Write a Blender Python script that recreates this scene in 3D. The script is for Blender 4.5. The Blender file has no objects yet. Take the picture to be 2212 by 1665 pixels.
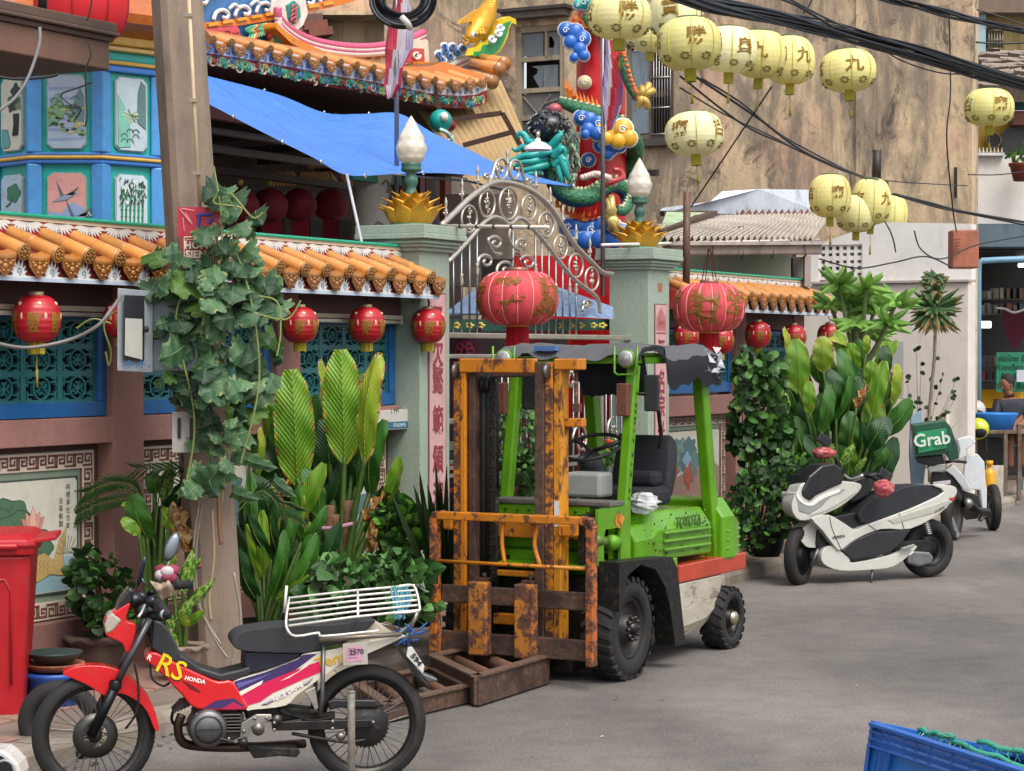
import bpy,math,random
from mathutils import Vector,Matrix,Euler,noise
random.seed(11)
SC=bpy.context.scene
COL=SC.collection
R=math.radians
PI=math.pi
# -- camera
FPX,CAMH,HOR=4700.0,2.05,765.0
PITCH=math.atan((832.5-HOR)/FPX)
cam=bpy.data.cameras.new('camera')
camo=bpy.data.objects.new('camera',cam)
COL.objects.link(camo)
camo.location=(0,0,CAMH)
camo.rotation_euler=(R(90)-PITCH,0,0)
cam.sensor_width=36
cam.lens=FPX/2212*36
cam.clip_end=500
SC.camera=camo
# -- sky and sun (bright overcast day)
W=bpy.data.worlds.new('World')
SC.world=W
W.use_nodes=True
nt=W.node_tree
bg=nt.nodes['Background']
sky=nt.nodes.new('ShaderNodeTexSky')
sky.sky_type='NISHITA'
sky.sun_disc=False
SUN_EL,SUN_ROT=R(58),R(150)
sky.sun_elevation=SUN_EL
sky.sun_rotation=SUN_ROT
sky.air_density=1.0
sky.dust_density=4.0
sky.ozone_density=1.0
hs=nt.nodes.new('ShaderNodeHueSaturation')
hs.inputs['Saturation'].default_value=0.35
nt.links.new(sky.outputs[0],hs.inputs['Color'])
nt.links.new(hs.outputs[0],bg.inputs[0])
bg.inputs[1].default_value=0.15
sl=bpy.data.lights.new('sun','SUN')
sl.energy=1.15
sl.angle=R(32)
sl.color=(1.0,0.955,0.88)
so=bpy.data.objects.new('sun',sl)
COL.objects.link(so)
sd=Vector((math.sin(SUN_ROT)*math.cos(SUN_EL),math.cos(SUN_ROT)*math.cos(SUN_EL),math.sin(SUN_EL)))
so.rotation_euler=sd.to_track_quat('Z','Y').to_euler()
so.location=(0,0,30)
SC.view_settings.view_transform='Standard'
SC.view_settings.look='None'
SC.view_settings.gamma=1
SC.view_settings.exposure=0.78
# -- measuring helpers
def ray(px,py):
 x=(px-1106)/FPX
 y=(832.5-py)/FPX
 c,s=math.cos(PITCH),math.sin(PITCH)
 return Vector((x,c+y*s,-s+y*c))
CAMP=Vector((0,0,CAMH))
class Fr:
 """a frame standing on the ground; angle of its x axis; hit() drops a sight line on one of its planes"""
 def __init__(s,X,Y,ang,Z=0):
  s.loc=Vector((X,Y,Z));s.ang=ang
  s.M=Matrix.Translation(s.loc)@Matrix.Rotation(ang,4,'Z')
  s.I=s.M.inverted()
 def hit(s,px,py,ax,c=0.0):
  o=s.I@CAMP
  d=(s.I.to_3x3())@ray(px,py)
  k='xyz'.index(ax)
  return o+d*((c-o[k])/d[k])
 def sub(s,x,y,z=0,a=0):
  p=s.M@Vector((x,y,z))
  return Fr(p.x,p.y,s.ang+a,p.z)
def P(px,py,Y):
 d=ray(px,py)
 return CAMP+d*(Y/d.y)
def G(px,py,z=0.0):
 d=ray(px,py)
 return CAMP+d*((z-CAMH)/d.z)
F0=Fr(-2.937,12.48,R(61.5))
# -- colour
def lin(h):
 if not isinstance(h,str):return h
 h=h.lstrip('#')
 if len(h)==3:h=''.join(c+c for c in h)
 o=[]
 for i in(0,2,4):
  v=int(h[i:i+2],16)/255
  o.append(v/12.92 if v<=.04045 else((v+.055)/1.055)**2.4)
 return tuple(o)
 # -- mesh builder
def basis(d):
 d=d.normalized()
 a=Vector((0,0,1))if abs(d.z)<.9 else Vector((1,0,0))
 x=a.cross(d).normalized()
 return x,d.cross(x)
class MB:
 def __init__(s,M=None):
  s.v=[];s.f=[];s.c=[];s.sm=[];s.M=M or Matrix()
 def add(s,vs,fs,col,sm=False):
  o=len(s.v);M=s.M
  s.v+=[M@Vector(p)for p in vs]
  col=lin(col)
  for f in fs:
   s.f.append(tuple(i+o for i in f));s.c.append(col);s.sm.append(sm)
  return s
 def box(s,c,d,col,rot=None,tap=1.0):
  x,y,z=d[0]/2,d[1]/2,d[2]/2
  m=Matrix.Translation(c)
  if rot is not None:m=m@(rot.to_matrix().to_4x4()if isinstance(rot,Euler)else rot)
  vs=[m@Vector((a*x*(tap if e>0 else 1),b*y*(tap if e>0 else 1),e*z))for a in(-1,1)for b in(-1,1)for e in(-1,1)]
  return s.add(vs,[(0,1,3,2),(4,6,7,5),(0,4,5,1),(2,3,7,6),(0,2,6,4),(1,5,7,3)],col)
 def bb(s,a,b,col):
  a=Vector(a);b=Vector(b)
  return s.box((a+b)/2,[abs(b[i]-a[i])for i in range(3)],col)
 def bar(s,a,b,w,h,col,up=(0,0,1)):
  a=Vector(a);b=Vector(b);d=(b-a)
  L=d.length;d.normalize();up=Vector(up)
  x=up.cross(d)
  if x.length<1e-4:x=Vector((1,0,0)).cross(d)
  x.normalize();y=d.cross(x)
  m=Matrix((x,y,d)).transposed().to_4x4();m.translation=(a+b)/2
  return s.box((0,0,0),(w,h,L),col,rot=m)
 def tube(s,pts,r,col,n=8,closed=False,cap=True,flat=None):
  pts=[Vector(p)for p in pts];N=len(pts)
  if N<2:return s
  rs=r if isinstance(r,(list,tuple))else[r]*N
  vs=[];x=None
  for i,p in enumerate(pts):
   if closed:t=pts[(i+1)%N]-pts[i-1]
   else:t=pts[min(i+1,N-1)]-pts[max(i-1,0)]
   if t.length<1e-9:t=Vector((0,0,1))
   t.normalize()
   if x is None:x,_=basis(t)
   x=x-t*x.dot(t)
   if x.length<1e-5:x,_=basis(t)
   x.normalize();y=t.cross(x)
   for k in range(n):
    a=2*PI*k/n
    vs.append(p+(x*math.cos(a)+y*math.sin(a)*(flat or 1))*rs[i])
  fs=[]
  for i in range(N if closed else N-1):
   j=(i+1)%N
   for k in range(n):
    l=(k+1)%n
    fs.append((i*n+k,i*n+l,j*n+l,j*n+k))
  if cap and not closed:
   fs.append(tuple(range(n))[::-1]);fs.append(tuple((N-1)*n+k for k in range(n)))
  return s.add(vs,fs,col,n>5)
 def lathe(s,prof,col,n=20,M=None,sx=1,sy=1,smooth=True,a0=0,a1=2*PI):
  """prof: (radius, z); col may be a list, one colour per ring"""
  full=abs(a1-a0-2*PI)<1e-6
  m=n if full else n+1
  M=M or Matrix();vs=[]
  for r,z in prof:
   for k in range(m):
    a=a0+(a1-a0)*k/n
    vs.append(M@Vector((r*math.cos(a)*sx,r*math.sin(a)*sy,z)))
  o=len(s.v);MM=s.M
  s.v+=[MM@p for p in vs]
  for i in range(len(prof)-1):
   c=lin(col[i])if isinstance(col,list)else lin(col)
   for k in range(n):
    l=(k+1)%m
    s.f.append((o+i*m+k,o+i*m+l,o+(i+1)*m+l,o+(i+1)*m+k));s.c.append(c);s.sm.append(smooth)
  return s
 def cyl(s,a,b,r,col,n=16,r2=None):
  a=Vector(a);b=Vector(b)
  return s.tube([a,b],[r,r if r2 is None else r2],col,n)
 def ell(s,c,rx,ry,rz,col,n=14,m=9,M=None):
  prof=[(math.sin(PI*i/m),-math.cos(PI*i/m))for i in range(m+1)]
  mm=Matrix.Translation(c)@(M or Matrix())@Matrix.Diagonal((rx,ry,rz,1))
  return s.lathe(prof,col,n,mm)
 def prism(s,pts,d,col,M=None,side=None):
  """2-D outline in local x,z plane; extruded towards -y by d"""
  M=M or Matrix();n=len(pts)
  vs=[M@Vector((p[0],0,p[1]))for p in pts]+[M@Vector((p[0],-d,p[1]))for p in pts]
  s.add(vs,[tuple(range(n,2*n))],col)
  s.add(vs,[tuple(range(n))[::-1]],col)
  return s.add(vs,[(i,(i+1)%n,n+(i+1)%n,n+i)for i in range(n)],side or col)
 def loft(s,secs,col,caps=True,sm=True,closed=True):
  n=len(secs[0]);vs=[p for q in secs for p in q];fs=[]
  for i in range(len(secs)-1):
   for k in range(n if closed else n-1):
    l=(k+1)%n
    fs.append((i*n+k,i*n+l,(i+1)*n+l,(i+1)*n+k))
  if caps:
   fs.append(tuple(range(n))[::-1]);fs.append(tuple((len(secs)-1)*n+k for k in range(n)))
  return s.add(vs,fs,col,sm)
 def text(s,body,size,col,M,d=.002,bold=0.0,wide=1.0):
  """letters in local x,z plane facing -y, centred"""
  vs,fs=glyphs(body,size,d,bold)
  return s.add([M@Vector((x*wide,-z,y))for x,y,z in vs],fs,col)
 def build(s,name,mat,parent=None,bevel=0,seg=2,loc=None,rot=None,mtx=None,subsurf=0,stuff=False):
  me=bpy.data.meshes.new(name)
  me.from_pydata([tuple(p)for p in s.v],[],s.f)
  at=me.color_attributes.new('Col','FLOAT_COLOR','CORNER')
  buf=[]
  for f,c in zip(s.f,s.c):buf+=[c[0],c[1],c[2],1.0]*len(f)
  at.data.foreach_set('color',buf)
  me.polygons.foreach_set('use_smooth',s.sm)
  me.materials.append(mat)
  me.update()
  o=place(name,me,parent,mtx)
  if bevel:
   b=o.modifiers.new('bevel','BEVEL');b.width=bevel;b.segments=seg;b.limit_method='ANGLE';b.angle_limit=R(40)
  if subsurf:
   b=o.modifiers.new('sub','SUBSURF');b.levels=b.render_levels=subsurf
  if loc is not None:o.location=loc
  if rot is not None:o.rotation_euler=rot
  if stuff:o['kind']='stuff'
  return o
def place(name,me,parent=None,mtx=None):
 o=bpy.data.objects.new(name,me)
 COL.objects.link(o)
 if parent is not None:o.parent=parent
 if mtx is not None:o.matrix_basis=mtx
 return o
_gc={}
def glyphs(body,size,d,bold):
 k=(body,size,d,bold)
 if k in _gc:return _gc[k]
 cu=bpy.data.curves.new('t','FONT')
 cu.body=body;cu.size=size;cu.align_x='CENTER';cu.align_y='CENTER';cu.extrude=d/2;cu.offset=bold;cu.resolution_u=2
 o=bpy.data.objects.new('t',cu)
 me=bpy.data.meshes.new_from_object(o)
 vs=[tuple(v.co)for v in me.vertices];fs=[tuple(p.vertices)for p in me.polygons]
 bpy.data.objects.remove(o);bpy.data.curves.remove(cu);bpy.data.meshes.remove(me)
 if vs and body and len(body)==1:
  cx=(min(v[0]for v in vs)+max(v[0]for v in vs))/2;cy=(min(v[1]for v in vs)+max(v[1]for v in vs))/2
  vs=[(x-cx,y-cy,z)for x,y,z in vs]
 _gc[k]=(vs,fs)
 return _gc[k]
def tag(o,label,cat,group=None,kind=None):
 if label:o['label']=label
 if cat:o['category']=cat
 if group:o['group']=group
 if kind:o['kind']=kind
 return o
def thing(name,label,cat,fr=None,group=None,loc=None,rz=None):
 e=bpy.data.objects.new(name,None)
 COL.objects.link(e)
 e.empty_display_size=.1
 if fr is not None:e.location=fr.loc;e.rotation_euler=(0,0,fr.ang)
 if loc is not None:e.location=loc
 if rz is not None:e.rotation_euler=(0,0,rz)
 return tag(e,label,cat,group)
def struct(o):o['kind']='structure';return o
def copy_thing(o,label=None,parent=None):
 c=o.copy();COL.objects.link(c)
 if parent is not None:c.parent=parent
 if label:c['label']=label
 for ch in list(o.children):copy_thing(ch,None,c)
 return c
def T3(x,y,z):return Matrix.Translation((x,y,z))
def RX(a):return Matrix.Rotation(a,4,'X')
def RY(a):return Matrix.Rotation(a,4,'Y')
def RZ(a):return Matrix.Rotation(a,4,'Z')
def SCL(x,y=None,z=None):return Matrix.Diagonal((x,x if y is None else y,x if z is None else z,1))
def spline(pts,k=6,closed=False):
 """Catmull-Rom through the points"""
 P_=[Vector(p)for p in pts];n=len(P_);out=[]
 for i in range(n if closed else n-1):
  if closed:a,b,c,d=P_[i-1],P_[i],P_[(i+1)%n],P_[(i+2)%n]
  else:a,b,c,d=P_[max(i-1,0)],P_[i],P_[i+1],P_[min(i+2,n-1)]
  for j in range(k):
   t=j/k
   out.append(.5*((2*b)+(c-a)*t+(2*a-5*b+4*c-d)*t*t+(3*b-a-3*c+d)*t**3))
 if not closed:out.append(P_[-1])
 return out
def sag(a,b,drop,n=14):
 a=Vector(a);b=Vector(b)
 return[a.lerp(b,i/n)-Vector((0,0,drop*4*(i/n)*(1-i/n)))for i in range(n+1)]
 # -- procedural materials
def newmat(name):
 m=bpy.data.materials.new(name);m.use_nodes=True
 n=m.node_tree.nodes;l=m.node_tree.links
 return m,n,l,n['Principled BSDF']
def ramp(n,pts):
 r=n.new('ShaderNodeValToRGB');e=r.color_ramp.elements
 while len(e)<len(pts):e.new(.5)
 for q,(p,c)in zip(e,pts):
  q.position=p;c=lin(c)if isinstance(c,str)else c
  q.color=(c[0],c[1],c[2],1)
 return r
def noi(n,l,scale,detail=5,rough=.6,vec=None,dist=0):
 t=n.new('ShaderNodeTexNoise');t.inputs['Scale'].default_value=scale;t.inputs['Detail'].default_value=detail
 t.inputs['Roughness'].default_value=rough;t.inputs['Distortion'].default_value=dist
 if vec is not None:l.new(vec,t.inputs['Vector'])
 return t
def coord(n,l,scale=(1,1,1),kind='Object'):
 c=n.new('ShaderNodeTexCoord');m=n.new('ShaderNodeMapping')
 m.inputs['Scale'].default_value=scale
 l.new(c.outputs[kind],m.inputs[0]);return m.outputs[0]
def mixc(n,l,fac,a,b,mode='MIX'):
 m=n.new('ShaderNodeMix');m.data_type='RGBA';m.blend_type=mode
 if isinstance(fac,(int,float)):m.inputs[0].default_value=fac
 else:l.new(fac,m.inputs[0])
 for k,s in((6,a),(7,b)):
  if isinstance(s,(tuple,list,str)):s=lin(s);m.inputs[k].default_value=(s[0],s[1],s[2],1)
  else:l.new(s,m.inputs[k])
 return m.outputs[2]
def mk(name,rough=.6,metal=0,var=.18,ns=9,bump=.15,bs=40,dirt=0,dcol='#3a332c',dscale=(3,3,1.2),dthr=.55,coat=0,spec=.5,trans=0,rvar=0,bdist=.01):
 """material on the mesh's own colours: tonal noise, optional grime patches, bump"""
 m,n,l,b=newmat(name)
 a=n.new('ShaderNodeAttribute');a.attribute_name='Col'
 cc=coord(n,l)
 t=noi(n,l,ns,6,.65,cc)
 r=ramp(n,[(.3,(1-var,)*3),(.7,(1+var*.35,)*3)])
 l.new(t.outputs[0],r.inputs[0])
 c=mixc(n,l,1,a.outputs['Color'],r.outputs[0],'MULTIPLY')
 if dirt:
  cd=coord(n,l,dscale)
  t2=noi(n,l,2.2,8,.7,cd,.3)
  r2=ramp(n,[(dthr,(0,0,0)),(min(dthr+.2,1),(dirt,)*3)])
  l.new(t2.outputs[0],r2.inputs[0])
  c=mixc(n,l,r2.outputs[0],c,dcol)
 if rvar:
  oi=n.new('ShaderNodeObjectInfo')
  rr=ramp(n,[(0,(1-rvar,1-rvar*.8,1-rvar)),(1,(1+rvar,1+rvar*.6,1+rvar*.2))])
  l.new(oi.outputs['Random'],rr.inputs[0])
  c=mixc(n,l,1,c,rr.outputs[0],'MULTIPLY')
 l.new(c,b.inputs['Base Color'])
 b.inputs['Metallic'].default_value=metal
 mr=n.new('ShaderNodeMapRange');mr.inputs[3].default_value=max(rough-.12,.03);mr.inputs[4].default_value=min(rough+.15,1)
 l.new(t.outputs[0],mr.inputs[0]);l.new(mr.outputs[0],b.inputs['Roughness'])
 b.inputs['Specular IOR Level'].default_value=spec
 if coat:b.inputs['Coat Weight'].default_value=coat;b.inputs['Coat Roughness'].default_value=.12
 if bump:
  t3=noi(n,l,bs,4,.6,cc)
  bp=n.new('ShaderNodeBump');bp.inputs['Strength'].default_value=bump;bp.inputs['Distance'].default_value=bdist
  l.new(t3.outputs[0],bp.inputs['Height']);l.new(bp.outputs[0],b.inputs['Normal'])
 if trans:
  tl=n.new('ShaderNodeBsdfTranslucent');l.new(c,tl.inputs[0])
  ms=n.new('ShaderNodeMixShader');ms.inputs[0].default_value=trans
  l.new(b.outputs[0],ms.inputs[1]);l.new(tl.outputs[0],ms.inputs[2])
  l.new(ms.outputs[0],n['Material Output'].inputs[0])
 return m
M={}
M['paint']=mk('painted_plaster',.55,var=.12,dirt=.25,dthr=.58,bump=.2)
M['gloss']=mk('gloss_paint',.36,var=.14,bump=.12,bs=45,coat=.12,dirt=.4,dthr=.56,dcol='#4a4034',dscale=(4,4,4))
M['bike']=mk('bike_plastic',.24,var=.08,bump=.02,coat=.5,dirt=.3,dthr=.58,dscale=(5,5,8),dcol='#6b6155')
M['plastic']=mk('plastic',.42,var=.12,bump=.06,dirt=.35,dthr=.57,dcol='#6a5c50')
M['rubber']=mk('rubber',.75,var=.3,bump=.25,bs=90,dirt=.3,dthr=.56,dcol='#5d554b')
M['metal']=mk('bare_metal',.38,metal=.85,var=.25,bump=.06,dirt=.3,dcol='#4a4038')
M['steel']=mk('stainless_steel',.34,metal=.75,var=.15,bump=.02)
M['dark']=mk('dark_metal',.5,metal=.3,var=.35,bump=.25,dirt=.55,dscale=(9,9,9),dthr=.52,dcol='#544a3e')
M['stone']=mk('terrazzo_stone',.75,var=.22,ns=60,bump=.25,bs=120,dirt=.35,dthr=.55,dcol='#4b3a33')
M['plaster']=mk('weathered_plaster',.85,var=.2,ns=4,bump=.35,bs=30,dirt=.6,dthr=.5,dcol='#4d463c',dscale=(2,2,.5))
M['limewash']=mk('limewashed_wall',.85,var=.1,ns=3,bump=.3,bs=25,dirt=.35,dthr=.56,dcol='#8a8074',dscale=(1.5,1.5,.4))
M['glaze']=mk('glazed_tile',.28,var=.22,ns=14,bump=.12,bs=25,coat=.25,dirt=.45,dthr=.56,dcol='#3f2c1c',dscale=(5,5,5),rvar=.2)
M['cloth']=mk('cloth',.85,var=.15,bump=.3,bs=60,trans=.25)
M['paper']=mk('lantern_silk',.6,var=.1,ns=5,bump=.1,trans=.2,rvar=.05)
M['tarp']=mk('tarpaulin',.45,var=.16,ns=3,bump=.9,bs=7,trans=.15,bdist=.05,dirt=.25,dcol='#9fb4d8',dthr=.6,dscale=(.6,4,4))
M['leaf']=mk('leaf',.5,var=.3,ns=18,bump=.25,bs=40,trans=.22,rvar=.3)
M['leafbig']=mk('broad_leaf',.34,var=.25,ns=7,bump=.3,bs=16,trans=.28,rvar=.12)
def veined(m):
 n=m.node_tree.nodes;l=m.node_tree.links;b=n['Principled BSDF']
 def mth(op,a,c=None):
  q=n.new('ShaderNodeMath');q.operation=op
  for k,s in((0,a),(1,c)):
   if s is None:continue
   if isinstance(s,(int,float)):q.inputs[k].default_value=s
   else:l.new(s,q.inputs[k])
  return q.outputs[0]
 tc=n.new('ShaderNodeTexCoord');sp=n.new('ShaderNodeSeparateXYZ');l.new(tc.outputs['Object'],sp.inputs[0])
 v=mth('SINE',mth('MULTIPLY',mth('SUBTRACT',sp.outputs[2],mth('MULTIPLY',mth('ABSOLUTE',sp.outputs[0]),.55)),112))
 r=ramp(n,[(.0,(.88,.9,.82)),(.7,(1,1,1)),(1,(1.2,1.18,1.1))]);l.new(mth('MULTIPLY_ADD',v,.5),r.inputs[0]);r.inputs[0].links[0].from_node.inputs[2].default_value=.5
 old=b.inputs['Base Color'].links[0].from_socket;c=mixc(n,l,1,old,r.outputs[0],'MULTIPLY');l.new(c,b.inputs['Base Color'])
 bp=n.new('ShaderNodeBump');bp.inputs['Strength'].default_value=.3;bp.inputs['Distance'].default_value=.01;l.new(v,bp.inputs['Height']);l.new(bp.outputs[0],b.inputs['Normal'])
veined(M['leafbig'])
M['bark']=mk('bark',.9,var=.4,ns=20,bump=.7,bs=30)
M['terra']=mk('fired_clay',.8,var=.3,bump=.3,dirt=.4,dthr=.5)
M['skin']=mk('skin',.5,var=.08,bump=.05)
M['gold']=mk('gold_paint',.32,metal=.35,var=.15,bump=.1,bs=60,dirt=.35,dcol='#5a3a10',dscale=(9,9,9))
M['lampglass']=mk('opal_glass',.18,var=.04,bump=.05,trans=.35,coat=.5)
def rusty(name,base,r1='#35221c',r2='#663a22',r3='#8d5a33',thr=.5,w=.03,scale=7,rough=.6,edge=1.0,stretch=(1,1,1)):
 m,n,l,b=newmat(name)
 a=n.new('ShaderNodeAttribute');a.attribute_name='Col'
 cc=coord(n,l,stretch)
 t=noi(n,l,scale,9,.72,cc,.4)
 rr=ramp(n,[(thr-w,(0,0,0)),(thr+w,(1,1,1))]);l.new(t.outputs[0],rr.inputs[0])
 t2=noi(n,l,26,6,.7,cc)
 rc=ramp(n,[(.3,r1),(.55,r2),(.75,r3)]);l.new(t2.outputs[0],rc.inputs[0])
 t3=noi(n,l,3,4,.6,cc)
 v=ramp(n,[(.3,(.72,.7,.68)),(.7,(1.08,1.05,1))]);l.new(t3.outputs[0],v.inputs[0])
 pc=mixc(n,l,1,a.outputs['Color'],v.outputs[0],'MULTIPLY')
 c=mixc(n,l,rr.outputs[0],pc,rc.outputs[0])
 l.new(c,b.inputs['Base Color'])
 mr=n.new('ShaderNodeMapRange');mr.inputs[3].default_value=rough-.2;mr.inputs[4].default_value=.92
 l.new(rr.outputs[0],mr.inputs[0]);l.new(mr.outputs[0],b.inputs['Roughness'])
 bp=n.new('ShaderNodeBump');bp.inputs['Strength'].default_value=.45;bp.inputs['Distance'].default_value=.01
 mx=n.new('ShaderNodeMath');mx.operation='MULTIPLY_ADD';mx.inputs[1].default_value=.5
 l.new(t2.outputs[0],mx.inputs[0]);l.new(rr.outputs[0],mx.inputs[2])
 l.new(mx.outputs[0],bp.inputs['Height']);l.new(bp.outputs[0],b.inputs['Normal'])
 return m
M['scales']=mk('scaled_mosaic',.35,var=.25,ns=12,bump=.9,bs=22,dirt=.4,dthr=.54,dcol='#26302a',dscale=(6,6,6),bdist=.03)
M['mast']=rusty('rusting_orange_paint',None,thr=.562,scale=9,stretch=(1.5,1.5,.7))
M['rust']=rusty('heavy_rust',None,thr=.485,scale=12,w=.04,r1='#2f211e',r2='#58372a',r3='#7a5034')
M['steelrust']=rusty('brown_rusted_steel',None,thr=.52,scale=3,w=.1,r1='#2f211b',r2='#5b4334')
M['green']=rusty('scuffed_green_paint',None,thr=.665,scale=14,w=.012,r1='#2a2a18',r2='#3f4a20',rough=.42)
M['white_worn']=rusty('worn_white_paint',None,thr=.58,scale=4,w=.03,r1='#4a4238',r2='#857a68',rough=.6,stretch=(1,1,3.0))
M['roofsheet']=rusty('old_roof_sheet',None,thr=.6,scale=2.5,w=.12,r1='#5d5048',r2='#8a7c70')
def asphalt():
 m,n,l,b=newmat('asphalt')
 cc=coord(n,l)
 big=noi(n,l,.45,6,.6,cc);fine=noi(n,l,55,4,.7,cc)
 mid=noi(n,l,5,6,.65,cc)
 r=ramp(n,[(.3,(.105,.095,.087)),(.55,(.155,.141,.129)),(.75,(.2,.182,.166))]);l.new(big.outputs[0],r.inputs[0])
 r2=ramp(n,[(.36,(.68,.68,.68)),(.5,(1,1,1)),(.68,(1.35,1.33,1.3))]);l.new(fine.outputs[0],r2.inputs[0])
 r3=ramp(n,[(.36,(.84,.83,.83)),(.6,(1.03,1.02,1))]);l.new(mid.outputs[0],r3.inputs[0])
 c=mixc(n,l,1,r.outputs[0],r2.outputs[0],'MULTIPLY');c=mixc(n,l,1,c,r3.outputs[0],'MULTIPLY')
 v=n.new('ShaderNodeTexVoronoi');v.inputs['Scale'].default_value=42;l.new(cc,v.inputs['Vector'])
 rv=ramp(n,[(.06,(1,1,1)),(.12,(0,0,0))]);l.new(v.outputs[0],rv.inputs[0])
 t4=noi(n,l,11,2,.5,cc);rt=ramp(n,[(.58,(0,0,0)),(.62,(.75,.75,.75))]);l.new(t4.outputs[0],rt.inputs[0])
 f=mixc(n,l,1,rv.outputs[0],rt.outputs[0],'MULTIPLY')
 c=mixc(n,l,f,c,(.42,.39,.36))
 st=noi(n,l,1.3,3,.5,coord(n,l,(1,.5,1)),1.5);rs=ramp(n,[(.66,(0,0,0)),(.72,(.5,.5,.5))]);l.new(st.outputs[0],rs.inputs[0])
 c=mixc(n,l,rs.outputs[0],c,(.07,.065,.06))
 wc=noi(n,l,1.2,4,.6,cc);va=n.new('ShaderNodeVectorMath');va.operation='MULTIPLY_ADD';va.inputs[1].default_value=(.7,.7,0);l.new(wc.outputs['Color'],va.inputs[0]);l.new(cc,va.inputs[2])
 vc=n.new('ShaderNodeTexVoronoi');vc.feature='DISTANCE_TO_EDGE';vc.inputs['Scale'].default_value=.42;l.new(va.outputs[0],vc.inputs['Vector'])
 rc=ramp(n,[(.0,(.45,.45,.45)),(.004,(0,0,0))]);l.new(vc.outputs[0],rc.inputs[0]);mk_=noi(n,l,.8,2,.5,cc);rm=ramp(n,[(.58,(0,0,0)),(.64,(1,1,1))]);l.new(mk_.outputs[0],rm.inputs[0])
 c=mixc(n,l,mixc(n,l,1,rc.outputs[0],rm.outputs[0],'MULTIPLY'),c,(.045,.04,.036))
 tr=noi(n,l,1,3,.5,coord(n,l,(.9,.25,1)),.6);rt2=ramp(n,[(.4,(.84,.84,.85)),(.6,(1.08,1.07,1.06))]);l.new(tr.outputs[0],rt2.inputs[0]);c=mixc(n,l,1,c,rt2.outputs[0],'MULTIPLY')
 l.new(c,b.inputs['Base Color']);b.inputs['Roughness'].default_value=.88
 bp=n.new('ShaderNodeBump');bp.inputs['Strength'].default_value=.55;bp.inputs['Distance'].default_value=.006
 l.new(fine.outputs[0],bp.inputs['Height']);l.new(bp.outputs[0],b.inputs['Normal'])
 return m
M['asphalt']=asphalt()
def oldwall():
 m,n,l,b=newmat('old_stained_render')
 c0=coord(n,l)
 big=noi(n,l,.55,7,.65,c0,.4)
 r=ramp(n,[(.25,'#8c8173'),(.38,'#bfa98d'),(.5,'#d9c09c'),(.62,'#cfab8f'),(.78,'#ada08f')]);l.new(big.outputs[0],r.inputs[0])
 stv=noi(n,l,1.0,8,.72,coord(n,l,(1.6,1.6,.38)),.5)
 rs=ramp(n,[(.44,(0,0,0)),(.58,(.8,.8,.8))]);l.new(stv.outputs[0],rs.inputs[0])
 c=mixc(n,l,rs.outputs[0],r.outputs[0],'#7c7166')
 f=noi(n,l,7,10,.8,coord(n,l,(1,1,.5)));rf=ramp(n,[(.35,(.78,.77,.76)),(.65,(1.08,1.06,1.04))]);l.new(f.outputs[0],rf.inputs[0])
 c=mixc(n,l,1,c,rf.outputs[0],'MULTIPLY')
 pk=noi(n,l,3.2,9,.8,c0);rp=ramp(n,[(.62,(0,0,0)),(.66,(.8,.8,.8))]);l.new(pk.outputs[0],rp.inputs[0])
 c=mixc(n,l,rp.outputs[0],c,'#d8ccb6')
 dk=noi(n,l,1.6,8,.8,coord(n,l,(1,1,.8)),1);rd=ramp(n,[(.53,(0,0,0)),(.63,(.85,.85,.85))]);l.new(dk.outputs[0],rd.inputs[0])
 c=mixc(n,l,rd.outputs[0],c,'#4a443d')
 l.new(c,b.inputs['Base Color']);b.inputs['Roughness'].default_value=.92
 bp=n.new('ShaderNodeBump');bp.inputs['Strength'].default_value=.6;bp.inputs['Distance'].default_value=.03
 l.new(f.outputs[0],bp.inputs['Height']);l.new(bp.outputs[0],b.inputs['Normal'])
 return m
M['oldwall']=oldwall()
def glass(name,col,rough=.05,alpha=.4):
 m,n,l,b=newmat(name)
 b.inputs['Base Color'].default_value=(*lin(col),1);b.inputs['Roughness'].default_value=rough
 t=noi(n,l,6,4,.6,coord(n,l));rr=ramp(n,[(.3,(rough,)*3),(.7,(rough+.2,)*3)]);l.new(t.outputs[0],rr.inputs[0]);l.new(rr.outputs[0],b.inputs['Roughness'])
 b.inputs['Alpha'].default_value=alpha
 return m
M['lens']=glass('clear_lens','#c8ccc8',.06,.45)
M['filmbag']=glass('clear_plastic_film','#e6e8ea',.15,.5)
M['pane']=glass('window_pane','#3a444c',.08,.85)
def emit(name,col,st):
 m,n,l,b=newmat(name)
 b.inputs['Emission Color'].default_value=(*lin(col),1);b.inputs['Emission Strength'].default_value=st
 b.inputs['Base Color'].default_value=(*lin(col),1)
 return m
M['tube_on']=emit('lit_tube','#f4ffe8',3.0)
# == GROUND
PAVE=.12
KL=[(-14,-1.75),(-4,-1.45),(-.1,-1.32),(8.4,-1.0),(12,-.86),(14,-.7),(18,-.52),(20.3,-.4),(21.7,0),(40,3.2)]
def kt(s):
 for(a,b),(c,d)in zip(KL,KL[1:]):
  if a<=s<=c:return b+(d-b)*(s-a)/(c-a)
 return KL[-1][1]
b=MB();N=24
b.add([(-60,-30,0),(120,-30,0),(120,90,0),(-60,90,0)],[(0,1,2,3)],'#8c8178')
struct(b.build('road',M['asphalt']))
tag(COL.objects['road'],'grey worn asphalt street running up to the right',None)
b=MB(F0.M)
pl=[(s,t+.16)for s,t in KL]+[(40,16),(-14,16)]
b.add([(x,y,PAVE)for x,y in pl]+[(x,y,-.05)for x,y in pl],[tuple(range(len(pl)))]+[(i,(i+1)%len(pl),(i+1)%len(pl)+len(pl),i+len(pl))for i in range(len(pl))],'#77695e')
pave=struct(b.build('pavement',M['plaster']))
kerb=thing('kerb',None,None);kerb['kind']='structure'
s=-6.0
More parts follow.
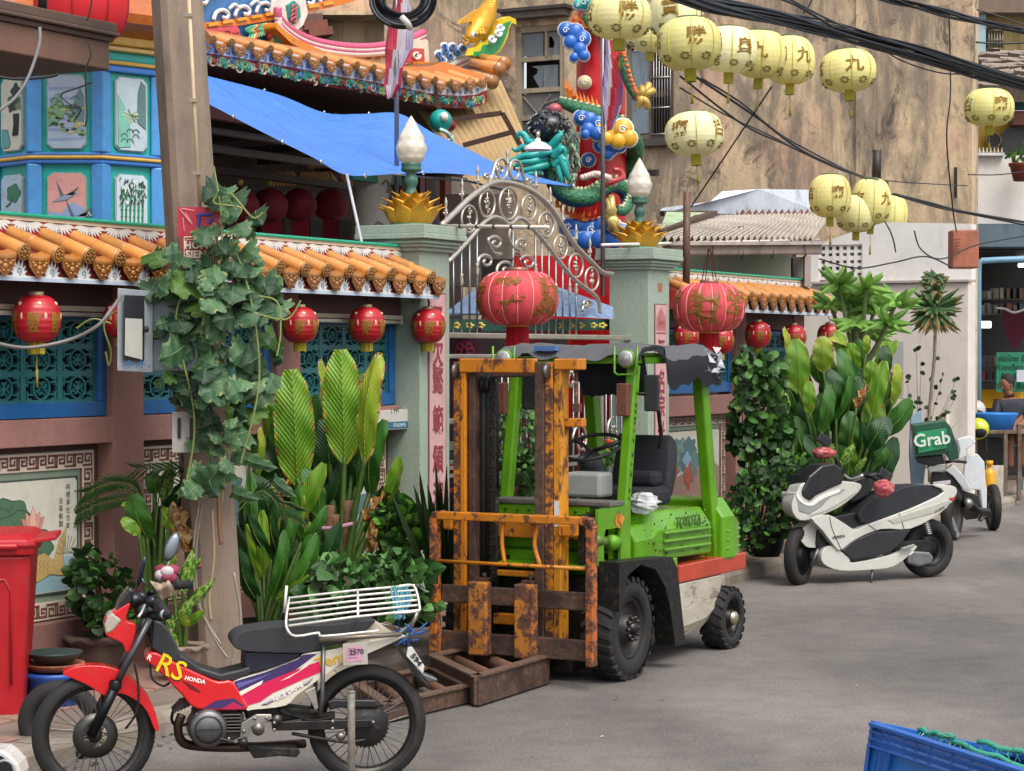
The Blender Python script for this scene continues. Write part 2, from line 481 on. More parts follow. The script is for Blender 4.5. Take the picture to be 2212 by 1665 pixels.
while s<34:
 L=.95;a=Vector((s+.006,kt(s)+.075,0));c=Vector((s+L-.006,kt(s+L)+.075,0))
 b=MB(F0.M)
 d=(c-a).normalized();nn=Vector((-d.y,d.x,0))
 sec=[(-.085,-.05),(-.085,.075),(-.07,.105),(-.04,.123),(.085,.123),(.085,-.05)]
 b.loft([[p+nn*y+Vector((0,0,z+random.uniform(-.002,.002)))for y,z in sec]for p in(a,c)],random.choice(['#8b8074','#84796c','#93887b']),sm=False)
 b.build('kerb_stone',M['plaster'],kerb)
 s+=L
tb=MB();tb.box((0,0,0),(.392,.392,.022),'#8d6f62')
tm=tb.build('paving_tile',M['stone'],pave,bevel=.004)
tmesh=tm.data;first=True
for i in range(-5,34):
 for j in range(3):
  s=i*.4+.2;y=-.2-j*.4
  if y-.2<kt(s)+.16:continue
  mt=F0.M@T3(s,y,PAVE+.006+random.uniform(-.003,.003))@RX(random.uniform(-.006,.006))
  if first:tm.matrix_basis=mt;first=False
  else:
   o=place('paving_tile',tmesh,pave,mt);bv=o.modifiers.new('bevel','BEVEL');bv.width=.004
b=MB(F0.M)
for i in range(260):
 s=random.uniform(-3,4);y=kt(s)-abs(random.gauss(0,.13))-.02
 a=random.uniform(0,6);r=random.uniform(.006,.022)
 b.add([(s+r*math.cos(a+k*2.1)*random.uniform(.6,1.3),y+r*math.sin(a+k*2.1),.004+.003*k)for k in range(3)],[(0,1,2)],random.choice(['#3e4a22','#4b3f2a','#5a5236','#2f3a1c','#6b5b42','#8a7a5c']))
tag(b.build('leaf_litter',M['leaf']),'scattered small dry leaves and moss along the kerb','litter',kind='stuff')
b=MB()
for(px,py)in[(1530,1522),(1330,1700*.864+40),(1430,1510),(1850,1480),(1610,1420),(1250,1545),(2060,1300),(2090,1318),(1960,1400),(1500,1600),(1300,1590)]:
 p=G(px,py,.004);a=random.uniform(0,3);r=random.uniform(.01,.03)
 b.add([p+Vector((r*math.cos(a+k*1.57)*(1 if k%2 else .5),r*math.sin(a+k*1.57)*.6,.002*k))for k in range(4)],[(0,1,2,3)],'#c9c4bb')
tag(b.build('paper_scraps',M['plaster']),'tiny pale scraps lying on the open asphalt','litter',kind='stuff')
# == TEMPLE WALL
PINK='#9a6f66';PINKD='#7c5750'
def fret_path(n):
 if n%2==0:return[(0,.06),(.9,.06),(.9,.92),(.22,.92),(.22,.38),(.64,.38),(.64,.64)]
 return[(0,.06),(.1,.06),(.1,.92),(.9,.92),(.9,.3),(.4,.3),(.4,.62),(.66,.62)]
def strokes(b,pts,w,col,fn):
 for(x0,y0),(x1,y1)in zip(pts,pts[1:]):
  if abs(x1-x0)>abs(y1-y0):x0,x1=sorted((x0,x1));q=[(x0-w/2,y0-w/2),(x1+w/2,y0-w/2),(x1+w/2,y0+w/2),(x0-w/2,y0+w/2)]
  else:y0,y1=sorted((y0,y1));q=[(x0-w/2,y0-w/2),(x0+w/2,y0-w/2),(x0+w/2,y1+w/2),(x0-w/2,y1+w/2)]
  b.add([fn(*p)for p in q],[(0,1,2,3)],col)
def fret_border(b,x0,z0,x1,z1,w,y):
 """meander frame inside the rectangle, width w, lying at depth y (towards -y)"""
 cr,br='#cdbba8','#6d4740'
 for a,c,d,e in((x0,z0,x1,z0+w),(x0,z1-w,x1,z1),(x0,z0+w,x0+w,z1-w),(x1-w,z0+w,x1,z1-w)):
  b.bb((a,y,c),(d,y+.01,e),cr)
 m=w*.13;u=w-2*m
 def run(ax,start,end,base,flip):
  n=max(1,round((end-start)/(u*1.08)));st=(end-start)/n
  for k in range(n):
   pts=fret_path(k)
   for f in[0]:
    def fn(p,q,k=k):
     A=start+(k+p)*st;B=base+m+(q if not flip else 1-q)*u
     return(A,y-.0025,B)if ax=='x' else(B,y-.0025,A)
    strokes(b,pts,.17,br,fn)
 run('x',x0+m,x1-m,z1-w,False);run('x',x0+m,x1-m,z0,True)
 run('z',z0+w,z1-w,x0,False);run('z',z0+w,z1-w,x1-w,True)
def blob(cx,cz,rx,rz,lobes=6,amp=.15,ph=0,n=36):
 return[(cx+rx*(1+amp*math.cos(lobes*t+ph))*math.cos(t),cz+rz*(1+amp*math.cos(lobes*t+ph))*math.sin(t))for t in[2*PI*i/n for i in range(n)]]
def petal(cx,cz,L,w,a):
 out=[]
 for i in range(9):
  t=i/8;out.append((t,w*math.sin(PI*t**.8)*(1-.2*t)))
 pts=[(x*L,y)for x,y in out]+[(x*L,-y)for x,y in out[-2:0:-1]]
 ca,sa=math.cos(a),math.sin(a)
 return[(cx+x*ca-y*sa,cz+x*sa+y*ca)for x,y in pts]
def flat(b,pts,y,col,edge=None,g=.004):
 """painted shape on the plane y, with a thin darker contour under it"""
 if edge:
  cx=sum(p[0]for p in pts)/len(pts);cz=sum(p[1]for p in pts)/len(pts)
  q=[]
  for x,z in pts:
   d=math.hypot(x-cx,z-cz)+1e-6
   q.append((cx+(x-cx)*(1+g/d),cz+(z-cz)*(1+g/d)))
  b.add([(x,y,z)for x,z in q],[tuple(range(len(q)))],edge);y-=.0012
 b.add([(x,y,z)for x,z in pts],[tuple(range(len(pts)))],col)
def line(b,pts,y,w,col):
 for i in range(len(pts)-1):
  (x0,z0),(x1,z1)=pts[i],pts[i+1]
  L=math.hypot(x1-x0,z1-z0)+1e-6;nx,nz=-(z1-z0)/L*w/2,(x1-x0)/L*w/2
  b.add([(x0+nx,y,z0+nz),(x1+nx,y,z1+nz),(x1-nx,y,z1-nz),(x0-nx,y,z0-nz)],[(0,1,2,3)],col)
def spiral(cx,cz,r,turns=1.4,a0=0,dirn=1,n=18,r1=.15):
 return[(cx+r*(1-(1-r1)*i/n)*math.cos(a0+dirn*2*PI*turns*i/n),cz+r*(1-(1-r1)*i/n)*math.sin(a0+dirn*2*PI*turns*i/n))for i in range(n+1)]
wall={}
def cjk_column(b,x,z,y,chars,size,step,col='#3a3a38'):
 for i,ch in enumerate(chars):b.text(ch,size,col,T3(x,y,z-i*step),.001)
def mural(par,x0,x1,kind):
 z0,z1=.465,1.47;y=.095
 pn=MB(F0.M);pn.bb((x0,y,z0),(x1,y+.03,z1),'#7d8a78')
 w=.105
 panel=pn.build('mural_panel',M['paint'],par)
 fb=MB(F0.M);fret_border(fb,x0+.02,z0+.005,x1-.02,z1-.005,w,y-.012)
 fb.bb((x0+.02+w,y-.008,z0+w),(x0+.032+w,y,z1-w),'#6d4740');fb.bb((x1-.032-w,y-.008,z0+w),(x1-.02-w,y,z1-w),'#6d4740')
 fb.build('fret_border',M['paint'],panel)
 b=MB(F0.M@T3(0,y-.009,0)@SCL(1,.12,1)@T3(0,.009-y,0));a0,a1,c0,c1=x0+.175,x1-.175,z0+.165,z1-.165
 b.bb((a0-.012,y-.006,c0-.012),(a1+.012,y,c1+.012),'#3f4a40')
 flat(b,[(a0+.02,c0),(a1-.02,c0),(a1,c0+.02),(a1,c1-.02),(a1-.02,c1),(a0+.02,c1),(a0,c1-.02),(a0,c0+.02)],y-.009,'#c6c3b4')
 Y=y-.0105
 if kind=='lotus':
  W_=a1-a0
  flat(b,[(a0+.005,c0+.005),(a1-.005,c0+.005),(a1-.005,c0+.2)]+[(a1-.005-W_*i/10,c0+.2+.01*math.sin(i*2))for i in range(1,10)]+[(a0+.005,c0+.2)],Y,'#86a7b0')
  for cx,cz,rx,rz,ph in((a1-.62,c1-.22,.2,.12,0),(a1-.82,c1-.3,.26,.18,1),(a1-.52,c1-.3,.2,.12,2),(a1-.40,c1-.4,.17,.12,.5),(a1-.98,c1-.45,.2,.15,.5)):
   Y-=.0016;flat(b,blob(cx,cz,rx,rz,7,.09,ph),Y,'#4a6b52','#26382c',.006)
   for k in range(5):line(b,[(cx,cz),(cx+rx*.8*math.cos(k*1.3+ph),cz+rz*.8*math.sin(k*1.3+ph))],Y-.0022,.004,'#2e4636')
  Y-=.003
  for(cx,cz,s_)in((a1-.4,c1-.3,.12),(a1-.62,c1-.47,.15)):
   for k,da in enumerate((-.9,.9,-.5,.5,0)):
    Y-=.0012;flat(b,petal(cx,cz,s_*(1.25 if not da else 1.1),s_*.27,PI/2+da),Y,['#c08276','#c08276','#cf9686','#cf9686','#dba898'][k],'#6b4038',.003)
  for fx,fz,sc in((a1-.30,c0+.16,1),(a1-.58,c0+.12,.9)):
   Y-=.0012;flat(b,[(fx-.17*sc,fz-.05),(fx-.1*sc,fz+.06),(fx,fz+.08),(fx+.08*sc,fz+.03),(fx+.13*sc,fz+.15),(fx+.2*sc,fz+.22),(fx+.17*sc,fz+.05),(fx+.18*sc,fz-.07),(fx+.05,fz-.05),(fx-.06,fz-.09)],Y,'#b59a62','#5a4a2a',.003)
   for i in range(5):
    for j in range(2):line(b,spiral(fx-.1+i*.035,fz-.01+j*.035-.01*i*.3,.016,.5,PI/2,1,6,.9),Y-.0014,.003,'#5f4c28')
  for k in range(9):line(b,[(a1-.14+.01*k,c0+.22),(a1-.2+.03*k,c0+.33-.006*abs(k-4)**2)],Y-.003,.005,'#4f6a5c')
  cjk_column(b,a1-.085,c1-.05,Y-.003,'詩禮承社合家',.04,.047,'#45443c');cjk_column(b,a1-.15,c1-.13,Y-.003,'全喜敬題',.04,.047,'#45443c')
 elif kind=='mountain':
  cx=a1-.42
  flat(b,[(cx-.2,c0+.38),(cx-.07,c0+.6),(cx-.03,c0+.64),(cx+.0,c0+.62),(cx+.1,c0+.46),(cx+.2,c0+.38)],Y,'#6f93b6','#28303a',.006)
  flat(b,[(cx-.16,c0+.38),(cx-.1,c0+.44),(cx,c0+.41),(cx+.08,c0+.45),(cx+.16,c0+.38)],Y-.003,'#c9ccc2')
  for k,(dx,dz,rx,rz,c_)in enumerate(((-.38,.34,.2,.1,'#8a8f88'),(.22,.3,.17,.09,'#57777c'),(-.1,.26,.22,.12,'#a08d80'),(.1,.16,.3,.1,'#8f9a8a'),(-.45,.18,.26,.14,'#6f7f7c'),(.2,.08,.25,.08,'#5e7360'))):
   flat(b,[p for p in blob(cx+dx,c0+dz,rx,rz,5,.12,k)if a0<p[0]<a1-.005],Y-.004-.0022*k,c_,'#34383a',.004)
  for k in range(26):
   x=random.uniform(a0+.04,a1-.1);z=random.uniform(c0+.05,c0+.45)
   line(b,spiral(x,z,random.uniform(.02,.05),.4,random.uniform(0,6),1,6,.8),Y-.02,.004,random.choice(['#46505a','#5d6f86','#6b5f58']))
  cjk_column(b,a1-.045,c1-.05,Y-.02,'春風得意合',.034,.055,'#3a3a34');cjk_column(b,a1-.1,c1-.05,Y-.02,'江山如畫',.034,.055,'#3a3a34')
 else:
  flat(b,[(a0+.01,c0+.01),(a1-.01,c0+.01),(a1-.01,c0+.3),(a1-.2,c0+.36),(a0+.5,c0+.24),(a0+.3,c0+.34),(a0+.01,c0+.2)],Y,'#9a7a6a','#4e3d36',.004)
  for k in range(7):flat(b,blob(a0+.55+.12*(k%4),c1-.16-.13*(k//3),.15,.09,6,.2,k),Y-.003-.0022*k,['#5d7a7a','#6f8a80','#4e6c70'][k%3],'#2e3c3c',.004)
  for(x,z)in((a0+.4,c0+.32),(a0+.75,c0+.24)):
   flat(b,blob(x,z,.1,.12,5,.2,1),Y-.019,'#a04f3c','#402018',.004);line(b,[(x-.18,z+.05),(x-.05,z+.3)],Y-.022,.012,'#4a6f92');flat(b,blob(x-.03,z+.16,.09,.07,4,.2),Y-.022,'#7d9cb2','#33475a',.003)
  cjk_column(b,a0+.1,c1-.05,Y-.02,'松鶴延年壽',.034,.05,'#3a3a34');cjk_column(b,a0+.16,c1-.05,Y-.02,'松鶴延年',.034,.05,'#3a3a34')
  for k in range(22):
   x=random.uniform(a0+.04,a1-.04);z=random.uniform(c0+.04,c0+.34)
   line(b,spiral(x,z,random.uniform(.02,.05),.4,random.uniform(0,6),1,6,.8),Y-.026,.004,'#5a4038')
 b.build('mural_painting',M['paint'],panel)
LW,LH=.33,.175
b=MB();lc='#2f6f74'
for x in(-LW/2+.011,LW/2-.011):b.box((x,0,0),(.022,.03,LH-.001),lc)
for z in(-LH/2+.009,LH/2-.009):b.box((0,.001,z),(LW-.046,.03,.018),lc)
def ring2(cx,cz,rx,rz,w,a0=0,a1=2*PI,n=16):
 for i in range(n):
  p,q=a0+(a1-a0)*i/n,a0+(a1-a0)*(i+1)/n
  o=[(cx+r_*math.cos(t),cz+r2_*math.sin(t))for t in(p,q)for r_,r2_ in((rx,rz),(rx-w,rz-w*.8))]
  vs=[(x,yy,z)for yy in(-.015,.01)for x,z in o]
  b.add(vs,[(0,1,3,2),(0,2,6,4),(1,5,7,3)],lc)
ring2(0,0,.078,.072,.012)
for k in range(4):
 a=k*PI/2
 ring2(.042*math.cos(a)*1.0,.040*math.sin(a),.05,.045,.009,a+PI*.62,a+PI*1.38,8)
for sx in(-1,1):
 for sz in(-1,1):
  b.box((sx*.125,0,sz*.042),(.012,.026,.055),lc);b.box((sx*.108,.0012,sz*.064),(.046,.026,.011),lc);b.box((sx*.1,-.0012,sz*.036),(.05,.026,.011),lc)
  b.box((sx*.14,.002,sz*.02),(.02,.024,.01),lc)
lat=b.build('lattice_tile',M['gloss']);LAT=lat.data;bpy.data.objects.remove(lat)
def lattice_bay(par,x0,x1,left_frame=True):
 z0,z1=1.675,2.29
 b=MB(F0.M);bc='#1f5f9c'
 b.bb((x0+.002,.05,z0),(x1-.002,.12,z0+.09),bc);b.bb((x0+.002,.05,z1-.03),(x1-.002,.12,z1),bc)
 b.bb((x1-.085,.048,z0+.09),(x1-.002,.12,z1-.03),bc);b.bb((x0+.002,.048,z0+.09),(x0+.06,.12,z1-.03),bc)
 win=b.build('lattice_frame',M['gloss'],par,bevel=.004)
 bk=MB(F0.M);bk.bb((x0,.17,z0),(x1,.18,z1+.02),'#0c1216');bk.build('shade_backing',M['paint'],par)  # near-black sheet paints the darkness of the courtyard behind the lattice
 n=max(1,int((x1-x0-.13)/LW+.5));W_=(x1-x0-.145)/n
 for i in range(n):
  for j in range(3):
   h=(z1-z0-.12)/3
   place('lattice_tile',LAT,win,F0.M@T3(x0+.06+(i+.5)*W_,.085,z0+.09+(j+.5)*h)@SCL(W_/LW,1,h/LH))
def tile_meshes():
 L=math.hypot(.34,.13);ang=math.atan2(.13,.34)
 R_=.047;oc='#cc8c4c'
 def seg(a,c,r0,r1):
  b=MB(RX(ang)@RZ(0))
  b.tube([(0,-a,0),(0,-(a+.01),.0),(0,-(c-.012),0),(0,-c,0)],[r0*.96,r0,r1,r1*.97],oc,14)
  return b
 m1=seg(-.01,L*.52,R_*.84,R_*.92);m2=seg(L*.5,L,R_*.97,R_)
 o1=m1.build('cover_tile',M['glaze']);o2=m2.build('cover_tile',M['glaze'])
 b=MB(T3(0,-.34,-.13)@RX(ang*.6))
 b.lathe([(0,.0),(.046,0),(.05,.008),(.047,.016),(.038,.012),(.034,.014),(.02,.010),(.015,.017),(0,.018)],['#8f6030','#8f6030','#a87a44','#a87a44','#5f3c1e','#8a5c30','#6c4524','#9c6c38','#9c6c38'],18,RX(PI/2))
 for k in range(8):
  a=k*PI/4;b.ell((.027*math.cos(a),-.015,.027*math.sin(a)),.008,.006,.008,'#a9702f',6,4)
 o3=b.build('tile_end',M['glaze'])
 b=MB(T3(.14,-.325,-.155));w=.1;pc='#9c6630'
 def arc(t,dz,r):return(w*r*math.sin(t),0,dz-.03*math.cos(t)*r)
 n=8
 vs=[]
 for yy,dz in((0.06,.045),(0,.022),(-.008,.012),(-.004,-.004)):
  for i in range(n+1):
   t=(i/n-.5)*2.2;vs.append((w*math.sin(t)*1.08,yy,dz+.012-.03*math.cos(t)))
 b.add(vs,[(r*(n+1)+i,r*(n+1)+i+1,(r+1)*(n+1)+i+1,(r+1)*(n+1)+i)for r in range(3)for i in range(n)],pc,True)
 top=[(w*math.sin((i/n-.5)*2.2),.004-.03*math.cos((i/n-.5)*2.2))for i in range(n+1)]
 out=top+[(.075,-.055),(.035,-.093),(0,-.118),(-.035,-.093),(-.075,-.055)]
 b.prism(out,.012,pc,T3(0,.004,0))
 inn=[(x*.84,z*.84-.006)for x,z in out]
 b.prism(inn,.003,'#7a4c24',T3(0,-.008,0))
 for x,z,r in((0,-.06,.022),(-.04,-.045,.014),(.04,-.045,.014),(-.018,-.085,.01),(.018,-.085,.01),(0,-.032,.012)):
  b.ell((x,-.012,z),r,.006,r*.8,'#a87540',7,4)
 for sx in(-1,1):b.ell((sx*.055,-.012,-.03),.012,.005,.007,'#bd8440',6,4)
 b.bar((-.09,.004,.0),(-.05,.004,-.03),.008,.008,'#8f5626')
 o4=b.build('drip_tile',M['glaze'])
 ms=[o.data for o in(o1,o2,o3,o4)]
 for o in(o1,o2,o3,o4):bpy.data.objects.remove(o)
 return ms
TILES=tile_meshes()
def tile_row(par,s,fr=None,ztop=2.75,ytop=0.0,fade=True,drip=True,frame=None):
 m=(frame or F0.M)@T3(s,ytop,ztop)
 for me,nm in zip(TILES,('cover_tile','cover_tile','tile_end','drip_tile')):
  if nm=='drip_tile' and not drip:continue
  place(nm,me,par,m@T3(random.uniform(-.004,.004),0,random.uniform(-.005,.005))@RZ(random.uniform(-.03,.03)))
def wall_roof(par,x0,x1,n,z=2.75):
 b=MB(F0.M)
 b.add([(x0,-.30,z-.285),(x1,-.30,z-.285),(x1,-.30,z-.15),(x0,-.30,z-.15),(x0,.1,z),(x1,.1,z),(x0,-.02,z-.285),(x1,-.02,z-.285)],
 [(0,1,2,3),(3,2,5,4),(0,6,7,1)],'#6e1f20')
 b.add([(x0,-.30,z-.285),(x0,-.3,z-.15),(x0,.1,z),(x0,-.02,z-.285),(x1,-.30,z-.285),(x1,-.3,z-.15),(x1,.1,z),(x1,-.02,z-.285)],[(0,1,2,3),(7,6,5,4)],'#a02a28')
 b.build('eave_board',M['paint'],par)
 b=MB(F0.M);b.bb((x0,-.306,z-.292),(x1,-.285,z-.272),'#b9c6d6')
 b.bb((x0,-.302,z-.272),(x1,-.298,z-.262),'#e3e1d8')
 b.build('eave_strip',M['paint'],par)
 st=(x1-x0-.1)/n
 xs=[x0+.05+st*(i+.5)for i in range(n)]
 b=MB(F0.M)
 b.bb((x0,.0,z-.03),(x1,.05,z+.075),'#a32226');b.bb((x0-.005,-.006,z+.075),(x1+.005,.056,z+.095),'#e6d6b4')
 b.build('frieze_band',M['paint'],par)
 b=MB(F0.M);b.bb((x0-.01,-.02,z+.095),(x1+.01,.07,z+.118),'#1ba07c');b.build('ridge_cap',M['gloss'],par,bevel=.008)
 b=MB(F0.M)
 for i,s in enumerate(xs):
  c=s+st/2
  if i<n-1 or True:
   for k in range(-5,6):
    a=-PI/2+k*.27;L=.062+.012*(k%2)+abs(k)*.006
    flat(b,petal(c+k*.012,z+.07,L,.011,a),-.0022-.0003*(k%2),'#dfdcd2','#5d6f96',.002)
   line(b,spiral(c,z+.03,.022,1.3,PI/2),-.0036,.005,'#4a5c86')
   flat(b,[(c-st/2-.02,z+.074),(c-st/2+.02,z+.074),(c-st/2+.012,z+.045),(c-st/2-.012,z+.045)],-.003,'#b8262a')
  d=s
  for k in range(-4,5):
   a=PI/2-k*.36;L=.115-abs(k)*.012
   flat(b,petal(d,z-.27,L,.0135,a),-.3022-.0004*(k%2),'#e2e2de','#5874a8',.002)
  flat(b,blob(d,z-.245,.034,.026,3,.02),-.304,'#e2e2de')
  line(b,spiral(d,z-.238,.023,1.3,-PI/2),-.3055,.0055,'#35598f')
 b.build('painted_scrolls',M['paint'],par,stuff=False)
 for s in xs:tile_row(par,s,ztop=z)
def pier(par,x0,x1,z0=PAVE,z1=2.47,y0=0,y1=.2,col=PINK):
 b=MB(F0.M);b.bb((x0,y0,z0),(x1,y1,z1),col);return b.build('wall_pier',M['stone'],par,bevel=.006)
tw=thing('temple_wall','long pink stone street wall left of the gate, lotus and mountain murals under orange tiles','wall')
for a,c in((-.74,-.44),(1.02,1.32),(2.78,3.07)):pier(tw,a,c)
bays=((-2.2,-.74,'mountain'),(-.44,1.02,'lotus'),(1.32,2.78,'garden'),(3.07,4.41,'mountain'))
for x0,x1,kind in bays:
 b=MB(F0.M);b.bb((x0,.002,PAVE),(x1,.2,.46),PINKD);b.build('plinth',M['stone'],tw,bevel=.005)
 b=MB(F0.M);b.bb((x0,.003,1.51),(x1,.19,1.67),PINK);b.build('wall_beam',M['stone'],tw,bevel=.005)
 b=MB(F0.M);b.bb((x0,.004,2.3),(x1,.19,2.468),'#5a3f3e');b.build('lintel',M['stone'],tw,bevel=.004)  # lintel colour is darkened to carry the shade of the eaves
 b=MB(F0.M);b.bb((x0,.12,.46),(x1,.16,1.51),'#5c4039');b.build('recess_back',M['stone'],tw)
 mural(tw,x0+.06,x1-.07,kind);lattice_bay(tw,x0,x1)
wall_roof(tw,-2.6,4.46,25)
tw2=thing('temple_wall','short pink stone street wall right of the gate, behind the bushes, ending under orange tiles','wall')
for a,c in((10.92,11.2),(12.55,12.85)):pier(tw2,a,c)
for x0,x1,kind in((8.94,10.92,'crane'),(11.2,12.55,'mountain')):
 b=MB(F0.M);b.bb((x0,.002,PAVE),(x1,.2,.46),PINKD);b.build('plinth',M['stone'],tw2,bevel=.005)
 b=MB(F0.M);b.bb((x0,.003,1.46),(x1,.19,1.65),PINK);b.build('wall_beam',M['stone'],tw2,bevel=.005)
 b=MB(F0.M);b.bb((x0,.004,2.3),(x1,.19,2.468),'#5a3f3e');b.build('lintel',M['stone'],tw2,bevel=.004)  # same darkened brown: eave shade put into the lintel colour
 b=MB(F0.M);b.bb((x0,.12,.46),(x1,.16,1.46),'#5c4039');b.build('recess_back',M['stone'],tw2)
 mural(tw2,x0+.05,x1-.06,kind);lattice_bay(tw2,x0,x1)
wall_roof(tw2,8.98,12.97,15)
for i,(x0,x1,lb)in enumerate(((-.5,1.0,'long pale fluorescent fitting above the leftmost blue lattice'),(3.12,4.36,'pale fluorescent fitting above the blue lattice beside the left gate pillar'))):
 b=MB(F0.M);b.bb((x0,-.045,2.305),(x1,0,2.335),'#b8ab98')
 t=b.build('light_batten',M['plastic']);tag(t,lb,'light fitting','fluorescent fittings on the wall')
 b=MB(F0.M);b.tube([(x0+.03,-.035,2.285),(x1-.03,-.035,2.285)],.014,'#d6d0c2',10)
 for x in(x0+.02,x1-.02):b.box((x,-.035,2.29),(.02,.03,.045),'#c9bfae')
 b.build('tube',M['plastic'],t)
 # -- gate pillars
def gate_pillar(x0,x1,y0,y1,chars,lab,stamp=False):
 t=thing('gate_pillar',lab,'pillar',group='pillars of the gate')
 gc='#9cab9b'
 b=MB(F0.M);b.bb((x0,y0,PAVE),(x1,y1,2.84),gc);b.build('shaft',M['stone'],t,bevel=.008)
 b=MB(F0.M)
 for o,za,zb in((.03,2.82,2.85),(.055,2.85,2.875),(.075,2.875,2.895),(.06,2.895,2.91),(.1,2.91,2.95),(.095,2.95,3.015)):
  b.bb((x0-o,y0-o,za),(x1+o,y1+o,zb),gc)
 b.build('capital',M['stone'],t,bevel=.005)
 cx=(x0+x1)/2+.02;w=.118
 b=MB(F0.M);b.bb((cx-w,y0-.012,.35),(cx+w,y0,2.5),'#cfa5a4');b.bb((cx-w-.012,y0-.008,.34),(cx+w+.012,y0+.002,2.51),'#7a4f4c')
 pq=b.build('plaque',M['stone'],t)
 b=MB(F0.M)
 for z,ch in chars:b.text(ch,.2,'#93404a',F0.M.inverted()@F0.M@T3(cx,y0-.014,z)@SCL(.8,1,1.12),.004,bold=.004)
 if stamp:
  for k in range(5):line(b,spiral(cx-.05+.025*k,2.32+.03*(k%2),.03,1,k,1,10),y0-.014,.008,'#93404a')
  line(b,[(cx-w+.01,2.24),(cx+w-.01,2.24)],y0-.014,.012,'#93404a')
  flat(b,[(cx-w+.012,2.26),(cx+w-.012,2.26),(cx+w-.012,2.38),(cx,2.48),(cx-w+.012,2.38)],y0-.0132,'#b8757a')
  flat(b,[(cx-.05,2.62),(cx+.05,2.62),(cx+.05,2.7),(cx-.05,2.7)],y0-.0015,'#a86a58')
 b.build('inscription',M['gloss'],pq)
 return t
gate_pillar(4.42,4.86,-.16,.26,[(2.31,'又'),(2.06,'欠'),(1.86,'懿'),(1.56,'範'),(1.26,'頒'),(.98,'湄'),(.66,'福')],'left gate pillar, grey-green stone with pink plaque, beside the mountain mural')
gate_pillar(8.47,8.93,-.16,.24,[(2.08,'汗'),(1.8,'名'),(1.58,'宗'),(1.34,'光'),(1.08,'贈'),(.8,'德')],'right gate pillar, grey-green stone with pink plaque, behind the forklift roof',True)
def petal_mesh():
 b=MB();vs=[];n,m=8,6
 for i in range(n+1):
  t=i/n
  w=.085*math.sin(PI*min(.985,t*.8+.185))**.6 if t<1 else 0.008
  z=.15*t;y=-.055-.06*math.sin(t*1.5)-(.045*((t-.7)/.3)**2 if t>.7 else 0)
  for j in range(m+1):
   u_=(j/m-.5)*2
   vs.append((w*u_,y+.04*u_*u_*(1-t*.3),z-.006*abs(u_)))
 fs=[(i*(m+1)+j,i*(m+1)+j+1,(i+1)*(m+1)+j+1,(i+1)*(m+1)+j)for i in range(n)for j in range(m)]
 b.add(vs,fs,'#c99428',True)
 o=b.build('lotus_petal',M['gold']);sol=None
 me=o.data;bpy.data.objects.remove(o);return me
PETAL=petal_mesh()
def lotus(x,y,lab):
 f=F0.sub(x,y,3.015)
 t=thing('lotus_finial',lab,'lotus ornament',f,'golden lotus ornaments on the gate pillars')
 b=MB();b.lathe([(.0,0),(.15,0),(.155,.012),(.15,.024),(.0,.024)],'#5f9a7c',24);b.build('base',M['gloss'],t)
 b=MB();b.lathe([(.12,.02),(.15,.05),(.16,.1),(.1,.16),(0,.17)],'#b07f22',20);b.build('core',M['gold'],t)
 for tier,(r,sc,z,ti,ph)in enumerate(((.08,1.1,.015,.12,0),(.055,1.05,.06,.0,.5),(.02,.95,.11,-.1,0),)):
  for k in range(9 if tier<2 else 8):
   a=(k+ph)*2*PI/(9 if tier<2 else 8)
   o=place('lotus_petal',PETAL,t,RZ(a)@T3(0,-r,z)@RX(ti)@SCL(sc))
   s_=o.modifiers.new('thick','SOLIDIFY');s_.thickness=.008
 l=thing('bud_lamp',lab.replace('golden lotus','white bud lamp on green stem above the lotus'),'lamp',f,'bud lamps on the gate pillars')
 gc='#3f6b5c'
 b=MB();b.lathe([(.05,.1),(.045,.27),(.034,.29),(.04,.31),(.052,.34),(.05,.37),(.034,.4),(.036,.41),(.075,.425),(.08,.44),(.072,.455),(.078,.47),(.078,.485),(0,.485)],gc,20);b.build('stem',M['gloss'],l)
 b=MB();b.lathe([(.06,.485),(.095,.52),(.11,.57),(.108,.62),(.092,.68),(.068,.73),(.046,.77),(.026,.81),(.008,.84),(0,.843)],'#e9e2d2',24)
 pf_=[(.485,.06),(.52,.095),(.57,.112),(.62,.11),(.68,.093),(.73,.07),(.77,.046),(.81,.026),(.845,.004)];vs=[]
 for i in range(41):
  z=.485+.36*i/40;r_=next(a[1]+(c[1]-a[1])*(z-a[0])/(c[0]-a[0])for a,c in zip(pf_,pf_[1:])if z<=c[0]+1e-6)
  for k in range(42):a=2*PI*k/42;q_=max(0,math.sin(3.5*a+34*z)*math.sin(34*z-3.5*a));vs.append((r_*(1.0+.1*q_)*math.cos(a),r_*(1.0+.1*q_)*math.sin(a),z))
 b=MB();b.add(vs,[(i*42+k,i*42+(k+1)%42,(i+1)*42+(k+1)%42,(i+1)*42+k)for i in range(40)for k in range(42)],'#efe8d8',True)
 for tier in():
  for k in range(7):
   a=(k+.5*(tier%2))*2*PI/7
   b.ell((r*math.cos(a)*.955,r*math.sin(a)*.955,z+.01),.006,.05-.005*tier,.06,'#eee8da',12,9,RZ(a)@RY(-.32))
 b.build('glass_bud',M['lampglass'],l)
lotus(4.64,.05,'golden lotus on the left gate pillar');lotus(8.70,.04,'golden lotus on the right gate pillar')
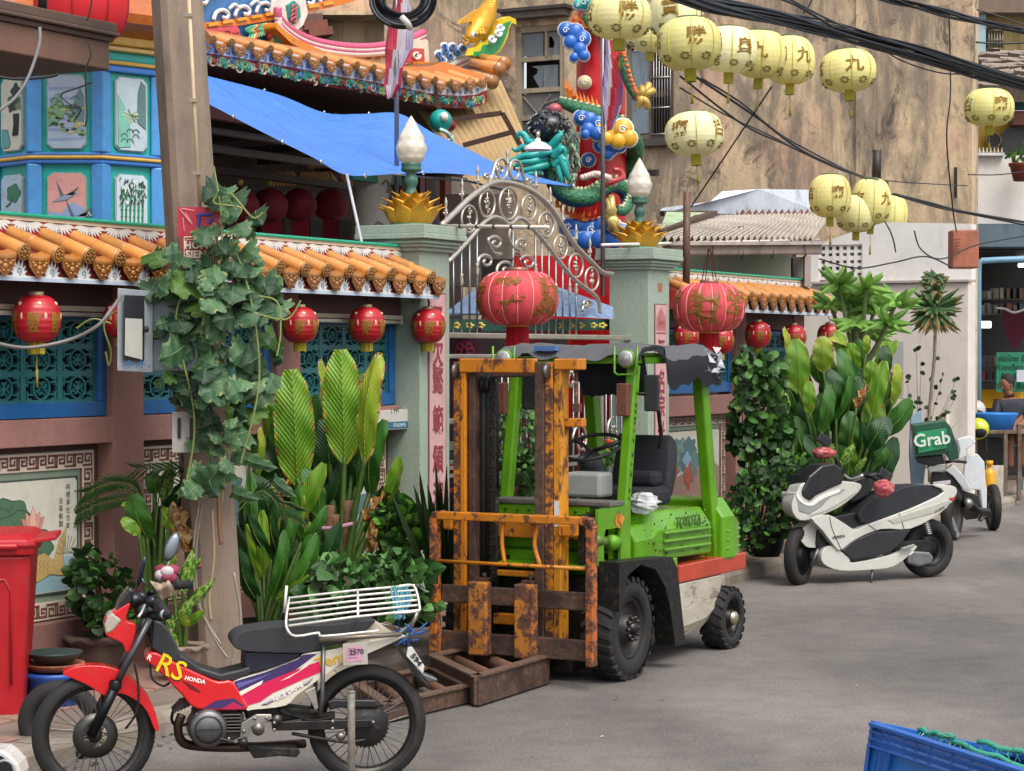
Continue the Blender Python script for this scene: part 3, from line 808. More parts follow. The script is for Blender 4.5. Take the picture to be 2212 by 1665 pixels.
# == GATE
def gz(x,y,t=.04):
 return F0.hit((1080+x/3.456)*.864,(380+y/3.456)*.864,'y',t)
gate=thing('steel_gate','arched stainless steel gate with ovals, scrolls and spear tips between the two pillars','gate')
SC_='#c4bbae'
def gt(name,pts,r,k=5,closed=False,n=8,sp=True,t=.04):
 b=MB(F0.M);q=[gz(x,y,t)for x,y in pts]
 b.tube(spline(q,k,closed)if sp else q,r,SC_,n,closed);return b
def addto(name,bs):
 m=MB()
 for b in bs:
  o=len(m.v);m.v+=b.v;m.f+=[tuple(i+o for i in f)for f in b.f];m.c+=b.c;m.sm+=b.sm
 return m.build(name,M['steel'],gate)
addto('outer_arch',[gt('',[(80,640),(200,525),(300,425),(400,345),(500,280),(580,262),(700,275),(830,322),(950,405),(1060,530),(1150,680),(1250,825),(1370,945),(1470,1040),(1560,1060)],.024)])
addto('inner_arch',[gt('',[(140,955),(300,785),(400,668),(460,605),(530,565),(600,582),(650,622),(690,622),(740,577),(800,590),(870,665),(980,790),(1100,950),(1240,1110),(1400,1235),(1440,1300),(1452,1395)],.019)])
for cx,cy,rx,ry in((660,450,78,138),(475,450,66,115),(320,582,66,115),(838,482,62,108),(985,632,66,105),(1110,826,58,100),(1243,985,60,103),(1380,1100,58,100)):
 a=gt('',[(cx+rx*math.cos(t*PI/6),cy+ry*math.sin(t*PI/6))for t in range(12)],.0115,3,True)
 o=addto('oval_ring',[a])
 b=MB(F0.M);c=gz(cx,cy);s_=ry/115
 for k in range(14):
  an=random.uniform(0,6.3);rr=random.uniform(.01,.07)*s_
  b.ell((c.x+rr*math.cos(an)*.6,c.y-random.uniform(0,.012),c.z+rr*1.3*math.sin(an)),.014,.01,.014,'#b3aca0',7,5)
 b.tube([(c.x,c.y,c.z-.13*s_),(c.x+.01,c.y,c.z),(c.x,c.y,c.z+.13*s_)],.005,SC_,6)
 b.build('flower_sprig',M['steel'],o)
def curl(cx,cy,r,a0,d,turns=1.35,rr=.011,tail=None):
 pts=spiral(cx,cy,r,turns,a0,d,22,.2)
 if tail:pts=tail+pts
 o=addto('scroll',[gt('',pts,rr,2)])
curl(475,210,30,0,1);curl(560+15,150,40,PI*.3,-1)
addto('crown_scroll',[gt('',[(490,265),(515,225),(535,150),(560,85),(605,60),(640,90),(650,150),(640,210),(600,240),(570,210),(560,160),(580,140)],.013)])
addto('crown_scroll',[gt('',[(845,320),(805,260),(785,190),(765,110),(725,75),(685,95),(672,150),(680,210),(715,240),(745,205),(745,160),(725,145)],.013)])
curl(832,250,30,PI,-1)
for cx,cy,r,a0,d,tl in((545,790,65,-PI*.9,1,[(600,885),(530,870)]),(775,800,60,PI*.6,1,[(690,620),(665,720),(690,810)]),(465,950,70,PI*.9,1,None),(640,1020,80,PI,1,[(555,1085)]),(825,960,70,-PI*.9,1,None),(1335,1320,42,0,-1,[(1300,1385),(1305,1340)]),(185,800,50,0,1,None)):
 curl(cx,cy,r,a0,d,1.2,.0135,tl)
for x,y,y2 in((120,395,640),(260,235,440),(395,118,340),(652,-30,150),(898,165,360),(1022,302,480),(1130,462,640),(1245,625,830),(1365,745,960)):
 b=MB(F0.M);p=gz(x,y);q=gz(x,y2)
 b.tube([q,(p.x,p.y,p.z-.12)],.008,SC_,7)
 b.lathe([(.004,0),(.011,-.03),(.016,-.06),(.006,-.085),(.018,-.1),(.008,-.118),(.02,-.13),(.008,-.15)],SC_,10,T3(p.x,p.y,p.z))
 for k in range(3):b.ell((p.x+.016*math.cos(k*2.1),p.y+.016*math.sin(k*2.1),p.z-.125),.011,.011,.013,SC_,6,4)
 b.build('spear_tip',M['steel'],gate)
ztb=2.205
for x,y,bal in((185,925,0),(255,850,1),(325,770,0),(390,690,2),(700,640,0),(895,700,2),(950,770,0),(1010,840,0),(1070,920,3),(1130,1000,0),(1190,1065,3),(1245,1120,3)):
 b=MB(F0.M);p=gz(x,y);b.tube([(p.x,p.y,ztb),(p.x,p.y,p.z)],.0085,'#8a8f90',7)
 if bal:
  z=gz(x,(0,1110,1020,1190)[bal]).z
  b.lathe([(.01,-.05),(.017,-.045),(.012,-.03),(.02,0),(.012,.03),(.017,.045),(.01,.05)],SC_,10,T3(p.x,p.y,z))
 b.build('bar',M['steel'],gate)
for z,r in((2.195,.022),(2.03,.02)):
 b=MB(F0.M);b.box((6.66,.04,z),(3.62,.05,.045 if r>.021 else .035),SC_);b.build('cross_rail',M['steel'],gate,bevel=.008)
for x in(4.9,5.42,5.52,6.6,6.72,7.9,8.42):
 b=MB(F0.M);b.box((x,.04,1.08),(.04,.04,1.86),SC_);b.build('post',M['steel'],gate,bevel=.006)
for x in(5.55,6.2):
 b=MB(F0.M);b.box((x+.3,.03,1.96),(1.02 if x<6 else .4,.03,.03),SC_);b.build('leaf_rail',M['steel'],gate)
for z in(.3,1.1,1.16):
 b=MB(F0.M);b.box((6.66,.035,z),(3.5,.028,.028),SC_);b.build('leaf_rail',M['steel'],gate)
x=5.62
while x<8.38:
 b=MB(F0.M);b.tube([(x,.04,.16),(x,.04,2.02)],.0085,'#8a8f90',7);b.build('bar',M['steel'],gate);x+=.108
for cx,cy,r in((5.72,1.9,.07),(5.9,1.92,.06)):
 b=MB(F0.M);b.tube([(cx+r*math.cos(t),.03,cy-abs(r)*.8*math.sin(t))for t in[PI*i/8 for i in range(9)]],.008,SC_,6);b.build('scroll',M['steel'],gate)
for cx,cz,r,a0,d in((7.25,1.84,.13,PI,-1),(7.55,1.9,.12,PI*.3,1),(7.9,1.86,.13,0,1),(7.45,1.3,.16,PI,-1),(7.8,1.1,.15,0,1),(8.1,1.35,.14,PI/2,1),(7.6,.8,.14,PI,-1)):
 b=MB(F0.M);b.tube([(p[0],.02,p[1])for p in spiral(cx,cz,r,1.2,a0,d,22,.2)],.013,SC_,8)
 for k in range(7):
  an=random.uniform(0,6.3);b.ell((cx+.05*math.cos(an),.01,cz+.05*math.sin(an)),.015,.01,.02,'#b3aca0',6,4)
 b.build('scroll',M['steel'],gate)
for a,c,lb in(((960,489),(1322,483),'thin white pipe running from the left gate pillar across the arch'),((1300,530),(1770,519),'thin white pipe running right from the right gate pillar to the shed eave')):
 b=MB()
 if a[0]<1000:p,q=F0.M@F0.hit(a[0],a[1],'y',-.1),P(1185,492,15.6)
 else:p,q=F0.M@F0.hit(a[0],a[1],'y',-.05),F0.M@F0.hit(c[0],c[1],'y',.15)
 b.tube([p,q],.014,'#d9d3c8',8)
 for i in range(1,6):
  m_=p.lerp(q,i/6);b.tube([m_-(q-p).normalized()*.012,m_+(q-p).normalized()*.012],.018,'#3a3a38',8)
 tag(b.build('pipe',M['plastic']),lb,'pipe','white pipes over the gate')
 # == BEHIND THE WALL
def merge(bs):
 m=MB()
 for b in bs:
  o=len(m.v);m.v+=b.v;m.f+=[tuple(i+o for i in f)for f in b.f];m.c+=b.c;m.sm+=b.sm
 return m
def FH(px,py,t,fr=None):return(fr or F0).hit(px,py,'y',t)
def plate(b,pts,t,d,col,fr=None,side=None):
 """solid plate standing parallel to the frame's x axis at depth t, outline measured on the photograph"""
 q=[FH(x,y,t,fr)for x,y in pts]
 n=len(q);vs=q+[p+Vector((0,d,0))for p in q]
 b.add(vs,[tuple(range(n))],col);b.add(vs,[tuple(range(n,2*n))[::-1]]+[(i,n+i,n+(i+1)%n,(i+1)%n)for i in range(n)],side or col)
def stroke3(b,pts,t,w,col,fr=None,k=4,d=.012):
 b.tube(spline([FH(x,y,t,fr)for x,y in pts],k),w,col,6)
def corrug(b,A,B,C_,D,n,amp,col,k=4):
 """ribbed sheet: A-B is the edge across the ribs, D-C the opposite one"""
 A,B,C_,D=map(Vector,(A,B,C_,D));nrm=(B-A).cross(D-A).normalized();vs=[]
 m=n*k
 for i in range(m+1):
  t=i/m;o=nrm*amp*math.cos(2*PI*i/k)
  vs+=[A.lerp(B,t)+o,D.lerp(C_,t)+o]
 b.add(vs,[(2*i,2*i+2,2*i+3,2*i+1)for i in range(m)],col,True)
 # ---- courtyard ground and inner hall
hall=thing('temple_hall','dark open temple hall behind the tarpaulin with red hangings and beams','temple hall')
def ibox(name,a,c,col,mat='paint',par=None,bev=0):
 b=MB(F0.M);b.bb(a,c,col);return b.build(name,M[mat],par if par is not None else hall,bevel=bev)
def hx(px,t):return F0.hit(px,500,'y',t).x
def hbox(nm,x0,y0,x1,y1,t,d,col,mat='paint'):
 p,q=FH(x0,y1,t),FH(x1,y0,t);return ibox(nm,(p.x,t,min(p.z,q.z)),(q.x,t+d,max(p.z,q.z)),col,mat)
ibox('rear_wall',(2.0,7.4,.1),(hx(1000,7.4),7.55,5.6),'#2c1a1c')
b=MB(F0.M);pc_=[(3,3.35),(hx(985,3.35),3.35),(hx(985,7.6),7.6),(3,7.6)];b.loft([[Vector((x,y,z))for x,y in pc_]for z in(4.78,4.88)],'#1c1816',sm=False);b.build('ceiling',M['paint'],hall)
for t,z,col,h in((3.6,4.36,'#6b3230',.12),(3.8,4.2,'#5b5854',.06),(4.2,4.1,'#7c756c',.07),(4.8,3.98,'#3c3430',.08),(5.4,3.9,'#4a4440',.06)):
 ibox('roof_beam',(5.0,t,z-h),(hx(760,t),t+.09,z),col,bev=.005)
for i in range(9):ibox('rafter',(6.4+i*1.3,3.6,4.42),(6.5+i*1.3,7.3,4.5),'#2e2624')
for a_,c_,d_ in((588,655,0),(660,735,0),(745,835,0),(660,705,1),(745,790,1)):
 b=MB(F0.M)
 if d_:corrug(b,FH(a_,354,4.6),FH(c_,352,4.6),FH(c_+8,362,5.1),FH(a_+8,364,5.1),7,.012,'#d9b878')
 else:corrug(b,FH(a_-16,374,5.2),FH(c_-22,372,5.2),FH(c_,400,6.4),FH(a_,402,6.4),9,.014,'#d9b878')
 b.build('translucent_sheet',M['paper'],hall)
for x0,x1,col in((560,588,'#3f3b39'),(590,612,'#8c2032'),(614,642,'#5a5350'),(644,668,'#9a2236'),(670,700,'#55504c'),(704,730,'#a0243a'),(732,760,'#4a4644'),(520,556,'#6d1a26')):
 hbox('hanging_banner',x0,478,x1,560,5.6,.03,col,'cloth')
cx_=hx(805,4.1);r=.2
b=MB(F0.M);b.lathe([(r*1.05,.1),(r,.3),(r*.97,3.9),(r*1.1,4.0)],'#a9a59c',20,T3(cx_,4.1,0));c=b.build('column',M['paint'],hall)
b=MB(F0.M)
for k in range(34):
 z=1.4+k*.075;a=-PI/2+random.uniform(-1,1)
 b.tube([(cx_+(r+.004)*math.cos(a+da),4.1+(r+.004)*math.sin(a+da),z+dz)for da,dz in((0,0),(.25,.05),(.5,.03),(.6,-.04),(.4,-.07))],.011,random.choice(['#3c4a4c','#4a3a44','#5b6a66','#2f7270','#6b6258']),5)
for q in range(8):b.ell((cx_-.03+.02*math.cos(q),4.1-r,3.35+.03*math.sin(q*2)),.08,.012,.045,'#2c8078',8,5)
b.build('painted_dragon',M['paint'],c,stuff=True)
for x0,y0,x1,y1,t,col in((852,384,862,600,4.3,'#7a3a34'),(866,392,905,490,4.7,'#4f2c38'),(908,384,918,600,4.5,'#5a2a2a'),(920,392,960,600,4.8,'#3f3436'),(962,384,972,600,4.6,'#6a3028'),(975,400,1100,610,4.9,'#6f665f'),(762,378,868,388,3.95,'#1f7a66')):hbox('door_panel',x0,y0,x1,y1,t,.08,col)
for i,(px,w_)in enumerate(((520,'leftmost, nearest the pole'),(583,'second from the pole'),(646,'third from the pole'),(714,'rightmost, nearest the painted column'))):
 p=F0.M@FH(px,442,4.9);t=thing('hall_lantern','dark red lantern in the shaded hall, '+w_,'lantern',loc=p,group='dark red lanterns hanging inside the temple hall')
 b=MB();b.lathe([(.05,.17),(.13,.13),(.19,.04),(.2,-.02),(.17,-.12),(.1,-.17),(.05,-.18)],'#8e2433',18);b.build('shade',M['paper'],t)
 b=MB();b.ell((0,0,.23),.028,.028,.035,'#e0c060');b.tube([(0,0,.25),(.01,0,.7)],.006,'#222',5);b.build('bulb',M['plastic'],t)
 b=MB();b.box((0,0,-.36),(.17,.01,.34),'#9c2238');b.build('hanging_strip',M['cloth'],t)
 # ---- temple roof
roof=thing('temple_roof','orange glazed temple roof with upturned end, painted ridges and carved red eave board','roof')
EV=[(250,45),(320,62),(400,80),(478,93),(561,106),(643,121),(716,136),(787,147),(860,161),(927,175),(985,181),(1023,180),(1052,168)]
def ev(x):
 for(a,b_),(c,d)in zip(EV,EV[1:]):
  if a<=x<=c:return b_+(d-b_)*(x-a)/(c-a)
 return EV[-1][1]
tx=[x for x in(262,300,340,380,420,478-20,498,540,582,623,662,699,734,769,805,839,872,905,938,970,1000,1028)]
slopeb=MB(F0.M);band=MB(F0.M);red=MB(F0.M);motifs=MB(F0.M)
q0=None
for i in range(33):
 x=250+(1052-250)*i/32;e=ev(x)
 top=FH(x,e-2,3.02);c1=FH(x,e+27,3.05);c2=FH(x,e+54,3.12)
 up=top+Vector((0,.55,.20))
 if q0:
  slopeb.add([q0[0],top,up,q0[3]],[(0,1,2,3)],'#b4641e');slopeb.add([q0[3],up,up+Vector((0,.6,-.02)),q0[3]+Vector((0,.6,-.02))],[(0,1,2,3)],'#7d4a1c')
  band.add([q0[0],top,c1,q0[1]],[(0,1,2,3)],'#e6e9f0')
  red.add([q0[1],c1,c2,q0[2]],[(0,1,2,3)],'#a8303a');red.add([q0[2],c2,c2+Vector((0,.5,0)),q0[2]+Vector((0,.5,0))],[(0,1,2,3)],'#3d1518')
 q0=(top,c1,c2,up)
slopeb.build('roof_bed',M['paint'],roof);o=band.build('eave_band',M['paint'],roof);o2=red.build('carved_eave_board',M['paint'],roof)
for i in range(170):
 x=258+788*i/170;e=ev(x)
 p=FH(x,e+40+random.uniform(-6,6),3.06);r=random.uniform(.035,.06)
 col=random.choice(['#3d8a6c','#2f6a86','#4f9a7a','#b9b08a','#3a7a62','#8fa86a','#c9bfa4'])
 motifs.tube([(a,p.y,c)for a,c in spiral(p.x,p.z,r,1.1,random.uniform(0,6),random.choice((-1,1)),12,.25)],.0095,col,5)
 if i%4==0:motifs.ell((p.x,p.y-.005,p.z),.035,.02,.035,random.choice(['#3f6fa0','#a9803a','#9c3030','#2f8a7a']),8,5)
motifs.build('carved_scrolls',M['paint'],roof)
mb2=MB(F0.M)
for i in range(60):
 x=256+790*i/60;e=ev(x);p=FH(x,e+19,3.035)
 mb2.tube([(a,p.y,c)for a,c in spiral(p.x,p.z,.032,1.1,i,1,9,.25)],.005,'#4a5d9a',4)
mb2.build('painted_curls',M['paint'],roof)
for i,x in enumerate(tx):
 p=FH(x,ev(x),2.98)
 m=F0.M@T3(p.x,p.y+.34,p.z+.12)@SCL(1.1,1,.82)
 for me,nm in zip(TILES,('cover_tile','cover_tile','tile_end','drip_tile')):
  place(nm,me,roof,m@RY(0 if x<960 else-.1-(x-960)*.006))
b=MB(F0.M);plate(b,[(180,20),(440,52),(500,48),(600,32),(690,14),(800,-14),(800,-60),(180,-60)],4.4,.12,'#3c71a8');b.build('ridge_panel',M['gloss'],roof)
b=MB(F0.M)
for k in range(12):
 x=205+k*46;y0=18 if x<440 else 52-(x-470)*.17
 stroke3(b,[(x-20,y0-6),(x-14,y0-22),(x,y0-28),(x+12,y0-20),(x+8,y0-10),(x,y0-12)],4.37,.022,'#d9dde0')
 stroke3(b,[(x+14,y0-30),(x+26,y0-40),(x+36,y0-30)],4.36,.018,'#d9dde0')
b.build('wave_relief',M['gloss'],roof)
b=MB(F0.M)
plate(b,[(180,15),(250,26),(440,50),(505,44),(600,28),(720,0),(800,-22),(800,-8),(735,12),(610,41),(505,58),(440,62),(250,38),(180,28)],4.3,.2,'#d9781c')
for k in range(9):
 x=462+k*31;y=54-k*5.6;plate(b,[(x-12,y-2),(x+10,y-6),(x+12,y),(x-10,y+4)],4.28,.03,'#e9a234')
b.build('orange_ridge_band',M['gloss'],roof)
b=MB(F0.M);plate(b,[(440,60),(512,56),(518,66),(515,84),(440,92)],4.3,.1,'#d9565a')
for k in range(7):stroke3(b,[(p[0],p[1])for p in spiral(452+k*10,74+5*(k%2),7,1,k,1,8,.3)],4.28,.009,'#8f2a34')
b.build('pink_scroll_panel',M['gloss'],roof)
b=MB(F0.M);plate(b,[(515,56),(560,48),(600,36),(604,66),(595,96),(515,90)],4.32,.1,'#2f5f96');b.build('blue_panel',M['gloss'],roof)
b=MB(F0.M)
for k in range(9):stroke3(b,[(533+6*k,95-3*k),(540+6*k,75-2*k),(530+6*k,66),(545+5*k,58-k)],4.27,.016,['#3f9a6a','#57b08a','#cdb96a','#c84a3a'][k%4])
for k in range(5):b.ell(FH(583+4*(k%3),60+6*k,4.25),.05,.04,.05,['#c33a3a','#e0b24a','#d9d4c8'][k%3],8,6)
b.build('relief_dragon',M['gloss'],roof)
b=MB(F0.M);plate(b,[(590,75),(640,78),(700,104),(760,126),(840,142),(950,150),(940,168),(800,140),(700,120),(600,100)],4.2,.3,'#2e9a86');b.build('green_ridge_body',M['gloss'],roof)
b=MB(F0.M);plate(b,[(597,48),(606,60),(640,84),(700,112),(770,133),(850,143),(960,142),(985,148),(965,154),(850,154),(765,144),(690,122),(630,95),(596,62)],4.1,.35,'#dd8420');b.build('orange_ridge_band',M['gloss'],roof,bevel=.02)
b=MB(F0.M)
for off,col,r in((0,'#c9587a',.05),(5,'#e9dcd6',.045),(10,'#c9587a',.04),(15,'#ead9cf',.04)):
 stroke3(b,[(600+off*.3,18+off),(602,40+off),(622,62+off),(660,84+off),(710,97+off),(770,103+off),(830,99+off),(880,86+off),(915,72+off)],4.15,r,col)
b.build('curved_pink_ridge',M['gloss'],roof)
b=MB(F0.M);plate(b,[(607,0),(640,-20),(660,0),(665,30),(655,55),(640,68),(618,58),(604,30)],4.2,.12,'#e6dcd0');plate(b,[(622,12),(636,2),(648,15),(650,38),(638,52),(626,40)],4.17,.04,'#2f8f86')
for k in range(4):stroke3(b,spiral(636,15+10*k,7,1,k,1,8,.3),4.15,.01,'#c8525a')
b.build('ridge_end_scroll',M['gloss'],roof)
b=MB(F0.M);plate(b,[(700,112),(790,104),(880,92),(905,108),(905,140),(850,143),(760,130)],4.22,.05,'#d8cfae')
for k in range(16):stroke3(b,spiral(745+10.5*k,116+7*(k%2),6,1.1,k,1,8,.3),4.2,.011,['#3c9a72','#c9433c','#3d8a6c','#dd8a3a'][k%4])
b.build('floral_relief',M['gloss'],roof)
b=MB(F0.M);plate(b,[(870,140),(872,95),(882,85),(925,88),(928,140)],4.1,.1,'#e0d4bf');plate(b,[(880,136),(881,104),(916,106),(918,136)],4.08,.03,'#c24a44')
stroke3(b,spiral(900,120,9,1.2,0,1,10,.3),4.06,.014,'#e6e0d0');b.build('ridge_block',M['gloss'],roof)
b=MB(F0.M);plate(b,[(905,134),(975,136),(1000,144),(985,151),(905,151)],4.0,.3,'#dd8420');plate(b,[(905,150),(962,150),(958,166),(905,166)],4.05,.2,'#2f9c8e');b.build('ridge_step',M['gloss'],roof,bevel=.01)
b=MB(F0.M)
for off,col in((0,'#e8e2da'),(5,'#c64b58'),(9,'#e8e2da'),(13,'#b73c44'),(17,'#3f6fb0')):
 stroke3(b,[(945,150+off),(975,140+off),(1005,127+off),(1030,112+off*.8)],4.0,.05,col)
b.build('striped_ridge_end',M['gloss'],roof)
b=MB(F0.M)
for cx,cy,r in((948,118,9),(962,110,10),(978,103,11),(955,129,8),(972,122,9),(988,114,9),(1000,104,9),(960,100,7)):
 stroke3(b,spiral(cx,cy,r,1.3,0,1,12,.3),3.98,.026,'#e3e6ea');stroke3(b,spiral(cx,cy,r*.75,1.1,0,1,10,.3),3.95,.013,'#3f6fb0')
b.build('wave_crest',M['gloss'],roof)
for x0,y0,x1,y1 in((1000,160,1062,178),(1020,138,1078,150),(1040,128,1088,138)):
 b=MB(F0.M);a,c=FH(x0,y0,3.6),FH(x1,y1,3.1);b.tube([a,c],[.06,.075],'#d28d45',14);b.tube([c,c+(c-a).normalized()*.03],.08,'#9a6a3a',14);b.build('hip_tile',M['glaze'],roof)
fish=thing('fish_ornament','golden carp sculpture diving head down on the upturned roof end','fish sculpture')
b=MB(F0.M);pth=[(1012,86,.03),(1019,78,.09),(1032,62,.14),(1045,40,.135),(1055,20,.1),(1062,0,.07),(1066,-16,.04),(1068,-30,.08)]
pts=[FH(x,y,3.75)for x,y,r in pth];b.tube(spline(pts,4),[r for i in range(7)for r in[pth[i][2]+(pth[i+1][2]-pth[i][2])*k/4 for k in range(4)]]+[.1],'#d39a26',16);b.build('body',M['gold'],fish)
b=MB(F0.M)
for i in range(14):
 for j in range(5):
  t=i/14;x=1026+36*t;y=74-78*t;r=.118*(1-t*.45)
  p=FH(x,y,3.75);a=(j-2+.5*(i%2))*.42
  b.ell((p.x+r*math.sin(a)*1.0,p.y-r*math.cos(a),p.z+.02*math.sin(a)),.035,.02,.03,'#e0ab38',6,4)
b.build('scales',M['gold'],fish)
b=MB(F0.M);p=FH(1023,76,3.65);b.ell(p,.04,.03,.04,'#e9e4d8');b.ell(p+Vector((0,-.025,0)),.025,.015,.025,'#3a5a8a');b.build('eye',M['gloss'],fish)
b=MB(F0.M);plate(b,[(1050,15),(1030,22),(1000,42),(993,52),(1012,48),(1036,46)],3.75,.04,'#d7a436');plate(b,[(1064,36),(1076,48),(1072,66),(1056,50)],3.7,.04,'#c98a22')
stroke3(b,[(1012,90),(1003,96),(1000,88)],3.7,.012,'#d8a030');stroke3(b,[(1014,88),(1006,86),(1000,78)],3.7,.012,'#d8a030');b.build('fins',M['gold'],fish)
b=MB(F0.M);plate(b,[(1020,120),(1024,104),(1038,102),(1042,92),(1056,90),(1058,76),(1070,74),(1072,60),(1084,56),(1086,42),(1100,36),(1114,42),(1116,54),(1106,50),(1100,62),(1098,78),(1090,96),(1080,112),(1064,126),(1040,128)],3.65,.09,'#e2c21e')
plate(b,[(1030,122),(1032,112),(1046,110),(1050,98),(1062,96),(1066,82),(1078,78),(1080,64),(1092,60),(1096,50),(1106,46),(1098,60),(1094,78),(1086,96),(1076,110),(1060,122)],3.6,.05,'#138a4c')
b.build('leafy_crest',M['gloss'],roof)
b=MB(F0.M)
for cx,cy in((1078,30),(1072,42),(1056,55)):stroke3(b,spiral(1050+(cx-1050)*.8+8,cy+30,8,1.2,0,1,10,.3),3.55,.018,'#dfe6ea')
b.build('crest_curls',M['gloss'],roof)
bf=thing('beam_head','teal and red carved beam head under the roof corner','carving')
b=MB(F0.M);c=FH(952,262,2.9);b.ell(c,.13,.12,.12,'#169a92');b.ell(c+Vector((-.08,-.09,.03)),.05,.04,.05,'#e9e0d8');b.ell(c+Vector((.09,-.04,-.04)),.08,.08,.07,'#7a1a22')
b.tube(spline([c+Vector(v)for v in((-.1,-.05,-.1),(0,-.08,-.13),(.1,-.06,-.18),(.16,-.04,-.14),(.19,-.03,-.22))],4),.022,'#bfe6dc',8);b.build('head',M['gloss'],bf)
# ---- blue tarpaulin
UP=[(380,150,2.9),(440,163,2.9),(600,205,2.9),(700,244,2.8),(780,247,2.7),(862,246,2.5),(930,285,2.3),(1000,318,1.8),(1100,365,1.0),(1238,402,.2)]
LO=[(380,190,1.8),(445,222,1.6),(520,262,1.4),(610,308,1.15),(680,343,.9),(750,379,.7),(850,377,.8),(960,375,.7),(1100,388,.5),(1240,404,.2)]
U=spline([FH(x,y,t)for x,y,t in UP],5);L_=spline([FH(x,y,t)for x,y,t in LO],5)
b=MB(F0.M);vs=[];m=16
for i,(p,q)in enumerate(zip(U,L_)):
 for j in range(m+1):
  t=j/m;v=p.lerp(q,t)
  k=math.sin(PI*t)*min(1,(len(U)-i)/20)
  w=noise.noise(Vector((i*.13+t*1.2,t*1.4,3)))*.11+noise.noise(Vector((i*.5,t*2.2,9)))*.05
  vs.append(v+Vector((0,w*k*1.4,-.09*k+w*k)))
b.add(vs,[(i*(m+1)+j,(i+1)*(m+1)+j,(i+1)*(m+1)+j+1,i*(m+1)+j+1)for i in range(len(U)-1)for j in range(m)],'#4c86dc',True)
tp=b.build('tarpaulin',M['tarp']);tag(tp,'large blue tarpaulin stretched over the temple forecourt','tarpaulin')
b=MB(F0.M)
for i in list(range(3,len(U),6)):b.lathe([(.012,0),(.022,.006),(.012,.01)],'#c8ccd0',8,T3(*U[i])@RX(PI/2));b.lathe([(.012,0),(.022,.006),(.012,.01)],'#c8ccd0',8,T3(*L_[i])@RX(PI/2))
b.build('eyelets',M['metal'],tp,stuff=True)
b=MB(F0.M);b.tube([FH(749,378,.7),FH(783,532,.05)],.012,'#c9ccd2',6);tag(b.build('tarp_rope',M['cloth']),'white rope tying the blue tarpaulin down to the green wall ridge','rope')
b=MB(F0.M);b.tube([FH(850,377,.8),FH(1010,392,.85),FH(1100,415,.9)],.01,'#8a8d90',6);tag(b.build('tarp_rope',M['cloth']),'thin grey rope under the tarpaulin reaching the gate arch','rope')
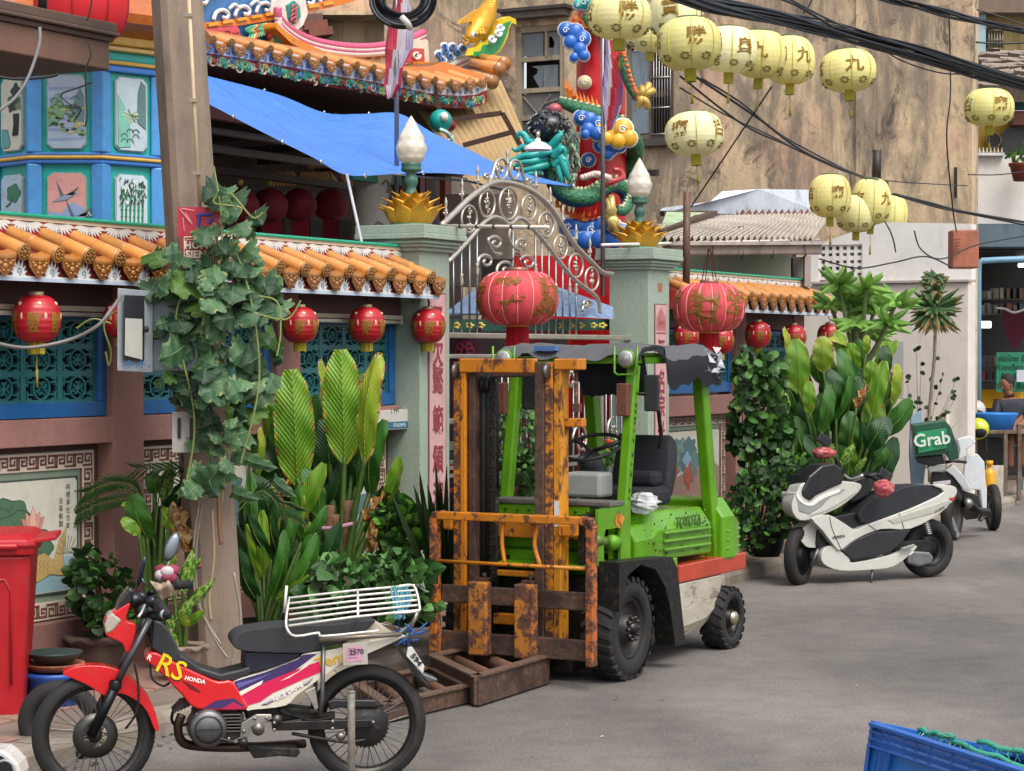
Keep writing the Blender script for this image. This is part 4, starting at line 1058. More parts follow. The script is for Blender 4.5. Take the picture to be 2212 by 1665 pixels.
# ---- octagonal tower at the left
def oct_tower():
 t=thing('pagoda_tower','octagonal blue and teal pagoda tower with painted landscape panels','pagoda')
 c1,c2=P(71,343,15.6),P(219,343,15.6)
 side=(c2-c1).length;Rr=side/(2*math.sin(PI/8));ap=Rr*math.cos(PI/8)
 mid=(c1+c2)/2
 f=Fr(mid.x,mid.y+ap,0,0);t.location=f.loc
 def oc(r,z,n=8):return[Vector((r*math.cos(-PI/2+PI/8+k*PI/4),r*math.sin(-PI/2+PI/8+k*PI/4),z))for k in range(8)]
 zz=lambda y:CAMH+(HOR-y)/FPX*15.6
 b=MB();b.loft([oc(Rr,.1),oc(Rr,zz(120))],'#1aa89c',sm=False);b.build('wall',M['gloss'],t,bevel=.004)
 def band(y0,y1,col,o,nm='gold_band',bev=.012):
  b=MB();b.loft([oc(Rr+o,zz(y1)),oc(Rr+o,zz(y0))],col,sm=False);b.build(nm,M['gloss'],t,bevel=bev)
 band(338,346,'#d8a94a',.06);band(331,338,'#3f7fd0',.04,'blue_moulding');band(346,356,'#3f7fd0',.045,'blue_moulding')
 band(132,141,'#d8a94a',.07);band(141,156,'#3f7fd0',.05,'blue_moulding');band(110,131,'#22b0a8',.02,'teal_moulding');band(80,100,'#e2b04e',.12,'gold_cornice');band(100,111,'#f0cd86',.08,'cream_moulding')
 for k in range(8):
  for z0,z1 in((zz(498),zz(356)),(zz(331),zz(156)),(.1,zz(500))):
   p=oc(Rr,0)[k];b=MB();b.box((p.x*.985,p.y*.985,(z0+z1)/2),(.105,.105,z1-z0),'#4a94d4',RZ(math.atan2(p.y,p.x)+PI/4));b.build('corner_post',M['gloss'],t,bevel=.01)
 def panel(k,y0,y1,bgc,art):
  a=-PI/2+k*PI/4
  m=RZ(a+PI/2)@T3(0,-ap,0);z0,z1=zz(y1),zz(y0);w=side*.27;c=.035
  b=MB(m);out=[(-w+c,z0),(w-c,z0),(w,z0+c),(w,z1-c),(w-c,z1),(-w+c,z1),(-w,z1-c),(-w,z0+c)]
  o2=[(x*1.09,z0-.012 if z<(z0+z1)/2 and abs(z-z0)<.001 else z)for x,z in out]
  b.prism([(x*1.07,z0+(z-z0)*1.03-.008)for x,z in out],.018,'#9aa9a4',T3(0,0,0));b.prism(out,.026,bgc)
  pn=b.build('painted_panel',M['gloss'],t)
  b=MB(m);Y=-.0275;H=z1-z0
  art(b,Y,w,z0,H);b.build('painting',M['paint'],pn)
 def hills(b,Y,w,z0,H):
  for i in range(6):flat(b,[(-w*.95,z0+H*(.1+.14*i)),(w*.95,z0+H*(.12+.14*i)),(w*.95,z0+H*(.15+.14*i)),(-w*.95,z0+H*(.14+.14*i))],Y-.0005,'#8fa6c8')
  flat(b,[(-w*.95,z0+H*.5),(-w*.6,z0+H*.72),(-w*.4,z0+H*.75),(-w*.2,z0+H*.6),(0,z0+H*.5),(-w*.5,z0+H*.35),(-w*.95,z0+H*.3)],Y-.0012,'#7fae88','#35583c',.004)
  flat(b,[(w*.2,z0+H*.4),(w*.5,z0+H*.7),(w*.75,z0+H*.82),(w*.95,z0+H*.7),(w*.95,z0+H*.3)],Y-.0012,'#6d8a8a','#22343a',.004)
  for i in range(46):x=random.uniform(-w*.9,w*.9);z=z0+H*(.18+random.random()*.4);flat(b,blob(x,z,random.uniform(.012,.03),.01,5,.2,i,9),Y-.0025-i*.00002,random.choice(['#3c5a34','#5f7f4a','#8fae62','#2c3c2c','#c3b878']))
  for i in range(9):line(b,spiral(random.uniform(-w*.7,w*.8),z0+H*random.uniform(.3,.75),.03,.5,0,1,6,.9),Y-.004,.005,'#2a3a36')
 def cliffs(b,Y,w,z0,H):
  flat(b,[(w*.35,z0+H*.4),(w*.4,z0+H*.8),(w*.6,z0+H*.97),(w*.9,z0+H*.9),(w*.92,z0+H*.3)],Y-.001,'#5c7d7a','#1f2f30',.004)
  flat(b,[(-w*.92,z0+H*.75),(-w*.5,z0+H*.6),(-w*.2,z0+H*.35),(-w*.1,z0+H*.05),(-w*.9,z0+H*.03)],Y-.0015,'#7fc2ae','#1f4f48',.004)
  for i in range(28):a=random.uniform(0,6.3);line(b,[(-w*.1,z0+H*.48),(-w*.1+.07*math.cos(a),z0+H*.48+.05*math.sin(a))],Y-.003,.008,random.choice(['#a9c9a0','#4f7a58','#d6e0c8']))
  for i in range(6):line(b,spiral(-w*.5+.05*(i%3),z0+H*(.1+.07*(i//2)),.03,.5,PI,-1,6,.9),Y-.004,.007,'#1d5a50')
 def inkrocks(b,Y,w,z0,H):
  for i,(x,z,rx,rz)in enumerate(((w*.5,.82,.06,.05),(w*.3,.7,.07,.045),(w*.1,.6,.05,.035),(w*.65,.64,.05,.05))):flat(b,blob(x,z0+H*z,rx,rz,4,.2,i),Y-.001,['#2f3a34','#4e6a50','#37463e','#6d7a62'][i])
  for i in range(5):b.tube([(w*(.2+.12*i),Y,z0+H*.2),(w*(.35+.1*i),Y,z0+H*.35),(w*(.3+.12*i),Y,z0+H*.5)],.008,'#1d2a2a',5)
  flat(b,[(-w*.9,z0+H*.3),(-w*.3,z0+H*.28),(-w*.05,z0+H*.1),(-w*.2,z0+.02),(-w*.9,z0+.02)],Y-.001,'#5d9a9a','#1f4046',.004)
 def birds(b,Y,w,z0,H):
  flat(b,[(-w*.96,z0+.01),(w*.96,z0+.01),(w*.96,z0+H*.4),(w*.3,z0+H*.5),(-w*.3,z0+H*.3),(-w*.96,z0+H*.35)],Y-.0006,'#8aa0c4')
  for x,z,s_ in((-.0,.62,1),(.08,.25,1.15)):
   zc=z0+H*z
   for pts,c_ in(([(-.1,-.05),(-.02,.0),(.05,.02),(.08,.015),(.0,-.035)],'#8893a8'),([(-.02,.0),(-.07,.1),(-.05,.03),(-.04,-.01)],'#55647c'),([(0,0),(.09,.06),(.05,.0)],'#6b5a5c'),([(.05,.02),(.09,.0),(.07,.03)],'#d8d4cc')):
    flat(b,[(x+p*s_,zc+q*s_)for p,q in pts],Y-.002,c_,'#1c242c',.003)
  for i in range(8):flat(b,blob(-w*.6+.03*i,z0+H*.08,.02,.014,5,.2,i,9),Y-.003,'#35645a')
 def bamboo(b,Y,w,z0,H):
  for i in range(6):
   x=-w*.7+i*w*.27;line(b,[(x,z0+.01),(x+.01,z0+H*.75)],Y-.001,.016,'#2f8a5a');line(b,[(x+.006,z0+.01),(x+.016,z0+H*.75)],Y-.0016,.004,'#1c4a34')
   for j in range(6):line(b,[(x-.01,z0+H*.12*j+.01),(x+.012,z0+H*.12*j+.01)],Y-.002,.005,'#173a2a')
  for i in range(90):x=random.uniform(-w*.8,w*.8);z=z0+H*random.uniform(.5,.95);a=random.uniform(-2.4,-.7);flat(b,petal(x,z,.035,.006,a),Y-.003-i*.00001,random.choice(['#2c3c34','#3f7a58','#dfe4dc','#57695e','#1f2c28']))
 def lotus_leaf(b,Y,w,z0,H):
  flat(b,blob(w*.25,z0+H*.68,.085,.06,5,.12),Y-.001,'#3f7a5c','#173a2a',.004);flat(b,blob(w*.4,z0+H*.2,.08,.05,5,.12),Y-.001,'#4f8a5c','#173a2a',.004)
  b.tube([(w*.2,Y,z0+H*.6),(-w*.1,Y,z0+H*.5),(-w*.5,Y,z0+H*.45)],.006,'#2a5a40',5)
 for k,up,upbg,lo,lobg in((-1,inkrocks,'#c9c6b6',lotus_leaf,'#a9bfce'),(0,hills,'#aebfd2',birds,'#d49a92'),(1,cliffs,'#b9cad2',bamboo,'#c3d2dc'),(-2,hills,'#b9c6cc',birds,'#c9a8a0'),(2,hills,'#b9c6cc',birds,'#c9a8a0')):
  panel(k,166,322,upbg,up);panel(k,376,500,lobg,lo)
 b=MB();b.loft([oc(Rr+.12,zz(82)),oc(Rr+.32,zz(60)),oc(Rr+.34,zz(40)),oc(Rr*.5,zz(-90))],'#c3671f',sm=False);b.build('upper_roof',M['glaze'],t)
 return t
oct_tower()
b=MB(F0.M)
def canopy():
 t=thing('concrete_canopy','brown concrete canopy slab jutting in at the top left corner','canopy')
 e=FH(237,110,.3);zb=FH(237,153,.3).z;zt=FH(237,92,.3).z
 b=MB(F0.M);b.bb((-3,.3,zb),(e.x,1.7,zt),'#75574a');b.build('slab',M['plaster'],t,bevel=.01)
 for o,a,c in((.02,zt,zt+.035),(.05,zt+.035,zt+.06),(.035,zt+.06,zt+.12)):
  b=MB(F0.M);b.bb((-3,.3-o,a),(e.x+o,1.7,c),'#5d4a40');b.build('moulding',M['plaster'],t,bevel=.008)
 b=MB(F0.M);p=FH(92,40,.5);b.tube([p,p+Vector((0,0,.5))],.028,'#2e2a28',8);b.box(p,(.09,.09,.03),'#2e2a28');b.build('pipe_stub',M['dark'],t)
 for x0,x1 in((-.5,-.38),(-.05,.05),(.38,.48)):
  b=MB(F0.M);b.bb((x0,1.0,.1),(x1,1.1,zb),'#4a3b34');
canopy()
# ---- red dragon column
DY=21.8
def Dp(px,py,dy=0.0):return P(px,py,DY+dy)
dc=thing('dragon_column','tall red column with painted clouds behind the right gate pillar','column')
cx=Dp(1298,300);r=54/FPX*DY
b=MB();b.lathe([(r*1.1,.1),(r*1.05,2.5),(r,4.0),(r*.96,6.2)],'#c3161c',32,T3(cx.x,cx.y,0));b.build('shaft',M['gloss'],dc)
def lobes(cs,px0=0):return cs
def cloud(par,items,dy,rim='#dfe2e6',fill='#1f5fb4',gap=.03,swirl=True):
 b=MB()
 for ii,(x,y,r_)in enumerate(items):
  p=Dp(x,y,dy-.006*ii);rr=r_*1.3/FPX*DY
  b.lathe([(0,.05),(rr*.7,.055),(rr*.93,.04),(rr,0),(rr*.93,-.05)],rim,18,T3(p.x,p.y,p.z)@RX(PI/2))
  b.lathe([(0,.062),(rr*.8,.062),(rr*.84,.05)],fill,18,T3(p.x,p.y-.012,p.z)@RX(PI/2))
 if swirl:
  for(x,y,r_)in items[::2]:
   p=Dp(x,y,dy-.085);rr=r_/FPX*DY*.5
   b.tube([(a,p.y,c)for a,c in spiral(p.x,p.z,rr,1.3,0,1,14,.2)],rr*.17,rim,6)
 b.build('cloud_relief',M['gloss'],par)
cloud(dc,[(1222,66,14),(1242,72,17),(1258,85,15),(1232,92,13),(1252,108,13),(1240,126,9),(1262,122,10)],-.3)
cloud(dc,[(1262,5,16),(1280,14,13),(1248,12,9)],-.32,fill='#1d9a8c')
cloud(dc,[(1256,256,15),(1272,262,17),(1292,268,15),(1270,282,14),(1290,290,14),(1264,292,9)],-.5)
cloud(dc,[(1300,285,15),(1322,292,18),(1345,280,19),(1358,300,16),(1335,306,14),(1310,300,12)],-.52,fill='#d9a21c')
cloud(dc,[(1298,315,14),(1318,322,15),(1338,318,12),(1312,334,11)],-.45)
cloud(dc,[(1271,347,13)],-.35,fill='#2f5f9c');cloud(dc,[(1263,179,12)],-.3,fill='#c9b37a')
cloud(dc,[(1226,492,16),(1250,488,17),(1276,498,19),(1300,490,17),(1322,492,18),(1344,500,14),(1240,515,15),(1265,520,17),(1296,518,18),(1326,520,16)],-.6)
def flames(pts,dy,col='#d8601c',L=26,lean=-.35):
 b=MB()
 for k in range(len(pts)-1):
  (x0,y0),(x1,y1)=pts[k],pts[k+1]
  for j in range(3):
   t=j/3;x,y=x0+(x1-x0)*t,y0+(y1-y0)*t;h=L*random.uniform(.7,1.15);w=5
   q=[Dp(x-w,y+3,dy),Dp(x-w*1.1,y-h*.35,dy-.02),Dp(x+lean*h*.6,y-h,dy),Dp(x+w*.3,y-h*.4,dy-.03),Dp(x+w,y+3,dy)]
   v=q+[p+Vector((0,.05,0))for p in q]
   b.add(v,[(0,1,2,3,4),(9,8,7,6,5)]+[(i,i+5,(i+1)%5+5,(i+1)%5)for i in range(5)],random.choice([col,'#e07a24','#c84a18','#dd8a2a']))
 b.build('flame_relief',M['gloss'],dc)
flames([(1226,205),(1250,225),(1275,236),(1302,242)],-.35,L=38)
flames([(1240,52),(1262,58),(1290,62)],-.33,L=34);flames([(1205,446),(1235,468),(1262,476),(1300,470)],-.7,L=26,lean=.1);flames([(1348,270),(1362,290)],-.2,L=30)
dr=thing('dragon_sculpture','green scaled dragon with black mane and teal fins coiled round the red column','sculpture')
def snake(pts,rs,col,belly=None,scale=True,nm='coil',kk=6):
 q=spline([Dp(x,y,dy)for x,y,dy in pts],kk);n=len(q)
 rr=[]
 for i in range(n):
  t=i/(n-1)*(len(rs)-1);a=int(min(t,len(rs)-2));rr.append((rs[a]+(rs[a+1]-rs[a])*(t-a))/FPX*DY)
 b=MB();b.tube(q,rr,col,16)
 for k in range(len(b.c)):
  ring=k//16;sgm=k%16
  if(ring+sgm)%2:b.c[k]=tuple(c*.62 for c in b.c[k])
  if belly and sgm in(5,6,7):b.c[k]=lin(belly)
 o=b.build(nm,M['scales'],dr)
 sp=MB()
 for i in range(0,n-1,2):
  p=q[i];d=(q[i+1]-p).normalized();up=Vector((0,-.4,1));up=(up-d*up.dot(d)).normalized()
  if i%2==0:sp.tube([p+up*rr[i]*.85,p+up*(rr[i]*1.25)+d*.02],[.03,.006],'#b8c29a' if nm=='coil' else '#d86a24',6)
 sp.build('back_spine',M['gloss'],o)
 return o
GC='#2f7a4c'
snake([(1212,222,-.35),(1240,232,-.45),(1275,243,-.5),(1310,255,-.5),(1345,275,-.4),(1368,305,-.2),(1372,335,0),(1358,365,.1),(1335,380,.2)],[10,14,16,17,18,19,19,18,14],GC)
snake([(1190,300,-.7),(1188,340,-.8),(1192,380,-.8),(1210,412,-.8),(1240,428,-.8),(1272,426,-.7),(1300,408,-.6),(1325,400,-.5),(1348,412,-.4),(1356,436,-.4),(1345,456,-.5),(1332,450,-.55)],[12,15,17,19,20,20,18,17,16,15,12,6],'#357f56','#1f4a6a')
snake([(1262,40,-.3),(1285,50,-.35),(1310,72,-.3),(1330,88,-.1),(1345,95,.1)],[12,14,15,14,12],GC)
snake([(1345,125,-.2),(1352,150,-.3),(1360,180,-.35),(1372,205,-.4),(1385,215,-.5)],[13,14,12,9,7],'#2a5f3f',nm='arm')
b=MB()
for a in((1385,190),(1402,182),(1412,196),(1398,236),(1378,232)):
 q=spline([Dp(1383,212,-.5),Dp((a[0]+1385)/2+4,(a[1]+212)/2-4,-.56),Dp(a[0],a[1],-.5)],4);b.tube(q,[.045]*4+[.035]*4+[.01],'#cfa851',8)
b.build('claw',M['gold'],dr)
b=MB()
for k,a in enumerate(((1312,430),(1320,422),(1308,470),(1318,500),(1332,512),(1340,500))):
 q=spline([Dp(1318,470,-.72),Dp((a[0]+1318)/2+3,(a[1]+470)/2,-.78),Dp(a[0],a[1],-.7)],4);b.tube(q,[.055]*4+[.035]*4+[.01],'#c9b26c',8)
b.build('claw',M['gold'],dr)
b=MB();c=Dp(1186,276,-.75);b.ell(c,.19,.17,.145,'#2a2b2f',18,12)
for i in range(150):
 a=random.uniform(0,6.28);e=random.uniform(-.3,1.4)
 v=Vector((math.cos(a)*math.cos(e)*.19,math.sin(a)*math.cos(e)*.17,math.sin(e)*.145));p=c+v
 b.tube([p,p+v*.1+Vector((0,-.01,.0)),p+v*.12+Vector((random.uniform(-.02,.02),-.02,-.02))],.011,random.choice(['#1f2024','#3a3b40','#55565a']),5)
b.build('mane',M['gloss'],dr)
b=MB()
for pts in([(1180,318,-.9),(1155,322,-.95),(1130,318,-.95),(1116,326,-.95),(1106,320,-.95)],[(1180,330,-.9),(1150,336,-.95),(1128,338,-.95),(1104,348,-.95),(1099,343,-.95)],[(1182,342,-.9),(1150,350,-.95),(1125,352,-.95),(1108,362,-.95)],[(1184,356,-.9),(1155,364,-.95),(1132,368,-.95),(1118,362,-.95)],[(1160,312,-.9),(1142,308,-.95),(1134,294,-.95),(1124,288,-.95),(1118,294,-.95),(1124,300,-.95)],[(1165,372,-.9),(1145,376,-.95),(1130,380,-.95)],
[(1190,320,-.95),(1204,300,-1.0),(1212,290,-1.0),(1206,284,-1.0)],[(1196,340,-.95),(1212,322,-1.0),(1220,330,-1.0),(1216,345,-1.0)],[(1198,360,-.95),(1216,345,-1.0),(1224,358,-1.0),(1220,372,-1.0)],[(1205,350,-.95),(1210,380,-1.0),(1214,398,-1.0)],[(1212,340,-.98),(1222,370,-1.02),(1228,392,-1.0)],[(1160,345,-.9),(1175,332,-.97),(1195,328,-.97),(1212,312,-1.0)]):
 q=spline([Dp(*p)for p in pts],5);n=len(q);b.tube(q,[.05*(1-.8*i/n)for i in range(n)],'#1d9c96',8)
b.build('fins',M['gloss'],dr)
b=MB()
for i in range(70):
 x=random.uniform(1205,1252);y=random.uniform(285,398);x+=(y-285)*-.05
 p=Dp(x,y,-.8-random.random()*.1);b.tube([p,p+Vector((random.uniform(-.05,.05),-.03,-.07))],[.02,.006],random.choice(['#8fa88c','#4f7a5c','#c9c7b0','#5c6a5f','#2f5a44','#7c6a52']),5)
c=Dp(1226,330,-.75);b.ell(c,.12,.1,.26,'#55705a',14,10);b.build('face',M['scales'],dr)
b=MB();c=Dp(1199,236,-.5);b.ell(c,.07,.07,.055,'#b3525a',12,8);b.tube(spline([Dp(1262,386,-.75),Dp(1285,376,-.8),Dp(1310,384,-.8),Dp(1330,400,-.75)],5),.03,'#d9b8b0',8)
for k in range(9):b.ell(Dp(1258+k*7,384-6*math.sin(k/8*PI),-.8),.035,.03,.03,'#dcc4bc',7,5)
b.tube(spline([Dp(1300,405,-.75),Dp(1325,392,-.8),Dp(1345,384,-.7),Dp(1340,370,-.6),Dp(1325,368,-.6)],5),.028,'#a83a3a',8);b.build('frill',M['gloss'],dr,stuff=True)
hl=thing('hanging_lamp','small white enamel lamp shade in front of the dragon head','lamp',loc=Dp(1162,318,-1.6));b=MB();b.lathe([(.13,-.03),(.125,-.0),(.06,.04),(.03,.05),(.02,.08),(.0,.085)],'#e4e0d6',20);b.build('shade',M['gloss'],hl)
b=MB();b.tube([(0,0,.08),(0.0,0,.14)],.02,'#b8b09a',8);b.build('holder',M['metal'],hl)
# ---- ribbed canopy between roof corner and old building
def world_sheet(name,pts,Ys,n,amp,col,mat,lab,cat,par=None,swap=False):
 b=MB();q=[P(x,y,Y)for(x,y),Y in zip(pts,Ys)]
 corrug(b,q[0],q[1],q[2],q[3],n,amp,col);o=b.build(name,mat,par)
 if lab:tag(o,lab,cat)
 return o
sh=world_sheet('ribbed_canopy',[(905,235),(1085,175),(1150,330),(1040,420)],[23.5,25,24,22.5],15,.03,'#c4a87c',M['cloth'],'sloping tan ribbed plastic canopy beside the old building','canopy')
b=MB()
for a,c in(((958,262),(1085,245)),((1085,245),(1135,335)),((1000,315),(1110,285)),((940,200),(955,262))):b.bar(P(*a,22.8),P(*c,22.8),.05,.05,'#4a3028')
b.build('frame',M['dark'],sh)
# ---- things seen through the gate
def world_box(name,x0,y0,x1,y1,Y,d,col,mat,lab=None,cat=None,par=None,group=None):
 """box facing the street-end direction, front face measured at distance Y"""
 b=MB();p,q=P(x0,y1,Y),P(x1,y0,Y);b.bb((p.x,Y,p.z),(q.x,Y+d,q.z),col);o=b.build(name,mat,par,bevel=.004)
 if lab:tag(o,lab,cat,group)
 return o
t=thing('red_corrugated_fence','bright red ribbed metal fence seen through the right half of the gate','fence')
b=MB();corrug(b,P(1112,553,20.0),P(1330,553,21.6),P(1330,705,21.6),P(1112,705,20.0),16,.012,'#c41a1e');b.build('ribbed_sheet',M['gloss'],t)
b=MB();corrug(b,P(1230,690,20.5),P(1330,690,21.5),P(1330,900,21.5),P(1230,900,20.5),12,.012,'#b3171c');b.build('ribbed_sheet',M['gloss'],t)
b=MB();b.add([P(960,678,17.6),P(1090,678,18.2),P(1090,622,19.0),P(1030,622,19.0)],[(0,1,2,3)],'#7f94b4');b.add([P(960,675,17.6),P(1070,675,18.2),P(1070,682,18.2),P(960,682,17.6)],[(0,1,2,3)],'#7d90ac')
b.add([P(1090,678,18.2),P(1325,690,19.6),P(1325,664,19.7),P(1160,604,19.2),P(1090,622,19.0)],[(0,1,2,3,4)],'#8398b8');tag(b.build('forecourt_canopy',M['tarp']),'pale blue sloping awning seen through the gate bars','awning')
fbd=thing('flower_board','dark green board with yellow painted flowers behind the gate rails','board')
b=MB();p,q=P(965,717,17.9),P(1300,692,19.4);b.bar(P(965,704,17.5),P(1320,702,20.2),.012,.1,'#0f4a40',up=(0,0,1));b.build('board',M['gloss'],fbd)
for i,x in enumerate((985,1012,1036,1205,1230,1252,1280,1300)):
 k=(x-965)/355;p=P(x,704,17.44+2.7*k);b=MB()
 for a in range(5):b.ell((p.x+.03*math.cos(a*1.26),p.y-.02,p.z+.018*math.sin(a*1.26)),.022,.006,.012,'#d8c05a',6,4)
 b.build('painted_flower',M['gloss'],fbd)
cu=world_box('patterned_curtain',965,708,1040,905,17.9,.03,'#3c1026',M['cloth'],'dark plum curtain with red flowers behind the left gate bars','curtain')
b=MB()
for zc in(760,815,870):
 for k in range(8):
  a=k*PI/4;p=P(1003+13*math.cos(a),zc+15*math.sin(a),17.87);b.tube([(x,p.y,z)for x,z in spiral(p.x,p.z,.03,1,a,1,8,.9)],.004,'#9a2a48',4)
b.build('woven_flowers',M['cloth'],cu)
altar=thing('altar_table','grey stone altar table with red and dark tiers behind the left gate bars','altar')
for y0,y1,x0,x1,col in((905,915,962,1050,'#c9bfa8'),(916,950,966,1045,'#3a2426'),(952,972,962,1050,'#8d9684'),(975,990,966,1050,'#3c3c38'),(992,1001,962,1050,'#a9a596'),(1002,1016,966,1050,'#b3252b'),(1018,1050,968,1048,'#2a2022'),(1052,1064,966,1050,'#b3252b'),(1066,1200,968,1048,'#1d1b1c')):
 world_box('tier',x0,y0,x1,y1,17.6,.3,col,M['paint'],par=altar)
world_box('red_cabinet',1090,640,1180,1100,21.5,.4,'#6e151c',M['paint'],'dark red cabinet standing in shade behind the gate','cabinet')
world_box('interior_backdrop',1040,560,1240,1120,24.0,.2,'#2b2725',M['plaster'],'dark backdrop painted for the shaded interior behind the gate','wall')  # dark box added as backdrop, the interior's shade is in its colour
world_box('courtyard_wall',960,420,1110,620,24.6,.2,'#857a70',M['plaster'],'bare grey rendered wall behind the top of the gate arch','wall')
# == OLD BUILDING AND SHEDS
FW=F0.sub(19.4,0,0,-PI/2)
def fw(px,py,y=0):return FW.hit(px,py,'y',y)
ob=thing('old_building','tall stained tan plaster building with broken windows filling the background','building')
xr=fw(2100,300).x;xl=fw(540,300).x;zt=11.5
w1=(fw(1113,60),fw(1219,345));w2=(fw(1352,96),fw(1455,300))
def rect(b,x0,x1,z0,z1,y0=0,y1=.28,col='#a89274'):b.bb((x0,y0,z0),(x1,y1,z1),col)
b=MB(FW.M)
A0,A1,AZ1,AZ0=w1[0].x,w1[1].x,w1[0].z,w1[1].z;B0,B1,BZ1,BZ0=w2[0].x,w2[1].x,w2[0].z,w2[1].z
n=0
def wallgrid():
 xs=[xl,A0,A1,B0,B1,xr];
 rect(b,xl,A0,0,zt);rect(b,A0,A1,0,AZ0);rect(b,A0,A1,AZ1,zt);rect(b,A1,B0,0,zt);rect(b,B0,B1,0,BZ0);rect(b,B0,B1,BZ1,zt);rect(b,B1,xr,0,zt)
wallgrid()
ob_wall=b.build('wall',M['oldwall'],ob)
b=MB(FW.M);p,q=fw(1852,0),fw(1892,0);b.bb((p.x,-.05,2),(q.x,0,zt),'#8d8374');b.build('pilaster',M['oldwall'],ob)
b=MB(FW.M);b.bb((A0-.12,-.22,AZ1+.1),(A1+.1,0,AZ1+.2),'#5a5048');b.bb((A0-.18,-.26,AZ1+.2),(A1+.16,0,AZ1+.25),'#3d3731');b.build('window_hood',M['plaster'],ob)
b=MB(FW.M);b.bb((B0-.1,-.12,BZ0-.1),(B1+.12,.02,BZ0),'#4a443d');b.build('window_sill',M['plaster'],ob)
def window(x0,x1,z0,z1,rows,cols,fcol,lab=None,pcol='#59636b',bars=0,fw_=.09):
 fr=MB(FW.M)
 fr.bb((x0,.02,z0),(x0+fw_,.12,z1),fcol);fr.bb((x1-fw_,.02,z0),(x1,.12,z1),fcol);fr.bb((x0,.02,z1-fw_),(x1,.12,z1),fcol);fr.bb((x0,.02,z0),(x1,.12,z0+fw_),fcol)
 win=fr.build('window',M['plaster'],ob,bevel=.006)
 bk=MB(FW.M);bk.bb((x0,.36,z0),(x1,.4,z1),'#14161a');bk.build('room_shade_sheet',M['paint'],win)  # thin black sheet in place of a room, its darkness is painted
 for zz_ in rows:
  m_=MB(FW.M);m_.bb((x0+fw_,.03,zz_-.035),(x1-fw_,.11,zz_+.035),fcol);m_.build('transom',M['plaster'],win)
 for xx_ in cols:
  m_=MB(FW.M);m_.bb((xx_-.02,.035,z0+fw_),(xx_+.02,.1,z1-fw_),fcol);m_.build('mullion',M['plaster'],win)
 return win
zz1=fw(1160,127).z;zz2=fw(1160,195).z;zz3=fw(1160,254).z;xm=fw(1177,100).x
wn=window(A0,A1,AZ0,AZ1,[zz1,zz2,zz3],[],'#9d8d76')
m_=MB(FW.M);m_.bb((xm-.02,.03,zz1),(xm+.02,.1,AZ1-.09),'#9d8d76');m_.build('mullion',M['plaster'],wn)
def pane(pts,holes=False,col='#6f7880'):
 b=MB(FW.M);q=[fw(x,y,.07)for x,y in pts];b.add(q,[tuple(range(len(q)))],col);b.build('pane',M['plaster'],wn)
pane([(1122,66),(1174,62),(1174,122),(1122,124)],col='#767c80')
pane([(1180,62),(1212,60),(1212,120),(1196,121),(1196,103),(1198,92),(1192,80),(1182,80),(1180,66)],col='#7f858a');pane([(1180,100),(1186,104),(1196,104),(1196,121),(1180,122)],col='#7f858a')
pane([(1148,144),(1162,150),(1160,160),(1152,166),(1158,178),(1166,190),(1172,190),(1174,142)],col='#666f75');pane([(1174,142),(1206,140),(1206,188),(1174,190)],col='#6f777b')
pane([(1125,205),(1207,200),(1207,250),(1125,252)],col='#6d6a66');pane([(1125,262),(1207,258),(1207,320),(1125,322)],col='#5d5e5f')
for pts in([(1130,210),(1160,245),(1175,225),(1205,215)],[(1165,240),(1190,205)],[(1180,232),(1200,245)]):
 b=MB(FW.M);b.tube([fw(x,y,.05)for x,y in pts],.012,'#8d8880',5);b.build('crack_tape',M['plaster'],wn)
wn2=window(B0,B1,BZ0,BZ1,[fw(1400,205).z],[fw(1403,200).x],'#6b5c50',fw_=.08)
for k in range(7):
 x=fw(1412+k*6,200).x;b=MB(FW.M);b.tube([(x,.0,BZ0+.08),(x,.0,BZ1-.08)],.01,'#9a9690',6);b.build('window_bar',M['metal'],wn2)
for z in(fw(1400,170).z,fw(1400,235).z,fw(1400,292).z):
 b=MB(FW.M);b.tube([(fw(1405,200).x,-.01,z),(B1-.06,-.01,z)],.013,'#a8a49c',6);b.build('window_bar',M['metal'],wn2)
b=MB(FW.M);b.bb((B0+.08,.05,BZ0+.1),(fw(1400,200).x,.07,BZ1-.1),'#7b8891');b.build('pane',M['plaster'],wn2)
b=MB(FW.M);b.bb((fw(2063,0).x,-.02,fw(2065,427).z),(fw(2069,0).x,0,fw(2065,362).z),'#2a1f1c');b.build('wall_slot',M['plaster'],ob)
lb_=thing('roof_block','low grimy block with concrete roof edge behind the pink curved ridge','building')
for x0,y0,x1,y1,Y,d,col,nm in((655,33,830,130,27.5,1,'#9a8b74','wall'),(590,24,850,33,27.0,1.6,'#6b6258','roof_edge'),(560,-40,840,24,28.5,1,'#6d6152','upper_wall'),(830,10,860,120,26.9,.3,'#6c5f50','corner_post')):
 world_box(nm,x0,y0,x1,y1,Y,d,col,M['oldwall'],par=lb_)
b=MB()
for k in range(9):p=P(600+k*11,45+(k%3)*14,26.8);b.box(p,(.3,.3,.1),random.choice(['#7a4636','#8a5a44','#6b4a3c']),RY(-.15)@RZ(.3))
tag(b.build('stacked_roof_tiles',M['terra']),'loose brown roof tiles stacked beside the low grimy block','roof tiles',kind='stuff')
